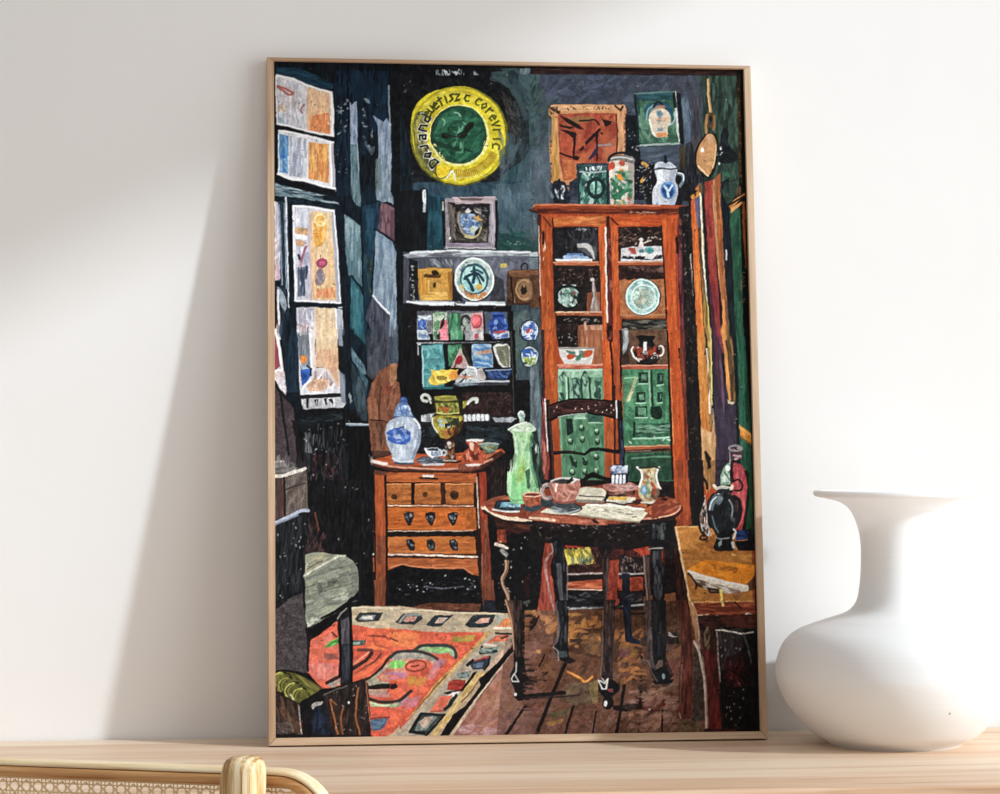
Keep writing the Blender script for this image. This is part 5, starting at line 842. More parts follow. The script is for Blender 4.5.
patch('a3a68f','242 505 320 490 420 505 250 610 236 610 240 560',n=.15); dashes('b8baa4 8c8c74 a89c70 74786a','242 510 320 492 430 505 250 605',50,14,2.6,150,15,.6); stroke('c8c8b4',2,'236 612 300 570 420 508 450 506',n=.2); stroke('5c6054',1.4,'250 580 310 540 330 535'); dashes('94987c 767a6c a4a890 6a6e62 8c9084','245 620 440 515 510 580 515 700 400 780 240 790',140,16,3.2,165,25,.5); patch('5c6058','355 640 400 615 412 640 380 668 360 670',n=.3); patch('5c6058','300 665 330 655 332 700 310 720',n=.3,a=.7); stroke('b8bca8',2,'310 650 380 630 412 620'); patch('6c7066','415 605 470 590 475 610 420 625',a=.7,n=.2); dashes('b4b8a4','300 750 400 720 460 690 470 740 320 785',24,10,1.8,100,30,.6); patch('5c6256','244 640 262 700 280 790 240 790',a=.6,n=.2); patch('70746a','480 560 520 580 518 690 490 720',a=.5,n=.2)
for y in (560,610,660,712,756): stroke('62665a',1.5,'%d %d %d %d %d %d'%(246,y+66,360,y+26,514,y-14),1,a=.7,n=.3)
dashes('5a5e52 6a6e60','300 650 400 620 420 650 310 700',10,7,2.6,165,20,.6); dashes('c0c4b4','300 770 400 730 470 700 470 720 310 790',12,6,1.6,165,20,.7)
patch('0a0a0c','228 620 240 640 238 794 228 794'); patch('08090a','380 794 490 722 500 740 440 794',n=.3)
# ---------------------------------------------------------------- floor and rug
at(0,0,1)
patch('4a2a20>74483a','496 612 745 590 745 745 496 745',n=.2)
patch('7c4028','374 580 386 580 385 612 375 612',n=.2,d='v'); patch('7c4028>5c3020','481 580 493 580 497 613 484 613',n=.2,d='v'); patch('0b0b0d','387 596 482 596 484 612 386 612',n=.4)
patch('84502f>7c503e','505 612 700 590 704 742 490 742',n=.2); dashes('935a34 9c5c34 6c4432 804a32 7a422e 90603e 643a28 a0683c','505 614 700 600 702 740 470 740',240,16,5,150,45,.5); dashes('9c6460 a86c68 8c5c58 a47a74','490 640 560 640 560 740 480 740',60,18,5,140,30,.45); dashes('9c7468 a88478 8c6858','600 660 700 640 702 740 600 740',50,14,5,140,40,.45)
at(390,600)
patch('5c3222','100 40 200 16 480 18 478 60 330 58 180 55',n=.3); dashes('74402c 4a261c 8c5840','105 38 475 24 470 55 180 50',30,14,2,4,10,.5); patch('181c24','500 0 640 0 640 80 560 70 490 60',n=.4)
# rug
at(0,0,1)
patch('b49a7c','344 612 362 606 400 606 450 612 510 613 518 620 512 640 498 668 450 744 310 744 308 652',n=.12)
dashes('c4ac8c a08868 bcA484 94846c','346 610 510 614 500 632 346 626',60,10,3,5,20,.5)
patch('d8553f','338 621 400 629 430 632 480 634 470 650 390 742 310 744 306 660 312 640',n=.14); dashes('e8624a d4523c dc7058 e4583c cc5a4a f07850','320 630 480 634 390 740 330 700 312 650',120,18,5,15,30,.5); patch('e0684c','310 640 345 622 345 690 330 690 308 680',n=.15); dashes('d87a68 dc6a58','312 640 340 630 340 680 312 670',30,14,4,100,20,.5)
at(260,600)
patch('c4b090','476 40 560 40 741 40 741 150 600 150 490 130 476 120',n=.14); dashes('d0bc9c a89474 b8a484','480 42 741 42 741 140 490 130',50,12,3,5,20,.5); stroke('e0d0b4',1.4,'476 40 600 40 741 42')
patch('2c3438','500 100 530 66 650 66 630 110 520 118',n=.3); patch('8c8c84','520 100 545 78 615 80 600 104 530 108',n=.2); patch('d8d4cc','530 98 545 86 600 82 595 100'); patch('2c3438','710 110 741 80 741 120 720 122'); dashes('a49c88','640 70 700 70 700 110 650 110',10,7,3,60,60,.6)
dashes('ec6844 f07a4a e05a3c','490 150 741 150 741 270 490 260',50,18,5,5,15,.6); patch('7a3428','545 186 600 184 640 190 655 182 680 205 700 200 735 215 690 212 660 200 600 196',n=.2,a=.7); stroke('a44a34',1.6,'600 190 610 235 660 250 730 262',1,a=.7)
patch('5ca03c','335 252 370 220 415 200 416 230 380 245',n=.25,sm=0); dashes('7cc05c 3c8034','345 248 412 205 414 232 360 248',16,8,2.4,150,15,.7); stroke('6c3428',2,'382 174 405 195'); dashes('a06058 8c5048','340 280 415 280 415 315 340 315',16,12,3,5,20,.6)
patch('4c5450','484 212 560 210 555 240 484 244',n=.3); patch('8ca494','490 222 530 220 530 234 492 236',n=.2); stroke('6c3c34',3,'520 265 590 265'); stroke('38221e',3.6,'590 280 560 320 500 356 440 396 400 410 360 440',1); stroke('7c3c30',2.4,'640 285 600 330 500 395',1); stroke('e89478',1.6,'575 275 520 320 485 345')
patch('dc6a5c','260 330 416 330 416 440 380 440 300 420 255 380',n=.14); dashes('e88470 d87060 c86a60 e09488','262 335 412 335 412 430 300 415',50,18,3.4,95,12,.5); patch('a8988c','355 450 420 395 425 445 385 465',n=.2); stroke('38221e',3.4,'352 440 390 420 430 400')
patch('e4603f','480 400 600 340 690 275 741 272 640 390 560 420 470 445',n=.14); dashes('f07048 d85438 e87858','485 400 690 280 730 280 560 415',40,18,4,140,12,.5); stroke('38221e',3,'741 268 700 285 640 360 600 400 540 430',1)
patch('a8a088','741 285 690 320 620 390 560 430 570 470 620 470 680 440 741 430',n=.2); patch('94c474','680 345 700 320 741 315 741 350 700 358',n=.2); patch('d4624c','670 365 741 355 741 440 640 430 620 410',n=.15); dashes('c878a0 b88498 d89878','640 370 741 370 741 430 640 430',24,14,3,5,20,.5)
patch('1c1612','570 455 640 445 700 440 725 450 722 470 690 468 600 474 570 472',n=.3); patch('b0a490','570 474 680 472 660 500 600 505 572 500',n=.2,a=.8); stroke('2c2c24',3,'570 520 640 540 700 540 741 530',1); patch('a4b88c','578 535 640 552 720 545 680 565 590 565',n=.2); stroke('c4d4a8',1.6,'590 545 640 558 700 552'); dashes('c0908c b87c78','590 500 741 480 741 520 600 515',20,14,3,5,15,.5)
patch('de5a42','582 570 741 560 741 640 680 690 600 720 582 720',n=.14); patch('4c6480','584 632 680 622 660 668 640 690 590 690',n=.25); dashes('6c88a4 3c4c64 5c7894','590 640 670 630 640 680 592 680',18,9,2.4,5,20,.7); stroke('8c3c30',2,'582 628 690 620'); patch('b89c7c','741 650 690 700 670 724 741 724',n=.15)
at(390,600)
patch('b8a488','0 55 100 50 330 60 560 70 640 75 630 140 550 160 300 170 0 150',n=.14); dashes('c4b090 a08c70 acA088','5 60 620 75 610 130 300 160 0 145',70,12,3,5,20,.5); stroke('d8c8a8',1.6,'60 60 160 52 330 66 600 72')
for q in ('25 120 70 72 165 72 172 100 130 130 60 126','190 130 240 80 340 78 300 110 270 140 220 142','396 130 440 80 560 76 545 115 510 145 420 146'):
    patch('283034',q,n=.3)
patch('d09484','65 110 90 84 145 88 130 110 85 116',n=.2); patch('b8a094','235 122 260 92 305 92 280 122',n=.2); patch('cc9c88','450 118 480 96 530 92 520 120 465 126',n=.2); stroke('8c948c',2,'50 115 80 80 160 78')
dashes('a8b0a4 8c988c','560 75 620 80 590 130 540 140',16,8,3,60,40,.5)
patch('e4583c','0 155 300 172 500 170 490 195 430 260 350 330 240 440 140 570 0 716',n=.14); dashes('ec6a48 d85038 f07c54 dc6450 e46040','0 160 495 172 420 260 240 430 0 700',150,20,5,10,25,.5); dashes('f0884c e87c48','0 170 160 175 150 250 0 240',30,18,4,5,15,.5); dashes('a8943c bc9c44 94803c','325 185 450 185 440 220 330 222',20,12,3.4,2,8,.7); stroke('7c3428',1.6,'0 200 40 218')
patch('94a884','130 260 190 240 320 240 350 270 352 300 330 300 310 280 260 285 200 275',n=.2); patch('8cc070','190 255 300 250 320 270 270 280 230 270',n=.2); stroke('343c38',3.2,'130 265 170 242 240 240 310 244 345 268 348 305',1)
patch('c8b49c','0 310 40 280 160 275 230 300 270 340 265 350 220 340 200 350 100 400 0 390',n=.2,a=.55); patch('a49c90','5 300 40 278 170 276 250 310 270 345 250 340 180 310 80 312 20 330',n=.2); stroke('343434',3,'0 305 40 275 140 272 220 292 262 325 268 350',1); patch('84cc64','0 325 60 318 90 335 60 362 0 360',n=.2); patch('dc5c44','100 320 200 315 240 350 200 420 100 420 80 380',a=.7,n=.15); ring('a83c2c',2,'138 348 54 28',rot=-8); stroke('8c3428',2,'115 350 150 348'); dashes('c8903c d4883c','95 405 200 400 195 450 95 458',26,9,2.4,75,30,.7); dashes('c07c94 b47888 d88a74','250 300 300 320 200 460 180 440',16,14,3.4,130,20,.5); dashes('b878a0','0 380 90 380 80 420 0 420',10,12,3,5,10,.5)
patch('1c1814','0 448 30 440 42 458 20 472 0 470'); stroke('2c302c',3,'0 540 50 530 90 500 112 482',1); patch('9c8c94','0 550 60 535 100 505 100 530 50 565 0 575',n=.2,a=.8); patch('94b07c','0 555 40 545 60 550 20 568 0 570',n=.2)
dashes('b8788c c88090','60 530 170 500 140 560 50 590',14,14,3,150,20,.5)
patch('c49a58','510 170 540 172 350 360 240 480 130 600 80 640 150 560 240 440 360 325 430 262',n=.18); stroke('5c4434',1.6,'300 395 240 460 140 580',a=.7)
patch('a89884','535 175 640 165 655 190 560 300 400 470 260 640 180 720 20 720 130 600 240 480 350 365',n=.14); dashes('b8a890 948470 a09c90 bcA88c','535 180 640 175 400 470 200 715 60 710 250 480',90,12,3.2,130,20,.5)
patch('d0684c','555 190 640 175 620 215 510 230',n=.2); stroke('2c2420',2,'560 175 650 180'); stroke('3c302c',2,'590 200 620 190'); patch('d4804c','600 100 640 95 645 140 560 150',n=.2); stroke('e4d4bc',2.4,'555 150 640 148')
patch('74887c','480 265 580 240 550 290 460 280',n=.3); stroke('20282c',3,'485 250 480 280 560 270'); dashes('a4b4a4 3c4c4c','480 255 575 245 545 280 470 280',12,7,2,20,30,.7)
patch('b8443c','445 318 530 290 520 315 450 325',n=.2); patch('2c3440','420 340 450 322 530 305 520 340 500 365 440 368',n=.3); patch('5c6c84','440 340 500 325 490 355 445 358',n=.25); stroke('12181c',3,'410 345 440 318'); stroke('14181c',2,'530 300 520 345 500 368'); stroke('d8c8b8',1.8,'500 235 560 240')
patch('64746c','350 390 430 375 420 410 360 415',n=.25); dashes('94a49c 3c4844','355 390 430 380 415 410 360 412',12,7,2,20,30,.7); patch('12100f','440 385 460 375 440 420 390 480 300 500 280 490 340 480 400 440',n=.3); patch('a8281e','310 435 340 420 400 425 390 460 370 480 300 475',n=.2); dashes('c43c2c 8c1c18 d45c4c','315 430 395 425 375 475 305 470',14,10,3,5,20,.6); patch('e4dcd4','330 488 370 484 350 510 300 515',n=.15)
patch('dc6a50','265 510 330 505 290 570 250 585 215 580',n=.16); patch('5c6c64','330 510 360 505 320 570 290 580',n=.25); stroke('1c2020',3.4,'350 505 310 560 290 580'); stroke('b84c38',2,'215 590 280 585')
patch('38443f','160 600 290 605 240 650 190 718 95 700',n=.3); patch('7c8880','150 640 220 615 250 620 190 690 130 690',n=.25); patch('b8a08c','150 650 185 620 230 622 200 660 180 680',n=.2); stroke('10181a',3,'165 605 105 695 180 705'); stroke('10181a',2.4,'165 602 290 608 190 718')
patch('c8a868','460 385 510 380 420 500 300 650 240 718 210 718 300 600 380 490',n=.16); dashes('d8b878 a88848 e0c088','450 395 500 390 300 640 220 715 300 600',40,16,3,130,10,.5); patch('c8a890','620 240 655 220 600 300 530 370 500 380 560 300',n=.16)
patch('0e0a0a','655 235 660 265 570 370 500 460 400 590 310 718 265 718 330 610 400 560 460 480 480 450 470 420 560 340',n=.3); stroke('5c4438',1.4,'480 410 440 470 380 540',a=.8); stroke('d4bca0',1.8,'660 270 560 392 430 560 330 712',n=.2,a=.8)
patch('a4705c>8f5f58','665 260 741 220 741 718 620 718 335 718 430 580 560 400',n=.14); dashes('b07c68 946454 a86c58 9c5c50 8c6864 b48474','660 280 735 240 735 712 345 712 560 410',130,16,5,130,20,.5); dashes('b4805c a87048','480 500 735 300 735 560 480 640',40,12,4,130,30,.35); stroke('1c100e',3.4,'715 560 660 640 615 712',n=.3); stroke('c89880',1.2,'705 555 640 660',a=.7); patch('140e10','700 500 741 500 741 530 720 530',n=.3); dashes('c49a9c','380 640 600 690 600 714 350 714',12,14,4,0,20,.5)
# planks
at(0,0,1)
patch('1c1210','505 640 700 596 704 742 496 742',n=.4,a=.26); patch('1a110e','530 606 690 600 690 640 640 668 560 650 528 640',n=.5,a=.35)
dashes('3a2a20 52402c 2a1e1a 5c4630 44302a','540 620 690 606 690 690 560 690',46,10,4,150,50,.5)
at(530,600)
for s,w in (('185 340 130 470 36 706',3.6),('230 560 185 706',2.6),('350 590 330 706',1.8),('500 450 478 590 458 706',3),('595 330 585 500 574 706',2.6),('75 290 50 350',1.6)):
    stroke('160c0a',w,s,n=.3)
dashes('b8743c c8843c a86a34 d08c48','40 60 380 70 370 300 100 200',60,12,4.4,150,40,.55); dashes('c0783c b47038','440 150 600 150 600 420 480 450',40,12,4,150,40,.5); patch('6c4c34','270 240 330 160 380 230 380 300 300 280',n=.2,a=.6); patch('5c4838','195 440 300 440 355 450 340 540 220 560 160 520',n=.25,a=.75); dashes('7c6a4c 4c3c30 6c5440','180 430 350 440 340 540 200 550',26,12,4,150,40,.5); patch('544c34','95 600 210 575 200 610 105 622',n=.25,a=.8); patch('a87c3c','80 650 180 625 170 650 90 670',n=.2,a=.6); patch('8c7c44','310 440 360 420 360 540 330 550',a=.6,n=.2); patch('645028','480 230 580 260 560 310 500 280',a=.5,n=.2); stroke('d88c3c',2.2,'200 380 260 410 290 432 330 405',1,n=.2); patch('7c4a4c','480 250 540 260 520 305 470 300',a=.7,n=.2)
stroke('140e0e',4,'0 505 60 502 180 490',n=.3); stroke('2c2020',2,'20 520 200 510 260 500',a=.8); dashes('2c1814','60 380 100 375 95 395 60 400',3,6,3,165,10,.8); dashes('2c1814','45 420 90 420 85 435 50 435',3,6,3,165,10,.8); patch('3c2a24','210 205 280 205 270 222 215 224',n=.3); patch('2c1814','600 455 630 485 620 500 600 470'); patch('5a1f1c','560 570 600 550 700 530 741 560 700 590 580 588',n=.25); dashes('e0a050','30 250 70 255 50 285 30 280',3,8,3,150,20,.7)
dashes('c49078 b88470','520 480 740 480 740 700 520 700',30,12,4.4,150,40,.4); patch('9a6a5a','0 60 60 40 130 60 120 230 0 300',a=.4,n=.2); patch('241412','0 110 20 90 55 80 20 150 0 165',n=.3); dashes('d89a50','0 60 40 50 40 90 0 100',5,9,3,140,20,.8)
# ---------------------------------------------------------------- left foreground, lower
at(260,600)
patch('0a0a0c','228 0 240 0 250 160 330 110 480 0 490 30 440 70 412 100 330 160 270 190 245 200',n=.4)
patch('85897a','240 0 470 0 450 30 400 70 340 100 300 130 250 152 240 100',n=.2); dashes('a4a890 70746a 989c84','242 0 460 0 400 60 330 100 250 148',60,14,2.6,160,25,.6); dashes('c4c8b8','245 90 330 90 300 130 250 150',14,4,2,150,40,.7); patch('0a0a0c','320 94 400 50 470 0 482 4 440 44 380 80 325 104')
patch('453d3f','78 50 100 40 200 10 235 40 242 150 272 190 262 260 258 380 200 400 130 370 78 380',n=.25); dashes('575052 383133 4c4446 625a5c 302a2c','80 30 232 10 240 150 266 200 255 375 80 375',260,5,1.4,0,90,.5); patch('14161a','78 0 150 0 100 40 78 52',n=.4)
patch('0c0b0c','240 150 330 110 410 90 412 112 330 160 270 190 262 260 255 390 245 370 250 250',n=.3,a=.75)
patch('17181c','416 60 478 36 486 280 482 420 470 470 426 455 424 300 416 120',n=.3); patch('4c464c','428 112 470 90 474 230 430 236',n=.25,d='v'); dashes('64606a 38343c','430 110 470 95 472 230 432 234',16,12,2,90,6,.6); patch('2c3038','430 240 474 235 478 415 434 440',n=.3,d='v'); dashes('3c424c 1c2026','432 245 474 240 476 410 436 430',24,14,2.4,91,5,.6); stroke('0a090a',3,'418 100 426 300 424 400'); stroke('0a090a',3,'478 40 486 280 484 430'); stroke('98948c',1.4,'412 100 430 70 460 44',n=.3)
patch('0c0b0c','76 375 130 365 260 390 330 470 400 460 470 440 545 418 570 440 584 600 586 730 76 730',n=.3)
patch('4c4c20','80 390 110 375 180 385 260 420 330 470 300 490 250 520 210 545 180 540 140 500 90 480',n=.25,sm=0); dashes('74742c 34341a 8c8c3c 5c5c28 24240f','82 395 180 385 320 470 220 540 160 520 90 480',60,9,2.6,35,40,.65)
for cx, cy in ((100,425),(132,450),(166,478),(204,508)):
    oval('5c5c26','%d %d 34 44'%(cx+6,cy),rot=35,n=.25); ring('24240f',2,'%d %d 38 48'%(cx+10,cy+2),rot=35,t0=100,t1=270); ring('a8a450',1.7,'%d %d 32 42'%(cx+2,cy),rot=35,t0=95,t1=250,n=.3); ring('7c7c38',1.4,'%d %d 22 32'%(cx+8,cy-2),rot=35,t0=95,t1=240)
patch('4c4420','170 385 270 425 325 470 300 490 240 440 180 410',n=.3,a=.8); dashes('8c8440 2c2810 6c6430','180 390 270 425 320 470 300 485 230 440',26,12,2,38,10,.7); stroke('d8d8b0',1.2,'160 500 176 520 180 535')
patch('2c2220','80 480 140 510 205 545 215 640 225 722 80 722',n=.3); dashes('5c3c28 44302a 1c1616 70503c','84 500 205 550 220 720 84 720',60,16,2.4,80,12,.55); patch('7c5c44','140 570 158 600 185 700 172 706 150 640',n=.2,a=.8); patch('6c4434','95 540 130 560 140 640 110 600',a=.5,n=.3); dashes('6c6460 544c4c','80 640 160 640 190 720 80 720',26,8,1.6,30,40,.5)
patch('100e10','205 545 260 510 330 480 350 540 380 722 226 722 215 620',n=.3); patch('161c28','285 580 340 545 365 600 380 720 280 722 275 640',n=.3); dashes('24304c 0f141e','280 580 340 550 370 715 280 715',24,12,2.4,92,10,.6); patch('9c9890','270 560 290 542 330 536 326 550 290 565 282 582',sm=1,n=.2); dashes('8c4430 64342c','200 640 225 640 228 700 205 700',6,5,2,60,40,.7); stroke('c8c4bc',1.4,'205 560 212 640 222 720',n=.4,a=.6)
patch('241b1a','330 500 400 470 470 445 540 420 560 425 574 450 580 560 586 724 380 722 345 560',n=.25); dashes('382a26 181212 4c3830 2c201e','340 500 545 425 575 460 580 720 390 720',110,16,2.2,92,8,.5); stroke('98582c',2,'370 530 385 590 400 660 412 718',1); stroke('8c5028',1.8,'440 570 428 620 432 680 440 720',1); stroke('9c5c30',1.8,'520 465 510 540 508 620 524 690 530 720',1); stroke('b06848',1.4,'560 430 570 520 582 640',a=.8); stroke('8c5430',1.6,'375 530 395 545 405 552',1); oval('e0dcd0','470 542 6 7'); stroke('64605c',1.6,'340 500 400 475 460 455',a=.8); dashes('c4bcb4','340 500 560 430 580 720 400 720',16,2,1,0,90,.6)
# ---------------------------------------------------------------- ladder-back chair behind the table
at(530,330)
stroke('e8dcd0',1.6,'80 366 84 460 96 640',n=.2)
patch('120c0c','84 368 104 366 110 470 124 640 132 794 106 794 98 640 88 480',n=.3); stroke('4a2c24',1.6,'100 372 104 480 118 640 124 780',a=.8)
patch('2a1613','106 400 160 382 230 368 300 368 380 374 460 382 460 466 400 450 300 438 220 440 150 455 104 476',n=.2); dashes('4a2420 1a0d0c 5c302a 38201c','110 402 230 372 455 384 455 460 300 436 115 466',60,12,2.2,5,12,.6); dashes('d0c0b4','120 405 450 390 450 440 130 450',14,1.8,1.1,0,90,.8); stroke('0a0707',2.4,'104 476 150 458 220 442 300 438 400 452 460 468'); stroke('5a3028',1.6,'110 402 160 384 230 370 300 370 400 378'); stroke('8c9c90',1.4,'150 462 220 446 300 442'); stroke('0a0707',2,'106 398 160 380 230 366 300 366 380 372 460 380')
patch('0e0a0c','468 378 486 372 492 500 500 640 502 794 474 794 474 560 468 460',n=.3); stroke('ece0d8',2.2,'458 376 462 464'); dashes('3c4464 242a3c','472 480 494 480 500 740 478 740',20,14,2.4,90,5,.6); stroke('140e10',2.4,'466 374 470 480 474 640')
patch('0c0809','124 640 200 636 260 645 288 650 320 625 360 620 400 628 474 636 474 656 400 646 360 638 320 645 290 664 262 660 200 654 126 660',n=.3); stroke('3c2420',1.2,'130 645 200 642 260 652',a=.8)
at(530,460)
patch('0c0809','124 105 170 100 220 90 280 96 300 75 330 62 350 70 390 85 430 95 430 112 380 104 330 92 290 110 220 106 160 112',n=.3)
# ---------------------------------------------------------------- below the table: cupboard foot, chair seat
at(530,460)
patch('3c1814','20 330 700 330 720 620 660 640 100 640 20 700',n=.4); dashes('5c241c 2a1210 74301f 1a0e0c','40 400 690 380 700 620 60 640',70,16,3,92,12,.5)
patch('0d0b0c','0 380 90 400 60 794 0 794',n=.4); patch('8c3020>a04030','80 410 110 400 125 460 120 620 140 794 40 794 60 640 70 500',n=.25,d='v'); dashes('b04430 6c241a c46048','76 420 115 410 120 600 130 780 50 780',36,16,2.6,92,8,.55); stroke('9c8c88',2,'108 430 122 480 96 510 80 545 84 600 100 680 126 794',1,n=.3,a=.8)
patch('b8321e','165 440 200 418 300 414 318 440 318 462 180 466',n=.2); dashes('d04428 942818','170 440 310 418 314 458 185 462',16,10,2.4,2,10,.5)
patch('c4b03c','170 470 315 460 330 500 355 545 300 555 230 540 200 560 180 520',n=.2); dashes('e0d060 a08c2c d0c04c 6c6428 ecdc80','172 472 314 462 350 540 200 555',60,9,2.4,70,25,.75); dashes('7c8c6c 4c5c44','220 510 330 505 350 548 210 556',16,8,2.4,110,20,.8); dashes('1c1410','170 462 320 458 322 470 175 476',10,6,1.4,60,20,.9)
patch('2a1612','320 480 420 470 440 560 300 590 200 600 210 560 350 550',n=.3); dashes('8c5c4c 1a0e0c 5c3028','330 490 400 480 400 560 220 590',24,6,2,60,50,.6); stroke('b0a098',1.8,'195 606 300 602 400 598',n=.3); patch('140e0e','190 612 400 604 400 634 195 640',n=.3)
patch('b04a2c','195 645 380 632 384 684 196 678',n=.2,d='h'); dashes('c86038 8c3420 d87850','198 648 380 636 380 680 198 674',24,12,2.4,2,6,.6); stroke('d8a890',1.4,'196 684 384 688'); patch('0e0e12','195 690 390 690 394 770 190 770',n=.4); dashes('2c3038 5c5c60','200 700 385 695 385 760 200 760',20,7,1.6,0,40,.6); stroke('9ca4a4',2.4,'200 786 300 780 390 774',n=.3)
patch('b83c24','525 400 612 396 625 440 634 500 590 508 540 470 520 450',n=.2); dashes('d05434 942818','530 404 610 400 625 490 560 470',20,10,3,70,20,.5)
patch('9a3422','410 530 470 525 480 600 460 700 470 794 400 794',n=.25); dashes('b44a34 742418','412 532 468 530 460 780 405 780',24,14,2.6,92,8,.5); patch('1c1418','470 500 600 520 600 794 470 794',n=.4); dashes('8c6c60 5c4038 b09c90','475 500 595 530 595 600 480 600',34,4,1.6,60,60,.6); stroke('a4a09c',1.8,'470 604 600 600'); patch('ac4028','460 640 500 620 595 620 600 690 530 692 470 690',n=.25); dashes('c45a3a 842c1c','470 640 590 625 590 685 480 685',16,10,2.4,5,10,.5); patch('181c2a','485 600 528 600 530 794 490 794',n=.3,d='v'); stroke('a8a8ac',2,'470 776 530 770 600 766'); dashes('5c5c64 24242c','475 700 595 700 595 760 480 760',16,8,1.8,0,30,.6)
patch('943020','640 480 700 460 712 794 660 794',n=.25,a=.9)
# ---------------------------------------------------------------- round table
patch('2a1210','-20 300 0 320 100 335 330 345 500 340 690 300 700 320 680 420 600 430 0 430 -120 400 -220 330 -120 320',n=.3)
patch('140d0d','-100 330 0 340 330 350 640 330 690 340 690 440 520 480 480 470 300 460 -100 420',n=.4); dashes('3c2420 8c7c74 2a1816','-90 340 650 340 650 440 -90 420',70,4,1.2,10,60,.5)
at(390,460)
patch('3a1a14','530 290 741 310 741 400 640 380 560 340',n=.3); dashes('5c2c20 2a1410 6c3828','540 300 741 320 741 390 570 345',30,14,2.2,5,12,.6)
patch('0b0a0c','520 290 565 340 570 440 620 400 741 380 741 794 560 794 540 520',n=.4); patch('8c3420','566 370 612 368 616 440 570 440',n=.25); dashes('b04a30 6c2418','568 372 610 370 612 436 572 436',12,7,2.6,80,20,.6)
at(390,460)
patch('0c0a0c','612 400 741 380 741 794 640 794 640 700 615 640 640 560',n=.3); dashes('d8d8d8 8c8c8c','560 400 741 400 741 780 580 780',26,1.8,1.1,0,90,.7)
stroke('e0c8b4',3,'560 444 620 466',n=.15); stroke('8c8880',4,'590 478 616 500',n=.3); patch('7c5a44','606 530 630 530 626 590 600 640 606 660 630 700 645 794 630 794 610 710 586 650 590 620 608 580',n=.2); stroke('b89478',1.6,'612 532 612 580 590 628 600 670 625 730 640 794',1)
patch('2c100e','700 620 741 600 741 720 720 730',n=.3,a=.7)
patch('6e7468','700 750 741 740 741 760 705 764',n=.3,a=.6)
# table top
patch('8c3c24','492 250 500 228 540 205 600 190 741 180 741 310 640 308 560 290 505 270',n=.2); dashes('b05c3c 74301e c87050 944028','498 235 600 195 741 185 741 280 560 275',40,12,2.4,10,20,.55)
stroke('e4c8ac',4.6,'494 252 520 280 570 300 640 312 741 318',1,n=.15); stroke('8c4c34',2,'492 244 500 230 545 205 610 192',1); stroke('2c120e',3,'496 270 560 308 640 328 741 334',1)
patch('141c24','548 258 560 215 620 212 700 214 741 220 741 270 600 268',n=.3); dashes('2c3c48 1c2a34 4c6470','555 250 570 218 741 222 741 266 600 264',30,9,2,5,20,.6); patch('7cb0c0','590 222 640 222 640 246 580 250',n=.2); patch('74a8b8','655 228 705 226 700 250 650 252',n=.2); dashes('a8d0d8 5c8c9c','585 224 705 228 700 250 585 250',14,7,2,5,20,.7); stroke('d0d4d4',1.8,'545 262 600 272 741 272',n=.2)
at(530,460)
patch('8c3c26','-40 180 0 160 120 150 300 140 400 130 560 130 680 190 740 220 760 270 745 300 640 320 540 330 420 340 320 345 120 330 0 318 -60 305',n=.2); dashes('a84c30 74301e c4644a 8c3c28','-30 190 120 155 560 135 690 200 740 240 730 300 420 335 0 315',80,14,2.6,8,20,.5)
patch('aa5a40','0 290 60 285 240 305 330 318 410 315 410 345 300 345 100 325 0 318',n=.2); dashes('c4785c 94442e d89074','5 292 240 308 405 318 400 342 100 322 5 314',30,14,2.4,6,8,.6); stroke('e0bc9c',2.4,'0 306 60 312 130 318',n=.2); patch('241010','325 315 350 318 370 338 340 335')
patch('161012','-20 322 100 335 330 350 420 345 540 334 700 310 760 280 764 300 700 340 560 370 330 380 100 365 -20 340',n=.4); dashes('5c3c34 b8b0a8','0 340 560 345 560 370 0 360',30,3,1.1,10,60,.6)
patch('33261f','690 290 745 250 768 270 760 310 700 335 560 345 555 325',n=.25); stroke('d09074',2,'580 310 660 306 720 288 748 262',1,n=.2)
# papers and books
patch('cfc7b0','262 150 300 142 380 150 406 164 388 225 330 228 250 222 236 206',n=.1); dashes('e0d8c4 a89c88 c4bca4','265 150 400 165 385 215 245 205',30,12,1.8,5,10,.5); patch('7c6c60','236 206 380 215 392 195 388 228 250 226',n=.2,a=.8); stroke('3c302c',1.2,'260 188 390 196'); patch('14100f','388 215 410 166 436 182 440 200 400 222',n=.3)
patch('d8d0bc','398 220 420 192 560 196 555 225 500 240 410 240',n=.1); patch('d0a440','412 210 420 194 520 196 508 214',n=.2); patch('bcb4a4','440 222 520 218 500 240 430 240',n=.2); stroke('2c2422',1.6,'398 222 500 236 558 222')
patch('dcd6bc','50 278 90 255 150 265 250 262 300 236 400 232 460 240 540 246 638 268 580 326 480 318 380 310 260 292 120 285',n=.08); dashes('e8e4d0 c0b8a0 d0c8b0','90 270 300 240 620 268 575 320 300 295',70,14,1.8,8,12,.5); dashes('948c7c 7c7468','300 250 560 262 540 290 310 275',26,5,1,5,10,.6); stroke('8c8478',1.6,'540 300 560 300'); stroke('f0ecdc',1.8,'300 238 460 242 630 266'); stroke('9c8c74',1.6,'260 294 480 320 580 328')
patch('b85a34','580 225 640 215 700 210 735 235 710 280 640 290 600 270 620 255 570 240',n=.2); dashes('d07848 94442a c8683c','590 225 720 220 705 278 630 282',24,10,2.4,8,20,.6); patch('1c1412','540 215 600 200 590 230 560 240',n=.3,a=.7); dashes('20120e','600 205 720 205 720 250 620 250',6,10,1.8,160,20,.8)
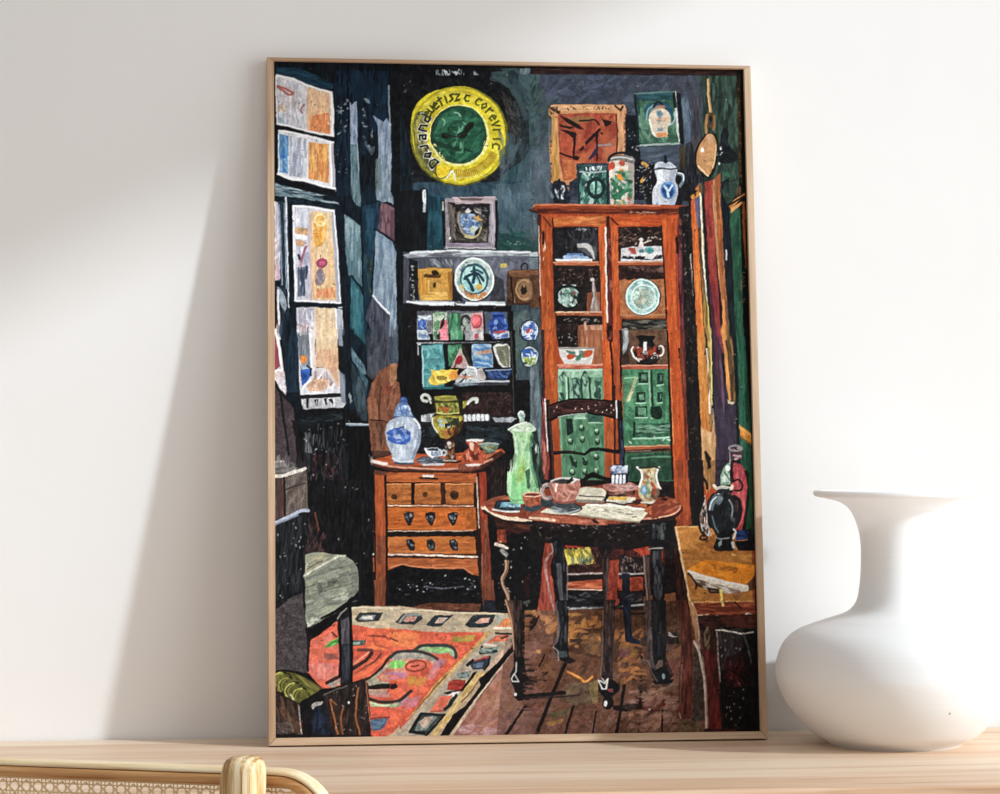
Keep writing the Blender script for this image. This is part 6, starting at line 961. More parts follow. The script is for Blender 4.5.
# cup, small bowl
patch('8c3c24','-10 175 30 172 60 180 54 225 30 245 -10 252',n=.2); dashes('b05c3c 6c2818 c8785c','-8 178 55 182 40 240 -8 245',14,7,2.2,60,50,.65); patch('6c7478','-10 250 40 240 60 255 30 270 -10 275',n=.2); patch('26363c','56 195 120 205 130 245 60 250',n=.3)
oval('1c2224','190 255 86 28',n=.3); oval('5c6468','188 256 82 24',n=.2); dashes('8c9498 3c4448 a8b0b4','115 250 265 245 262 268 120 272',22,12,1.8,2,10,.7); oval('3c4448','188 238 60 20',n=.3); stroke('b0b4b4',1.4,'110 262 180 282 262 262',1)
patch('bc7868','96 130 115 108 160 98 220 98 262 104 268 130 258 170 236 210 200 230 150 228 120 200',sm=0,n=.14); dashes('d49884 a05c4c c88474 e4b09c 8c4c3c','100 130 262 110 250 180 200 225 140 220',60,8,2.8,70,60,.55); oval('5c5450','180 112 66 15',n=.3); patch('34302e','125 116 180 100 235 106 220 122 160 128',n=.3); patch('c8c4bc','178 98 262 98 230 124 215 124 235 104 190 104',n=.15); stroke('dcd4cc',1.6,'112 112 150 98 220 96 262 104',1); stroke('101010',2.4,'200 122 222 98'); ring('8c7c78',4.4,'92 168 30 36',t0=60,t1=290,n=.2); ring('c4aca4',1.4,'90 166 32 38',t0=80,t1=270); patch('8c4c40','150 225 230 212 234 226 190 234 155 232',a=.8)
dashes('fff0e0','120 128 150 124 140 170 128 165',4,5,2,70,30,.7)
# blue figure dish
patch('b47468','385 130 440 120 530 118 575 135 570 155 520 168 430 168 390 150',n=.2); dashes('d09c8c 8c4c44 c4b0a8','390 132 565 128 560 156 430 164',30,10,1.8,5,15,.6); patch('3c2018','400 160 470 172 560 160 550 182 470 196 410 182',n=.3); dashes('8c4834 c4b4a4','400 165 550 165 545 185 420 185',14,7,1.6,5,20,.6)
patch('14182c','430 40 460 22 500 28 524 60 520 120 500 128 440 125 425 90',n=.3); dashes('c0c8d8 8c98b8 3c4874 d8dce4','425 30 520 30 515 70 425 70',26,6,2.8,150,50,.8); 
for x in (440,460,480,500): stroke('d0d4dc',2.8,'%d 85 %d 120'%(x,x-2),n=.2)
oval('c4ccd8','445 40 14 10',rot=-20); oval('c4ccd8','498 45 12 12'); oval('9ca8c4','470 50 12 10')
# small vase
patch('bcaa84','580 40 600 38 660 38 684 45 668 70 662 110 680 140 688 180 670 215 640 226 600 220 575 190 572 150 596 110 600 70',n=.14); dashes('d4c49c 8c7c5c b8502c c89838 6c8c64 e4dcc0','600 45 660 42 650 110 680 180 640 220 590 200 590 140',60,7,2.4,70,60,.7); stroke('ece8dc',2.2,'568 38 590 60 592 100 578 140',1); stroke('ece8dc',2.2,'684 40 670 70 672 110 690 150',1); oval('6c9cb4','604 160 20 26',n=.25); oval('a8c8d4','604 158 10 14'); patch('3c1c14','645 150 690 150 690 190 665 215 640 200',a=.6,n=.4); stroke('2c1c14',1.6,'580 42 660 36 684 46'); dashes('b83c24','640 110 675 140 660 190 640 170',8,5,2.4,60,60,.8); stroke('d4ccbc',1.8,'590 224 640 228 670 216')
at(0,0,1)
patch('c0481c','674 478 692 478 691 530 676 520',n=.2,d='v'); patch('2a1412','690 478 700 478 706 552 688 540',n=.3)
# ---------------------------------------------------------------- table legs
at(530,460)
patch('0c0b0e','118 420 160 400 190 420 180 480 194 530 198 640 196 794 150 794 140 680 112 610 106 560 125 500',n=.3); dashes('2c3038 1c1c22 4c4c54','125 430 180 430 190 780 160 780 120 580',34,14,2,90,12,.6); patch('5c5c60','140 545 165 545 168 640 180 794 164 794 146 660',a=.8,n=.25,d='v'); stroke('a0a0a0',1.4,'196 540 198 640 194 790',a=.5)
patch('1a1113','330 440 410 430 450 440 420 520 416 600 404 700 408 794 380 794 385 640 392 540 360 470',n=.3); dashes('3c2624 0c090a 54403c','380 440 430 440 410 780 385 780',34,14,2,91,8,.6)
patch('5c4844','405 520 416 520 412 794 396 794',a=.6,d='v')
patch('0d0d10','630 330 740 320 760 400 720 440 700 470 650 470 630 430',n=.3); dashes('4c504c 24282a 6c706c','640 340 720 330 710 420 650 420',20,9,3,80,20,.6); stroke('8c847c',1.8,'630 470 700 466'); patch('101014','636 470 700 470 690 520 720 580 725 640 700 794 655 794 640 640 640 560',n=.3); dashes('3c3e44 24242a 5c5c60','645 480 690 480 715 600 690 780 660 780',34,14,2.2,90,12,.6); patch('4c3c38','600 500 630 510 635 640 640 794 622 794 610 660',n=.3,d='v'); stroke('8c7468',1.4,'600 505 612 650 630 794')
# left front leg
at(390,600)
patch('14100f','608 0 700 0 712 60 712 200 712 345 735 420 728 470 706 500 706 530 680 535 655 510 660 480 632 410 655 350 655 250 640 120',n=.3); dashes('3c2c28 5a4038 1c1414','625 0 700 0 708 300 665 300 650 160',40,16,2.2,86,6,.6); patch('6c4834','612 0 632 0 650 80 660 180 655 230 640 130',n=.2,d='v',a=.9); stroke('c09878',1.4,'612 0 634 70 650 170 655 260',a=.9)
stroke('c8c4c0',1.3,'668 330 666 380 640 415 650 432 682 432'); stroke('c8c4c0',1.1,'660 395 680 428'); oval('dcd8d4','664 500 9 9'); patch('100d0d','700 500 741 498 741 528 712 530',n=.3); stroke('5c4038',1.4,'700 540 715 560')
at(530,600)
patch('100f12','130 0 200 0 205 120 200 220 205 300 238 322 210 338 160 320 150 300 125 260 130 230 152 190 150 80',n=.3); dashes('34363c 1a1a1e 54545a','135 5 198 5 198 200 160 290',24,14,2.2,90,10,.6); patch('6c6064','132 10 150 60 158 160 148 220 130 250 122 238 140 200 144 110',a=.8,n=.25,d='v'); patch('3c4448','150 270 195 270 195 305 155 305',n=.3); stroke('b0a4a0',1.4,'124 250 148 270 150 320',a=.7); patch('1a1416','190 310 240 318 235 328 195 336')
patch('2a1f1f','390 0 452 0 446 140 440 260 436 380 440 420 470 445 476 470 452 500 436 510 440 560 420 580 390 575 385 545 392 520 360 480 358 450 376 410 384 260',n=.3); dashes('4c3834 1c1414 5c4840 3c2c2c','392 5 448 5 436 380 385 380',44,16,2,91,6,.6); patch('0c0a0c','376 415 440 420 474 455 470 480 440 505 400 515 362 480',n=.3); stroke('d4ccc8',1.4,'362 425 380 470 402 470 412 415 395 440 370 428'); stroke('c0b8b4',1.1,'380 414 404 440 398 470'); patch('7c3c3c','405 470 440 468 440 490 415 485',n=.2); oval('0c0a0c','412 545 30 34'); oval('e0dcd8','400 548 10 16'); patch('120d0d','436 555 520 580 510 592 440 580'); patch('140e0e','440 560 600 540 720 560 680 585 560 580 520 590',a=.6,n=.3); stroke('8c7870',1.4,'386 20 384 260 376 410',a=.5)
patch('141a2a','490 0 535 0 535 130 545 200 580 215 580 235 540 230 505 220 495 100',n=.3,d='v'); dashes('28344c 0c0f18','492 5 530 5 540 200 505 200',14,14,2.4,90,6,.6); stroke('8c8c8c',1.6,'200 40 300 45 385 36',n=.4); patch('0e0f14','200 20 390 10 390 36 205 40',a=.8,n=.4); patch('0e0f14','440 30 490 20 490 50 445 48',a=.7)
stroke('14100f',2,'535 75 620 70')
patch('100f12','610 0 720 0 720 300 740 350 760 400 730 430 680 420 650 400 640 380 622 340 630 200',n=.3); at(640,600)
patch('4c3e3c','26 0 60 0 64 180 66 300 80 350 100 362 110 330 120 320 112 350 80 372 50 350 40 320 32 160',n=.25); dashes('6c5c58 34282a','30 5 58 5 62 300 44 320',24,14,1.8,90,5,.6); patch('17181c','62 0 120 0 116 180 112 300 90 305 68 300',n=.3,d='v'); dashes('34363c 2a2c30 0c0c10','66 5 116 5 110 295 72 295',24,14,2,90,5,.6); patch('101013','70 300 110 302 150 330 150 370 126 390 130 430 100 438 70 420 50 370 90 372 110 345',n=.3); patch('7c5c50','100 320 122 318 118 350 90 366 80 350',n=.2,a=.7); patch('0f0d0e','110 420 180 420 170 440 80 448 60 430',n=.3); oval('7c9094','124 404 8 16'); stroke('8c7c78',1.2,'40 320 60 380 90 430',a=.6); patch('241c1c','0 200 40 190 30 250 0 240',n=.4,a=.7); patch('1a1618','110 180 200 170 205 230 120 235',n=.4,a=.85); dashes('b4a8a4','150 160 200 180 200 200 150 190',3,6,2,10,20,.8)
# shadows and planks near the desk
patch('5a1f1c','0 545 60 520 130 530 135 560 90 585 0 585',n=.25); oval('e0d0c8','50 580 7 6'); stroke('1a0e0c',2.6,'8 300 4 500 2 600'); stroke('1a0e0c',2,'118 580 116 696'); patch('2c1814','20 455 50 490 40 500 15 470')
dashes('b0887c a07868 8c6c58','10 480 200 440 210 690 10 690',40,12,4.4,150,40,.4); patch('7c3c3c','130 330 200 310 205 400 160 400',a=.4,n=.2); dashes('6c5838 5c4c34','215 620 330 600 330 690 200 690',20,10,3,20,30,.6); patch('604c34','215 640 320 600 330 694 200 694',n=.3,a=.5)
# ---------------------------------------------------------------- ewer
at(390,330)
patch('1c2428','640 640 690 520 720 480 790 520 800 640 790 860 640 860',n=.3,a=.0)
patch('b8ccb0','640 524 680 496 720 486 741 490 775 525 760 545 660 545 644 532',n=.12); dashes('dce8d4 8ca490 c4d8bc','645 524 720 488 770 525 660 540',20,7,2,10,20,.7); oval('c0d0c8','695 450 20 20',n=.2); oval('7c9088','700 456 10 10',a=.7); patch('a0b8a8','682 462 710 462 712 490 684 492',n=.2); stroke('e8f0e8',1.6,'678 445 690 430 705 432'); stroke('e4ecdc',1.6,'626 526 660 506 720 488')
patch('9cc890>7cc084','640 526 700 545 770 535 772 560 748 620 742 660 752 720 780 800 790 860 782 920 640 920 622 850 624 780 650 720 668 640 660 570',n=.14); dashes('b8dca8 84b47c a4d094 74b088 d0e8c0','650 545 750 545 740 660 775 800 780 910 640 910 626 800 664 680',90,14,3,92,10,.55); patch('c4e0bc','650 560 670 570 676 650 660 720 640 790 630 860 630 800 655 710 665 640',a=.8,sm=1); patch('1c2c24','752 540 775 530 790 600 800 700 820 800 790 800 760 730 748 660',n=.3); patch('4c7c5c','740 560 760 545 752 620 748 680 770 760 790 840 775 840 752 760 740 680',n=.2,a=.8); patch('9cb848','680 730 700 715 716 720 715 750 724 790 700 794 684 770 672 790 676 750',n=.25,sm=0); stroke('d0e4c8',1,'628 526 660 560 664 640 640 730 624 790 624 860',1)
stroke('3c5444',2.6,'748 570 790 640 780 760 800 830',1,a=.8); dashes('dce8dc','741 600 800 600 800 790 760 790',4,9,1.4,92,10,.6)
at(390,460)
patch('88d088','622 70 720 70 726 200 700 216 640 216 628 180',n=.12,d='v'); dashes('a4e09c 74bc78 90d490','626 80 716 80 720 210 640 210',34,14,3,90,6,.5); patch('98c068','672 20 700 24 716 50 712 100 690 130 660 100 680 60',n=.2,a=.85); patch('d0ecc8','622 60 640 60 642 200 632 180',a=.7); patch('2c4c3c','716 60 741 40 741 150 726 150',n=.3,a=.8); stroke('68a870',1.6,'632 200 660 216 716 214')
at(530,460)
patch('38444a','-30 236 40 236 62 252 40 268 -10 272 -40 258',sm=1,n=.25); patch('a85438','-40 186 -20 174 20 170 50 174 60 186 54 215 34 240 0 246 -26 236',sm=1,n=.16); dashes('c4704c 843c24 b8603c','-36 190 55 184 40 235 -20 235',16,6,2.2,60,40,.6); oval('6c2c1c','10 184 42 9',n=.2); ring('e0b090',1.3,'10 183 46 11',t0=10,t1=330)
# ---------------------------------------------------------------- desk, dark vase, red bottle, papers
at(640,330)
patch('8c3a2c','470 700 480 670 520 670 540 700 600 760 600 794 430 794',n=.25,a=.0)
at(640,460)
patch('a84420>943a1c','178 0 250 0 272 340 190 352 200 280',n=.2,d='v'); dashes('c4562a 8c3418','182 5 248 5 266 335 200 340',30,16,2.6,90,5,.5); patch('160f10','250 0 335 0 340 200 320 350 275 350 262 150',n=.4,d='v'); patch('9c6c3c','335 0 400 0 395 120 352 180 340 120',n=.25,d='v'); patch('18120f','350 0 372 0 376 40 360 50'); patch('2c2430','400 0 480 0 470 40 420 130 395 140',n=.3)
patch('8c3a24','90 205 140 192 180 202 212 222 224 244 214 272 180 292 120 304 60 310 60 240',sm=0,n=.18); dashes('b0583a c87450 7c3220 9c4830','100 205 180 205 215 240 190 285 80 300',30,10,2.4,165,15,.6); patch('241412','224 244 226 268 200 300 120 326 0 340 0 322 120 306 190 288 214 270',n=.3); stroke('dca080',1.6,'100 304 170 288 205 262 214 240',1,n=.2); dashes('20120e','95 190 150 195 140 215 95 210',5,10,1.8,20,20,.8)
patch('b87430>b07030','186 355 320 350 606 400 606 752 270 755 250 680 215 500',n=.16); dashes('c88238 a4662a b87430 d09044 ac6c2c','190 358 600 400 600 745 270 745',140,16,3,15,20,.5); dashes('8c4c20 a05c28','320 430 480 440 460 500 330 500',20,10,2,20,20,.5); patch('a05a28','360 400 400 390 395 440 340 430',a=.5,n=.2); stroke('e4b888',2.4,'190 356 215 500 250 680 262 755',n=.2); stroke('d09858',1.4,'190 354 320 352',n=.3); stroke('5c3018',1.6,'330 400 350 430 362 428',1); dashes('e8b868','480 495 540 500 540 520 490 512',3,6,2,0,20,.9); patch('9c3418','590 400 606 400 606 752 596 752',n=.3,a=.7)
ring('2c1410',2,'336 412 18 12')
patch('2c140f','180 470 200 450 250 700 262 794 190 794',n=.3,d='v'); dashes('4c241a 1c0c0a','190 480 205 480 255 780 200 780',24,14,2.4,88,5,.6)
# red bottle
patch('d8d8d0','470 -45 482 -40 480 20 472 20',a=.6); patch('7c5058','472 -70 500 -76 535 -70 540 -30 525 0 480 0 474 -30',n=.4); dashes('c0b0b0 3c2028 a03c44 1c1014','474 -70 538 -70 535 0 480 0',24,5,2.6,40,60,.8); ring('8c8c90',1.8,'504 -62 34 14')
patch('7c9c84','424 130 426 80 440 40 470 12 490 20 486 130',n=.2); dashes('a4c0a8 4c6c54 d0d8d0','430 120 432 70 470 20 484 120',18,9,2.4,70,30,.7); patch('b43c40','480 30 500 14 530 20 560 50 572 100 570 180 560 260 540 370 490 370 480 150',n=.16,sm=0); dashes('c85054 942c34 d46c68 a83840','490 40 530 25 565 100 555 260 535 360 500 360',50,14,3.4,92,12,.55); patch('1c1014','478 20 495 10 490 50 500 110 480 130 474 80',n=.4); oval('e8e8e0','464 44 12 16'); stroke('1c1014',2,'490 115 520 105 540 130 530 160 500 160',1); stroke('141010',3,'560 60 575 120 570 200 552 360',1); patch('204c2c','572 60 596 60 596 360 560 370 574 200',n=.3,d='v'); patch('142c1c','590 0 600 0 606 390 592 390')
patch('1c3c7c','500 385 530 370 575 380 570 420 510 426',n=.25); patch('0d0d14','545 380 606 400 606 480 520 480 500 430 570 425',n=.4); dashes('2c4c8c 14244c','505 385 570 380 565 420 510 420',10,8,2.4,5,20,.7)
# dark vase with handles
patch('b8a498','310 290 330 240 335 200 345 180 350 240 360 340 380 400 350 400 322 370',n=.4); dashes('2c1c14 d4ccc4 7c5c4c 14100f','312 290 340 200 360 360 380 400 330 390',36,6,2,80,30,.8); stroke('14100f',2.4,'338 200 312 290 320 370 345 400',1); stroke('14100f',2.4,'356 150 350 120 335 100 325 120',1)
patch('14161a','400 150 480 140 490 165 480 180 520 200 528 260 515 340 485 400 490 430 502 470 490 482 400 482 386 460 400 430 405 400 365 330 352 270 356 220 380 180 410 165',n=.3); dashes('3c444c 24282c 5c6870 0c0d10','360 230 385 180 470 165 515 220 500 350 470 400 410 400 365 320',70,14,3,95,20,.55); patch('8c9ca4','365 230 390 190 430 170 445 200 420 240 400 225 370 280',n=.25,a=.75); dashes('c8d4d8 6c8088','362 230 400 175 440 175 430 230 370 270',20,8,2.4,120,30,.8); stroke('d0c8b0',3,'392 135 405 150 440 142 480 150 490 138',1); oval('98a0a0','440 148 36 9',a=.6); patch('1c1c20','410 155 475 150 465 178 420 178'); dashes('d8d8d8','480 300 505 310 500 330 480 325',4,7,3,60,40,.9); dashes('7c4c44 5c342c','480 200 520 220 515 280 485 270',14,8,2.4,80,40,.7); stroke('d8e0e0',2,'495 365 505 380 492 415',1); patch('90a0a0','412 440 430 420 432 450 418 462'); stroke('c8d0d0',3,'490 440 496 460'); stroke('c0c4c4',1.4,'400 410 420 418 470 412',a=.7); patch('101215','405 185 470 180 505 210 516 270 505 330 482 385 470 400 410 400 390 380 366 320 358 265 372 215',sm=1,n=.3,a=.72); patch('7c8c94','372 235 392 200 425 188 440 205 420 235 398 232 382 270',sm=1,n=.2,a=.7); stroke('c8d4d8',1.6,'366 262 378 225 400 198',1); stroke('58646a',1.4,'384 300 396 350 412 385',1); stroke('a0acb0',1.2,'470 210 488 250 486 300',1,a=.8); stroke('14100f',3,'500 190 528 220 530 300 510 350',1)
# papers on the desk
patch('e8861a','252 580 300 550 350 525 440 540 606 555 606 610 560 660 500 650 400 630 320 605',n=.14); dashes('f09828 d87818 ec8c20 e07c14','258 582 350 530 600 560 600 620 560 650 330 605',50,14,2.8,10,15,.5); dashes('9c5818 a8642c','380 550 520 570 510 600 375 570',22,6,2,20,40,.6)
patch('e4d8c8','252 584 330 610 450 640 575 664 580 690 540 700 420 680 300 640 260 604',n=.14); stroke('f4ece0',2,'254 586 330 612 450 644 570 668'); patch('c8b8a8','270 620 330 640 480 690 560 694 520 712 440 705 390 700 340 680 290 660',n=.2); dashes('ece4d8 8c7864 b4a490 4c3828','270 620 540 690 530 710 400 700 290 650',40,9,2,15,15,.7); patch('4c2c18','290 660 340 680 330 664 300 645',n=.3); stroke('3c2414',2.4,'360 680 372 700 420 700 420 690 370 682'); stroke('241610',2,'255 600 275 620 300 660 296 680'); patch('8c5430','480 705 560 694 530 730 510 750',n=.25,a=.8); stroke('f0c85c',2.4,'425 690 432 730 440 770',n=.2); patch('2c1c14','570 650 606 620 606 690 575 690',n=.3,a=.7)
at(640,600)
patch('8c3a20>6c2818','270 10 606 5 612 80 300 84 280 60',n=.25,d='h'); dashes('a84c2c 6c2818 b85c38 541e14','275 14 606 10 606 76 300 80',44,16,2.4,2,8,.5); stroke('d8b8a0',2,'274 10 285 40 300 84 330 80',n=.3); stroke('d89c5c',1.6,'276 12 430 8 600 4',n=.3); dashes('e8d8c8','330 76 600 66 600 90 330 92',10,4,1.8,0,20,.8); stroke('e8c070',2.6,'432 0 438 28',n=.2); stroke('2c1410',1.6,'500 10 540 44')
patch('241410','300 84 612 76 616 150 410 150 400 200 330 200 300 180',n=.3); dashes('4c241c 6c2c20 1a0d0c','310 88 606 84 606 146 400 150 390 190 320 190',50,12,2.4,5,15,.5); patch('5a241a','420 90 614 80 614 150 470 152',n=.25,a=.7)
patch('c08c58>9c6a4a','255 0 290 40 305 90 310 200 318 262 300 250 284 160 270 80',n=.2,d='v'); patch('4a221a>5a2820','190 0 250 0 262 80 276 200 280 320 276 480 272 630 225 628 206 600 208 400 222 200',n=.25,d='v'); dashes('6c3428 34160f 803c30','200 5 250 5 272 200 268 620 215 600 220 200',60,18,2.6,90,4,.5); stroke('b89c84',1.4,'206 600 215 625',a=.8); stroke('7c6458',1.4,'222 340 214 480 212 560',a=.6)
patch('3c3430','284 240 330 260 340 400 336 640 275 640 282 400',n=.3,a=.8); patch('34201a>6c1a18','330 190 412 200 416 300 440 480 450 690 360 690 350 480 335 300',n=.25,d='v'); dashes('7c241e 4c1a16 8c3028 2c1210','335 260 412 260 440 500 444 685 364 685',60,18,3,91,5,.5); dashes('8c7c5c 5c4c3c','335 140 390 140 370 260 340 260',16,7,1.8,100,30,.6); patch('1a0e0e','412 470 440 480 452 690 430 690',n=.4,a=.7)
stroke('c8b4a4',2.4,'285 220 310 270 336 400 348 520 352 690',1,n=.2); stroke('9c8478',2,'300 84 312 180 312 260',n=.3); stroke('8c7468',1.6,'330 300 350 460 358 690',1,a=.8)
patch('0a0608','405 150 480 140 620 165 625 690 446 690 420 460 410 280',n=.5); patch('2a2426','410 158 540 150 560 230 500 350 420 380 412 250',n=.25,d='v'); dashes('3c3638 1c1416 4c4444','412 160 540 160 540 300 420 370',50,9,1.8,100,20,.5); patch('2c0c0c','460 300 600 260 610 420 500 470 430 440',n=.4,a=.6); dashes('4c1414 6c1c1c','440 320 600 280 600 460 440 460',36,8,2,80,40,.5); stroke('c8c0b4',1.6,'405 160 440 160 500 172 540 180 600 172',n=.4); stroke('8c8078',1.4,'408 165 412 280 424 430',n=.5); stroke('a8b0a8',1.8,'545 175 565 230 590 330',n=.4,a=.8); dashes('c0b8b0 7c7068','420 180 610 190 610 680 450 680',50,2.2,1.1,60,60,.6); patch('040305','540 180 620 170 625 690 560 690',n=.5,a=.6)
# ---------------------------------------------------------------- strokes dragged through neighbouring passages
def drag(x0, x1, y0, y1, n, ang, ln=8, w=2.4, a=.6):
    for k in range(n):
        x = x0+(x1-x0)*rs.rand(); y = y0+(y1-y0)*rs.rand(); s = (rs.rand()*2-1)*ln*.8
        t = np.radians(ang); q = int((x+s*np.cos(t)-PX0)*SC), int((y+s*np.sin(t)-PY0)*SC)
        c = CAN[min(max(q[1], 0), PH-1), min(max(q[0], 0), PW-1)].copy()
        pp = np.array([[x-ln/2*np.cos(t), y-ln/2*np.sin(t)], [x+ln/2*np.cos(t), y+ln/2*np.sin(t)]]); b = bounds(pp, w)
        if b[1] <= b[0] or b[3] <= b[2]: continue
        lay(dist(pp, w, *b, .6), '%02x%02x%02x' % tuple(int(v*255) for v in np.clip(c, 0, 1)), *b, .06, 'o', a)
drag(342, 400, 187, 193, 90, 90); drag(500, 548, 186, 192, 80, 80); drag(276, 400, 328, 333, 160, 90); drag(686, 746, 328, 333, 90, 88); drag(508, 546, 456, 464, 60, 92)
drag(277, 372, 457, 463, 120, 90); drag(690, 748, 187, 193, 80, 88); drag(526, 534, 610, 735, 110, 5); drag(636, 644, 660, 735, 70, 5); drag(524, 534, 190, 250, 60, 10)
# ---------------------------------------------------------------- last touches over the whole sheet
at(0,0,1)
patch('0a0706','740 66 765 66 765 480 753 480 748 360 745 200',n=.3,a=.9)
patch('0a0708','736 728 765 728 765 745 736 745',n=.4); patch('3c1512','704 729 736 729 736 745 704 745',n=.3); patch('1a1413','270 734 372 735 372 745 270 745',n=.4)
dashes('e4e4dc b8b8b0 8c8c88','275 66 745 72 757 735 275 738',300,1.5,.75,45,90,.42)
dashes('050608','275 66 745 72 757 735 275 738',260,2.4,.9,45,90,.5)
weave = 1+.035*np.sin(np.arange(PW)*2.1)[None, :, None]*np.sin(np.arange(PH)*.37)[:, None, None]+.03*NO[..., None]+.035*ND[..., None]
CAN = np.clip(CAN*weave, 0, 1)
grey = (CAN*np.array([.3, .59, .11], np.float32)).sum(2, keepdims=True)
CAN = np.clip(grey+(CAN-grey)*.87, 0, 1)
hot = np.clip((CAN[..., :1]-1.7*CAN[..., 1:2])*3, 0, 1)*(CAN[..., 2:3] < .3)
CAN = CAN*(1-hot*np.array([.10, .02, 0], np.float32))      # the cupboard red is an earthier one
def soft(a):
    a = (np.roll(a, 1, 0)+2*a+np.roll(a, -1, 0))/4
    return (np.roll(a, 1, 1)+2*a+np.roll(a, -1, 1))/4
CAN = np.clip(CAN+.6*(CAN-soft(soft(CAN))), 0, 1)            # crisper stroke edges
grey = (CAN*np.array([.3, .59, .11], np.float32)).sum(2, keepdims=True)
CAN = CAN-.10*CAN*(1-CAN)*(1-grey)              # a touch more depth in the middle tones
# ---- pigment onto the sheet: a fine flat mesh, one colour per point
HOM = (989.161288, 10.245783, 520.543051, 20.054863, -947.688588, 742.18984, 0.045706, 0.046249)   # sheet position -> tracing position
NX, NZ = 760, 1060
us = np.linspace(-xi-.0004, xi+.0004, NX); vs = np.linspace(zi0-.0004, zi1+.0004, NZ)
U, V = np.meshgrid(us, vs)
den = HOM[6]*U+HOM[7]*V+1
tx = ((HOM[0]*U+HOM[1]*V+HOM[2])/den-PX0)*SC-.5; ty = ((HOM[3]*U+HOM[4]*V+HOM[5])/den-PY0)*SC-.5
tx = np.clip(tx, 0, PW-1.001); ty = np.clip(ty, 0, PH-1.001)
ix = tx.astype(int); iy = ty.astype(int); fx = (tx-ix)[..., None]; fy = (ty-iy)[..., None]
c = (CAN[iy, ix]*(1-fx)+CAN[iy, ix+1]*fx)*(1-fy)+(CAN[iy+1, ix]*(1-fx)+CAN[iy+1, ix+1]*fx)*fy
c = np.where(c <= .04045, c/12.92, ((c+.055)/1.055)**2.4)
c = np.clip(c*PIGMENT, 0, .95)
co = np.stack([U, np.full_like(U, -FT+REC), V], -1).reshape(-1, 3).astype(np.float32)
me = bpy.data.meshes.new('painted_sheet')
n = NX*NZ; me.vertices.add(n); me.vertices.foreach_set('co', co.ravel())
i0 = (np.arange(NZ-1)[:, None]*NX+np.arange(NX-1)[None, :]).ravel()
q = np.stack([i0, i0+1, i0+NX+1, i0+NX], 1).astype(np.int32); nf = len(q)
me.loops.add(nf*4); me.loops.foreach_set('vertex_index', q.ravel())
me.polygons.add(nf); me.polygons.foreach_set('loop_start', np.arange(0, nf*4, 4, dtype=np.int32))
me.update(calc_edges=True)
at = me.color_attributes.new('pigment', 'FLOAT_COLOR', 'POINT')
rgba = np.ones((n, 4), np.float32); rgba[:, :3] = c.reshape(-1, 3); at.data.foreach_set('color', rgba.ravel())
me.materials.append(M['print'])
sheet = bpy.data.objects.new('painted_sheet', me); COL.objects.link(sheet); sheet.parent = fr

# ------------------------------------------------------------------------ white vase
K = .0010557*.978
half = [(64, 743.2), (67.5, 740), (84, 730), (105, 706), (116.5, 681), (117, 663), (110.5, 644), (97, 631), (72, 621), (48, 612.5), (38, 602), (34.4, 586), (33, 566), (33.2, 545), (35.5, 530), (40.5, 516), (47, 507.5), (56, 502.3), (68, 499.4), (75, 498)]
zb = 743.2
out = spline([(r*K, (zb-y)*K) for r, y in half], 6)
lip = [(78.4*K, (zb-497)*K), (79.7*K, (zb-495.4)*K), (79.9*K, (zb-493.6)*K), (79*K, (zb-492)*K), (76.5*K, (zb-491.2)*K)]
inn = spline([(68*K, (zb-493.4)*K), (54*K, (zb-497.4)*K), (43*K, (zb-504)*K), (35*K, (zb-516)*K), (29.5*K, (zb-532)*K), (27.5*K, (zb-560)*K), (29*K, (zb-588)*K), (33*K, (zb-604)*K), (44*K, (zb-617)*K), (90*K, (zb-636)*K), (110*K, (zb-664)*K), (98*K, (zb-706)*K), (62*K, (zb-738)*K), (0, (zb-741)*K)], 5)
bm = bmesh.new(); lathe(bm, [(0, .002), (50*K, .0015), (56*K, 0)]+out+lip+inn, 112)
vase = link('vase', bm, M['vase'], smooth=True, loc=(.3795, -.143, 0))
tag(vase, 'round white ceramic vase with narrow neck and wide flat rim, right of the frame', 'vase')

# ------------------------------------------------------------------------ cane chair, seen from behind
CA = R(-22.8)
ch = tag(empty('cane_chair', (0, 0, FZ), (0, 0, CA)), 'light oak chair with woven cane back, drawn up to the console table', 'chair')
ax = Vector((math.cos(CA), math.sin(CA), 0)); ay = Vector((-math.sin(CA), math.cos(CA), 0))
P0 = Vector((-.2557, -.737, 0)); HW, HH, RC = .215, .17, .046       # half width and height of the looped back
ZT = .0595-FZ                                                         # top of the loop above the floor
cen = P0+ax*(.0305-HW); ch.location = (cen.x, cen.y, FZ)
def loop_path(hw, zc, hh, rc, n=14):
    pth = []
    for cx, cz, a0 in ((hw-rc, zc+hh-rc, 0), (-hw+rc, zc+hh-rc, 90), (-hw+rc, zc-hh+rc, 180), (hw-rc, zc-hh+rc, 270)):
        for i in range(n+1):
            a = R(a0+90*i/n); pth.append(((cx+rc*math.cos(a), cz+rc*math.sin(a)), (math.cos(a), math.sin(a))))
    return pth
zc = ZT-HH
bm = bmesh.new()
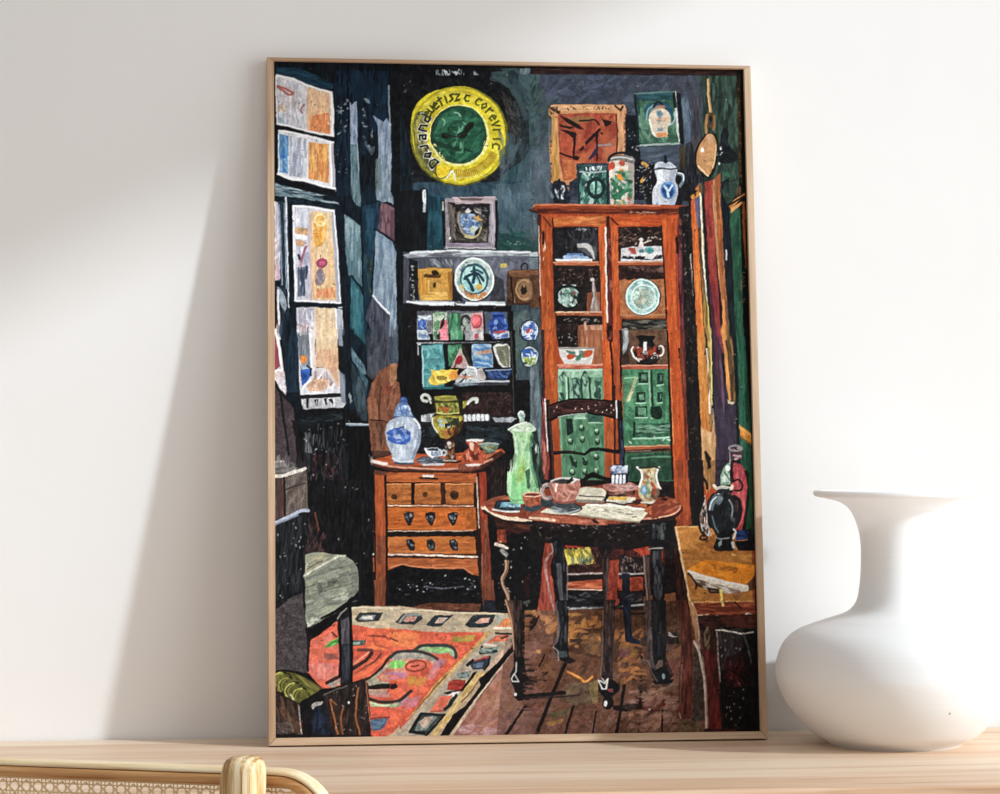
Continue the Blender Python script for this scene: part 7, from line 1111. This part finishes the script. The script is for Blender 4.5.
# section: a rounded cap on the outside, a groove, and a rounded inner bead
sec = [(0, -.004), (-.0007, -.0066), (-.0022, -.0083), (-.0038, -.0086), (-.0049, -.0074), (-.0052, -.005), (-.0052, .005), (-.0049, .0074), (-.0038, .0086), (-.0022, .0083), (-.0007, .0066), (0, .004)]
sweep(bm, loop_path(HW, zc, HH, RC), sec); link('back_loop', bm, M['chair_x'], ch, smooth=True)
bm = bmesh.new()
sec = [(-.0053, -.0060), (-.0056, -.0082), (-.0070, -.0094), (-.0095, -.0097), (-.0122, -.0090), (-.0138, -.0068), (-.0143, -.003), (-.0143, .003), (-.0138, .0068), (-.0122, .0090), (-.0095, .0097), (-.0070, .0094), (-.0056, .0082), (-.0053, .0060)]
sweep(bm, loop_path(HW, zc, HH, RC), sec); bead = link('inner_bead', bm, M['bead'], ch, smooth=True); bead['label'] = 'darker brown oak bead inside the loop'
# cane: paired uprights and levels with two diagonals, each strand a thin strip
bm = bmesh.new(); ix2, iz0, iz1 = HW-.0125, zc-HH+.0125, zc+HH-.0125; rin = RC-.0125
def clip(x, z):
    if not (-ix2 <= x <= ix2 and iz0 <= z <= iz1): return False
    dx, dz = abs(x)-(ix2-rin), abs(z-zc)-(HH-.0125-rin)
    return not (dx > 0 and dz > 0 and dx*dx+dz*dz > rin*rin)
def strand(x0, z0, x1, z1, w, y):
    N = 60; pts = [(x0+(x1-x0)*i/N, z0+(z1-z0)*i/N) for i in range(N+1)]; ins = [p for p in pts if clip(*p)]
    if len(ins) < 2: return
    (a, b), (c2, d) = ins[0], ins[-1]; L2 = math.hypot(c2-a, d-b)
    if L2 < .004: return
    nx, nz = -(d-b)/L2*w/2, (c2-a)/L2*w/2; t = .0003
    v = [bm.verts.new(p) for p in ((a+nx, y-t, b+nz), (a-nx, y-t, b-nz), (c2-nx, y-t, d-nz), (c2+nx, y-t, d+nz), (a+nx, y+t, b+nz), (a-nx, y+t, b-nz), (c2-nx, y+t, d-nz), (c2+nx, y+t, d+nz))]
    for f in ((0, 1, 2, 3), (7, 6, 5, 4), (0, 4, 5, 1), (1, 5, 6, 2), (2, 6, 7, 3), (3, 7, 4, 0)): bm.faces.new([v[k] for k in f])
PT = .0102
k = -22
for k in range(-21, 22):
    for e in (-.0016, .0016):
        strand(k*PT+e, iz0, k*PT+e, iz1, .0010, -.0004); strand(-ix2, zc+k*PT+e, ix2, zc+k*PT+e, .0010, .0004)
for k in range(-40, 41):
    s = k*PT+PT/2
    strand(s-.2, zc-.2, s+.2, zc+.2, .0011, -.0010); strand(s-.2, zc+.2, s+.2, zc-.2, .0011, .0010)
link('cane_panel', bm, M['cane'], ch)
# rear posts: rounded, bull-nosed tops, running down to the floor as the rear legs
def post(px):
    bm = bmesh.new(); top = .0718-FZ; rings = []; seg = 40
    prof = [(0, 0.0), (.3, .0002), (.58, .0010), (.76, .0026), (.87, .0050), (.945, .0090), (.985, .0150), (1, .024), (1.01, .05), (1.03, .12), (1.04, .3), (.86, .55), (.72, top)]
    for s, dz in prof:
        z = top-dz; lean = -.05*min(dz, .1)
        ring = []
        for i in range(seg):
            a = 2*math.pi*i/seg; c1, s1 = math.cos(a), math.sin(a)
            ex = math.copysign(abs(c1)**.75, c1); ey = math.copysign(abs(s1)**.75, s1)
            ring.append(bm.verts.new((px+lean+s*.0164*ex, -.0285+s*.0180*ey, z)))
        rings.append(ring)
    bm.faces.new(rings[0]); bm.faces.new(rings[-1][::-1])
    for a, b in zip(rings, rings[1:]):
        for i in range(seg): bm.faces.new((a[i], a[(i+1) % seg], b[(i+1) % seg], b[i]))
    link('rear_post', bm, M['chair_z'], ch, smooth=True)
pxr = (P0-cen).dot(ax)-.0345
post(pxr); post(-pxr)
SH = .45
bm = bmesh.new(); box(bm, -.2, .2, -.012, .40, SH-.045, SH, .008); link('seat_frame', bm, M['chair_x'], ch)
bm = bmesh.new(); box(bm, -.165, .165, .03, .365, SH+.0002, SH+.008, .003); link('cane_seat', bm, M['cane'], ch)
for x in (-.175, .175):
    bm = bmesh.new(); lathe(bm, [(0, 0), (.011, 0), (.012, .01), (.019, SH-.046), (0, SH-.046)], 24)
    link('front_leg', bm, M['chair_z'], ch, smooth=True, loc=(x, .372, 0))

# ------------------------------------------------------------------------ daylight
S = Vector((2.0, -1.0, 1.0)).normalized()
sun = bpy.data.lights.new('sun', 'SUN'); sun.energy = SUN; sun.angle = R(2.6); sun.color = (.86, .94, 1.0)
so = bpy.data.objects.new('sun', sun); COL.objects.link(so); so.rotation_euler = (-S).to_track_quat('-Z', 'Y').to_euler(); so.location = (4, -2, 3)
w = bpy.data.worlds.new('sky'); scn.world = w; w.use_nodes = True; nt = w.node_tree; bg = nt.nodes['Background']
tc = nd(nt, 'ShaderNodeTexCoord'); sp = nd(nt, 'ShaderNodeSeparateXYZ'); nt.links.new(tc.outputs['Generated'], sp.inputs[0])
mr = nd(nt, 'ShaderNodeMapRange'); mr.interpolation_type = 'SMOOTHSTEP'; mr.inputs['From Min'].default_value = .42; mr.inputs['From Max'].default_value = .75
nt.links.new(sp.outputs['X'], mr.inputs['Value'])
rp = nt.nodes.new('ShaderNodeValToRGB'); e = rp.color_ramp.elements      # the open side of the sky, where the window looks out, is the bright one
e[0].color = (SKY, SKY*.985, SKY*.97, 1); e[1].color = (SKYR*.97, SKYR*.99, SKYR, 1); nt.links.new(mr.outputs[0], rp.inputs['Fac'])
nt.links.new(rp.outputs['Color'], bg.inputs['Color']); bg.inputs['Strength'].default_value = 1.0

# ------------------------------------------------------------------------ camera
cam = bpy.data.cameras.new('camera'); co_ = bpy.data.objects.new('camera', cam); COL.objects.link(co_)
co_.location = (-.3476, -2.7427, .3129); co_.rotation_euler = (math.pi/2+.016068, 0, -.12238)
cam.sensor_fit = 'HORIZONTAL'; cam.sensor_width = 36; cam.lens = 2600/1000*36; cam.clip_start = .05
scn.camera = co_
vs_ = scn.view_settings; vs_.view_transform = 'Standard'; vs_.look = 'None'; vs_.exposure = 0; vs_.gamma = 1; vs_.use_curve_mapping = False
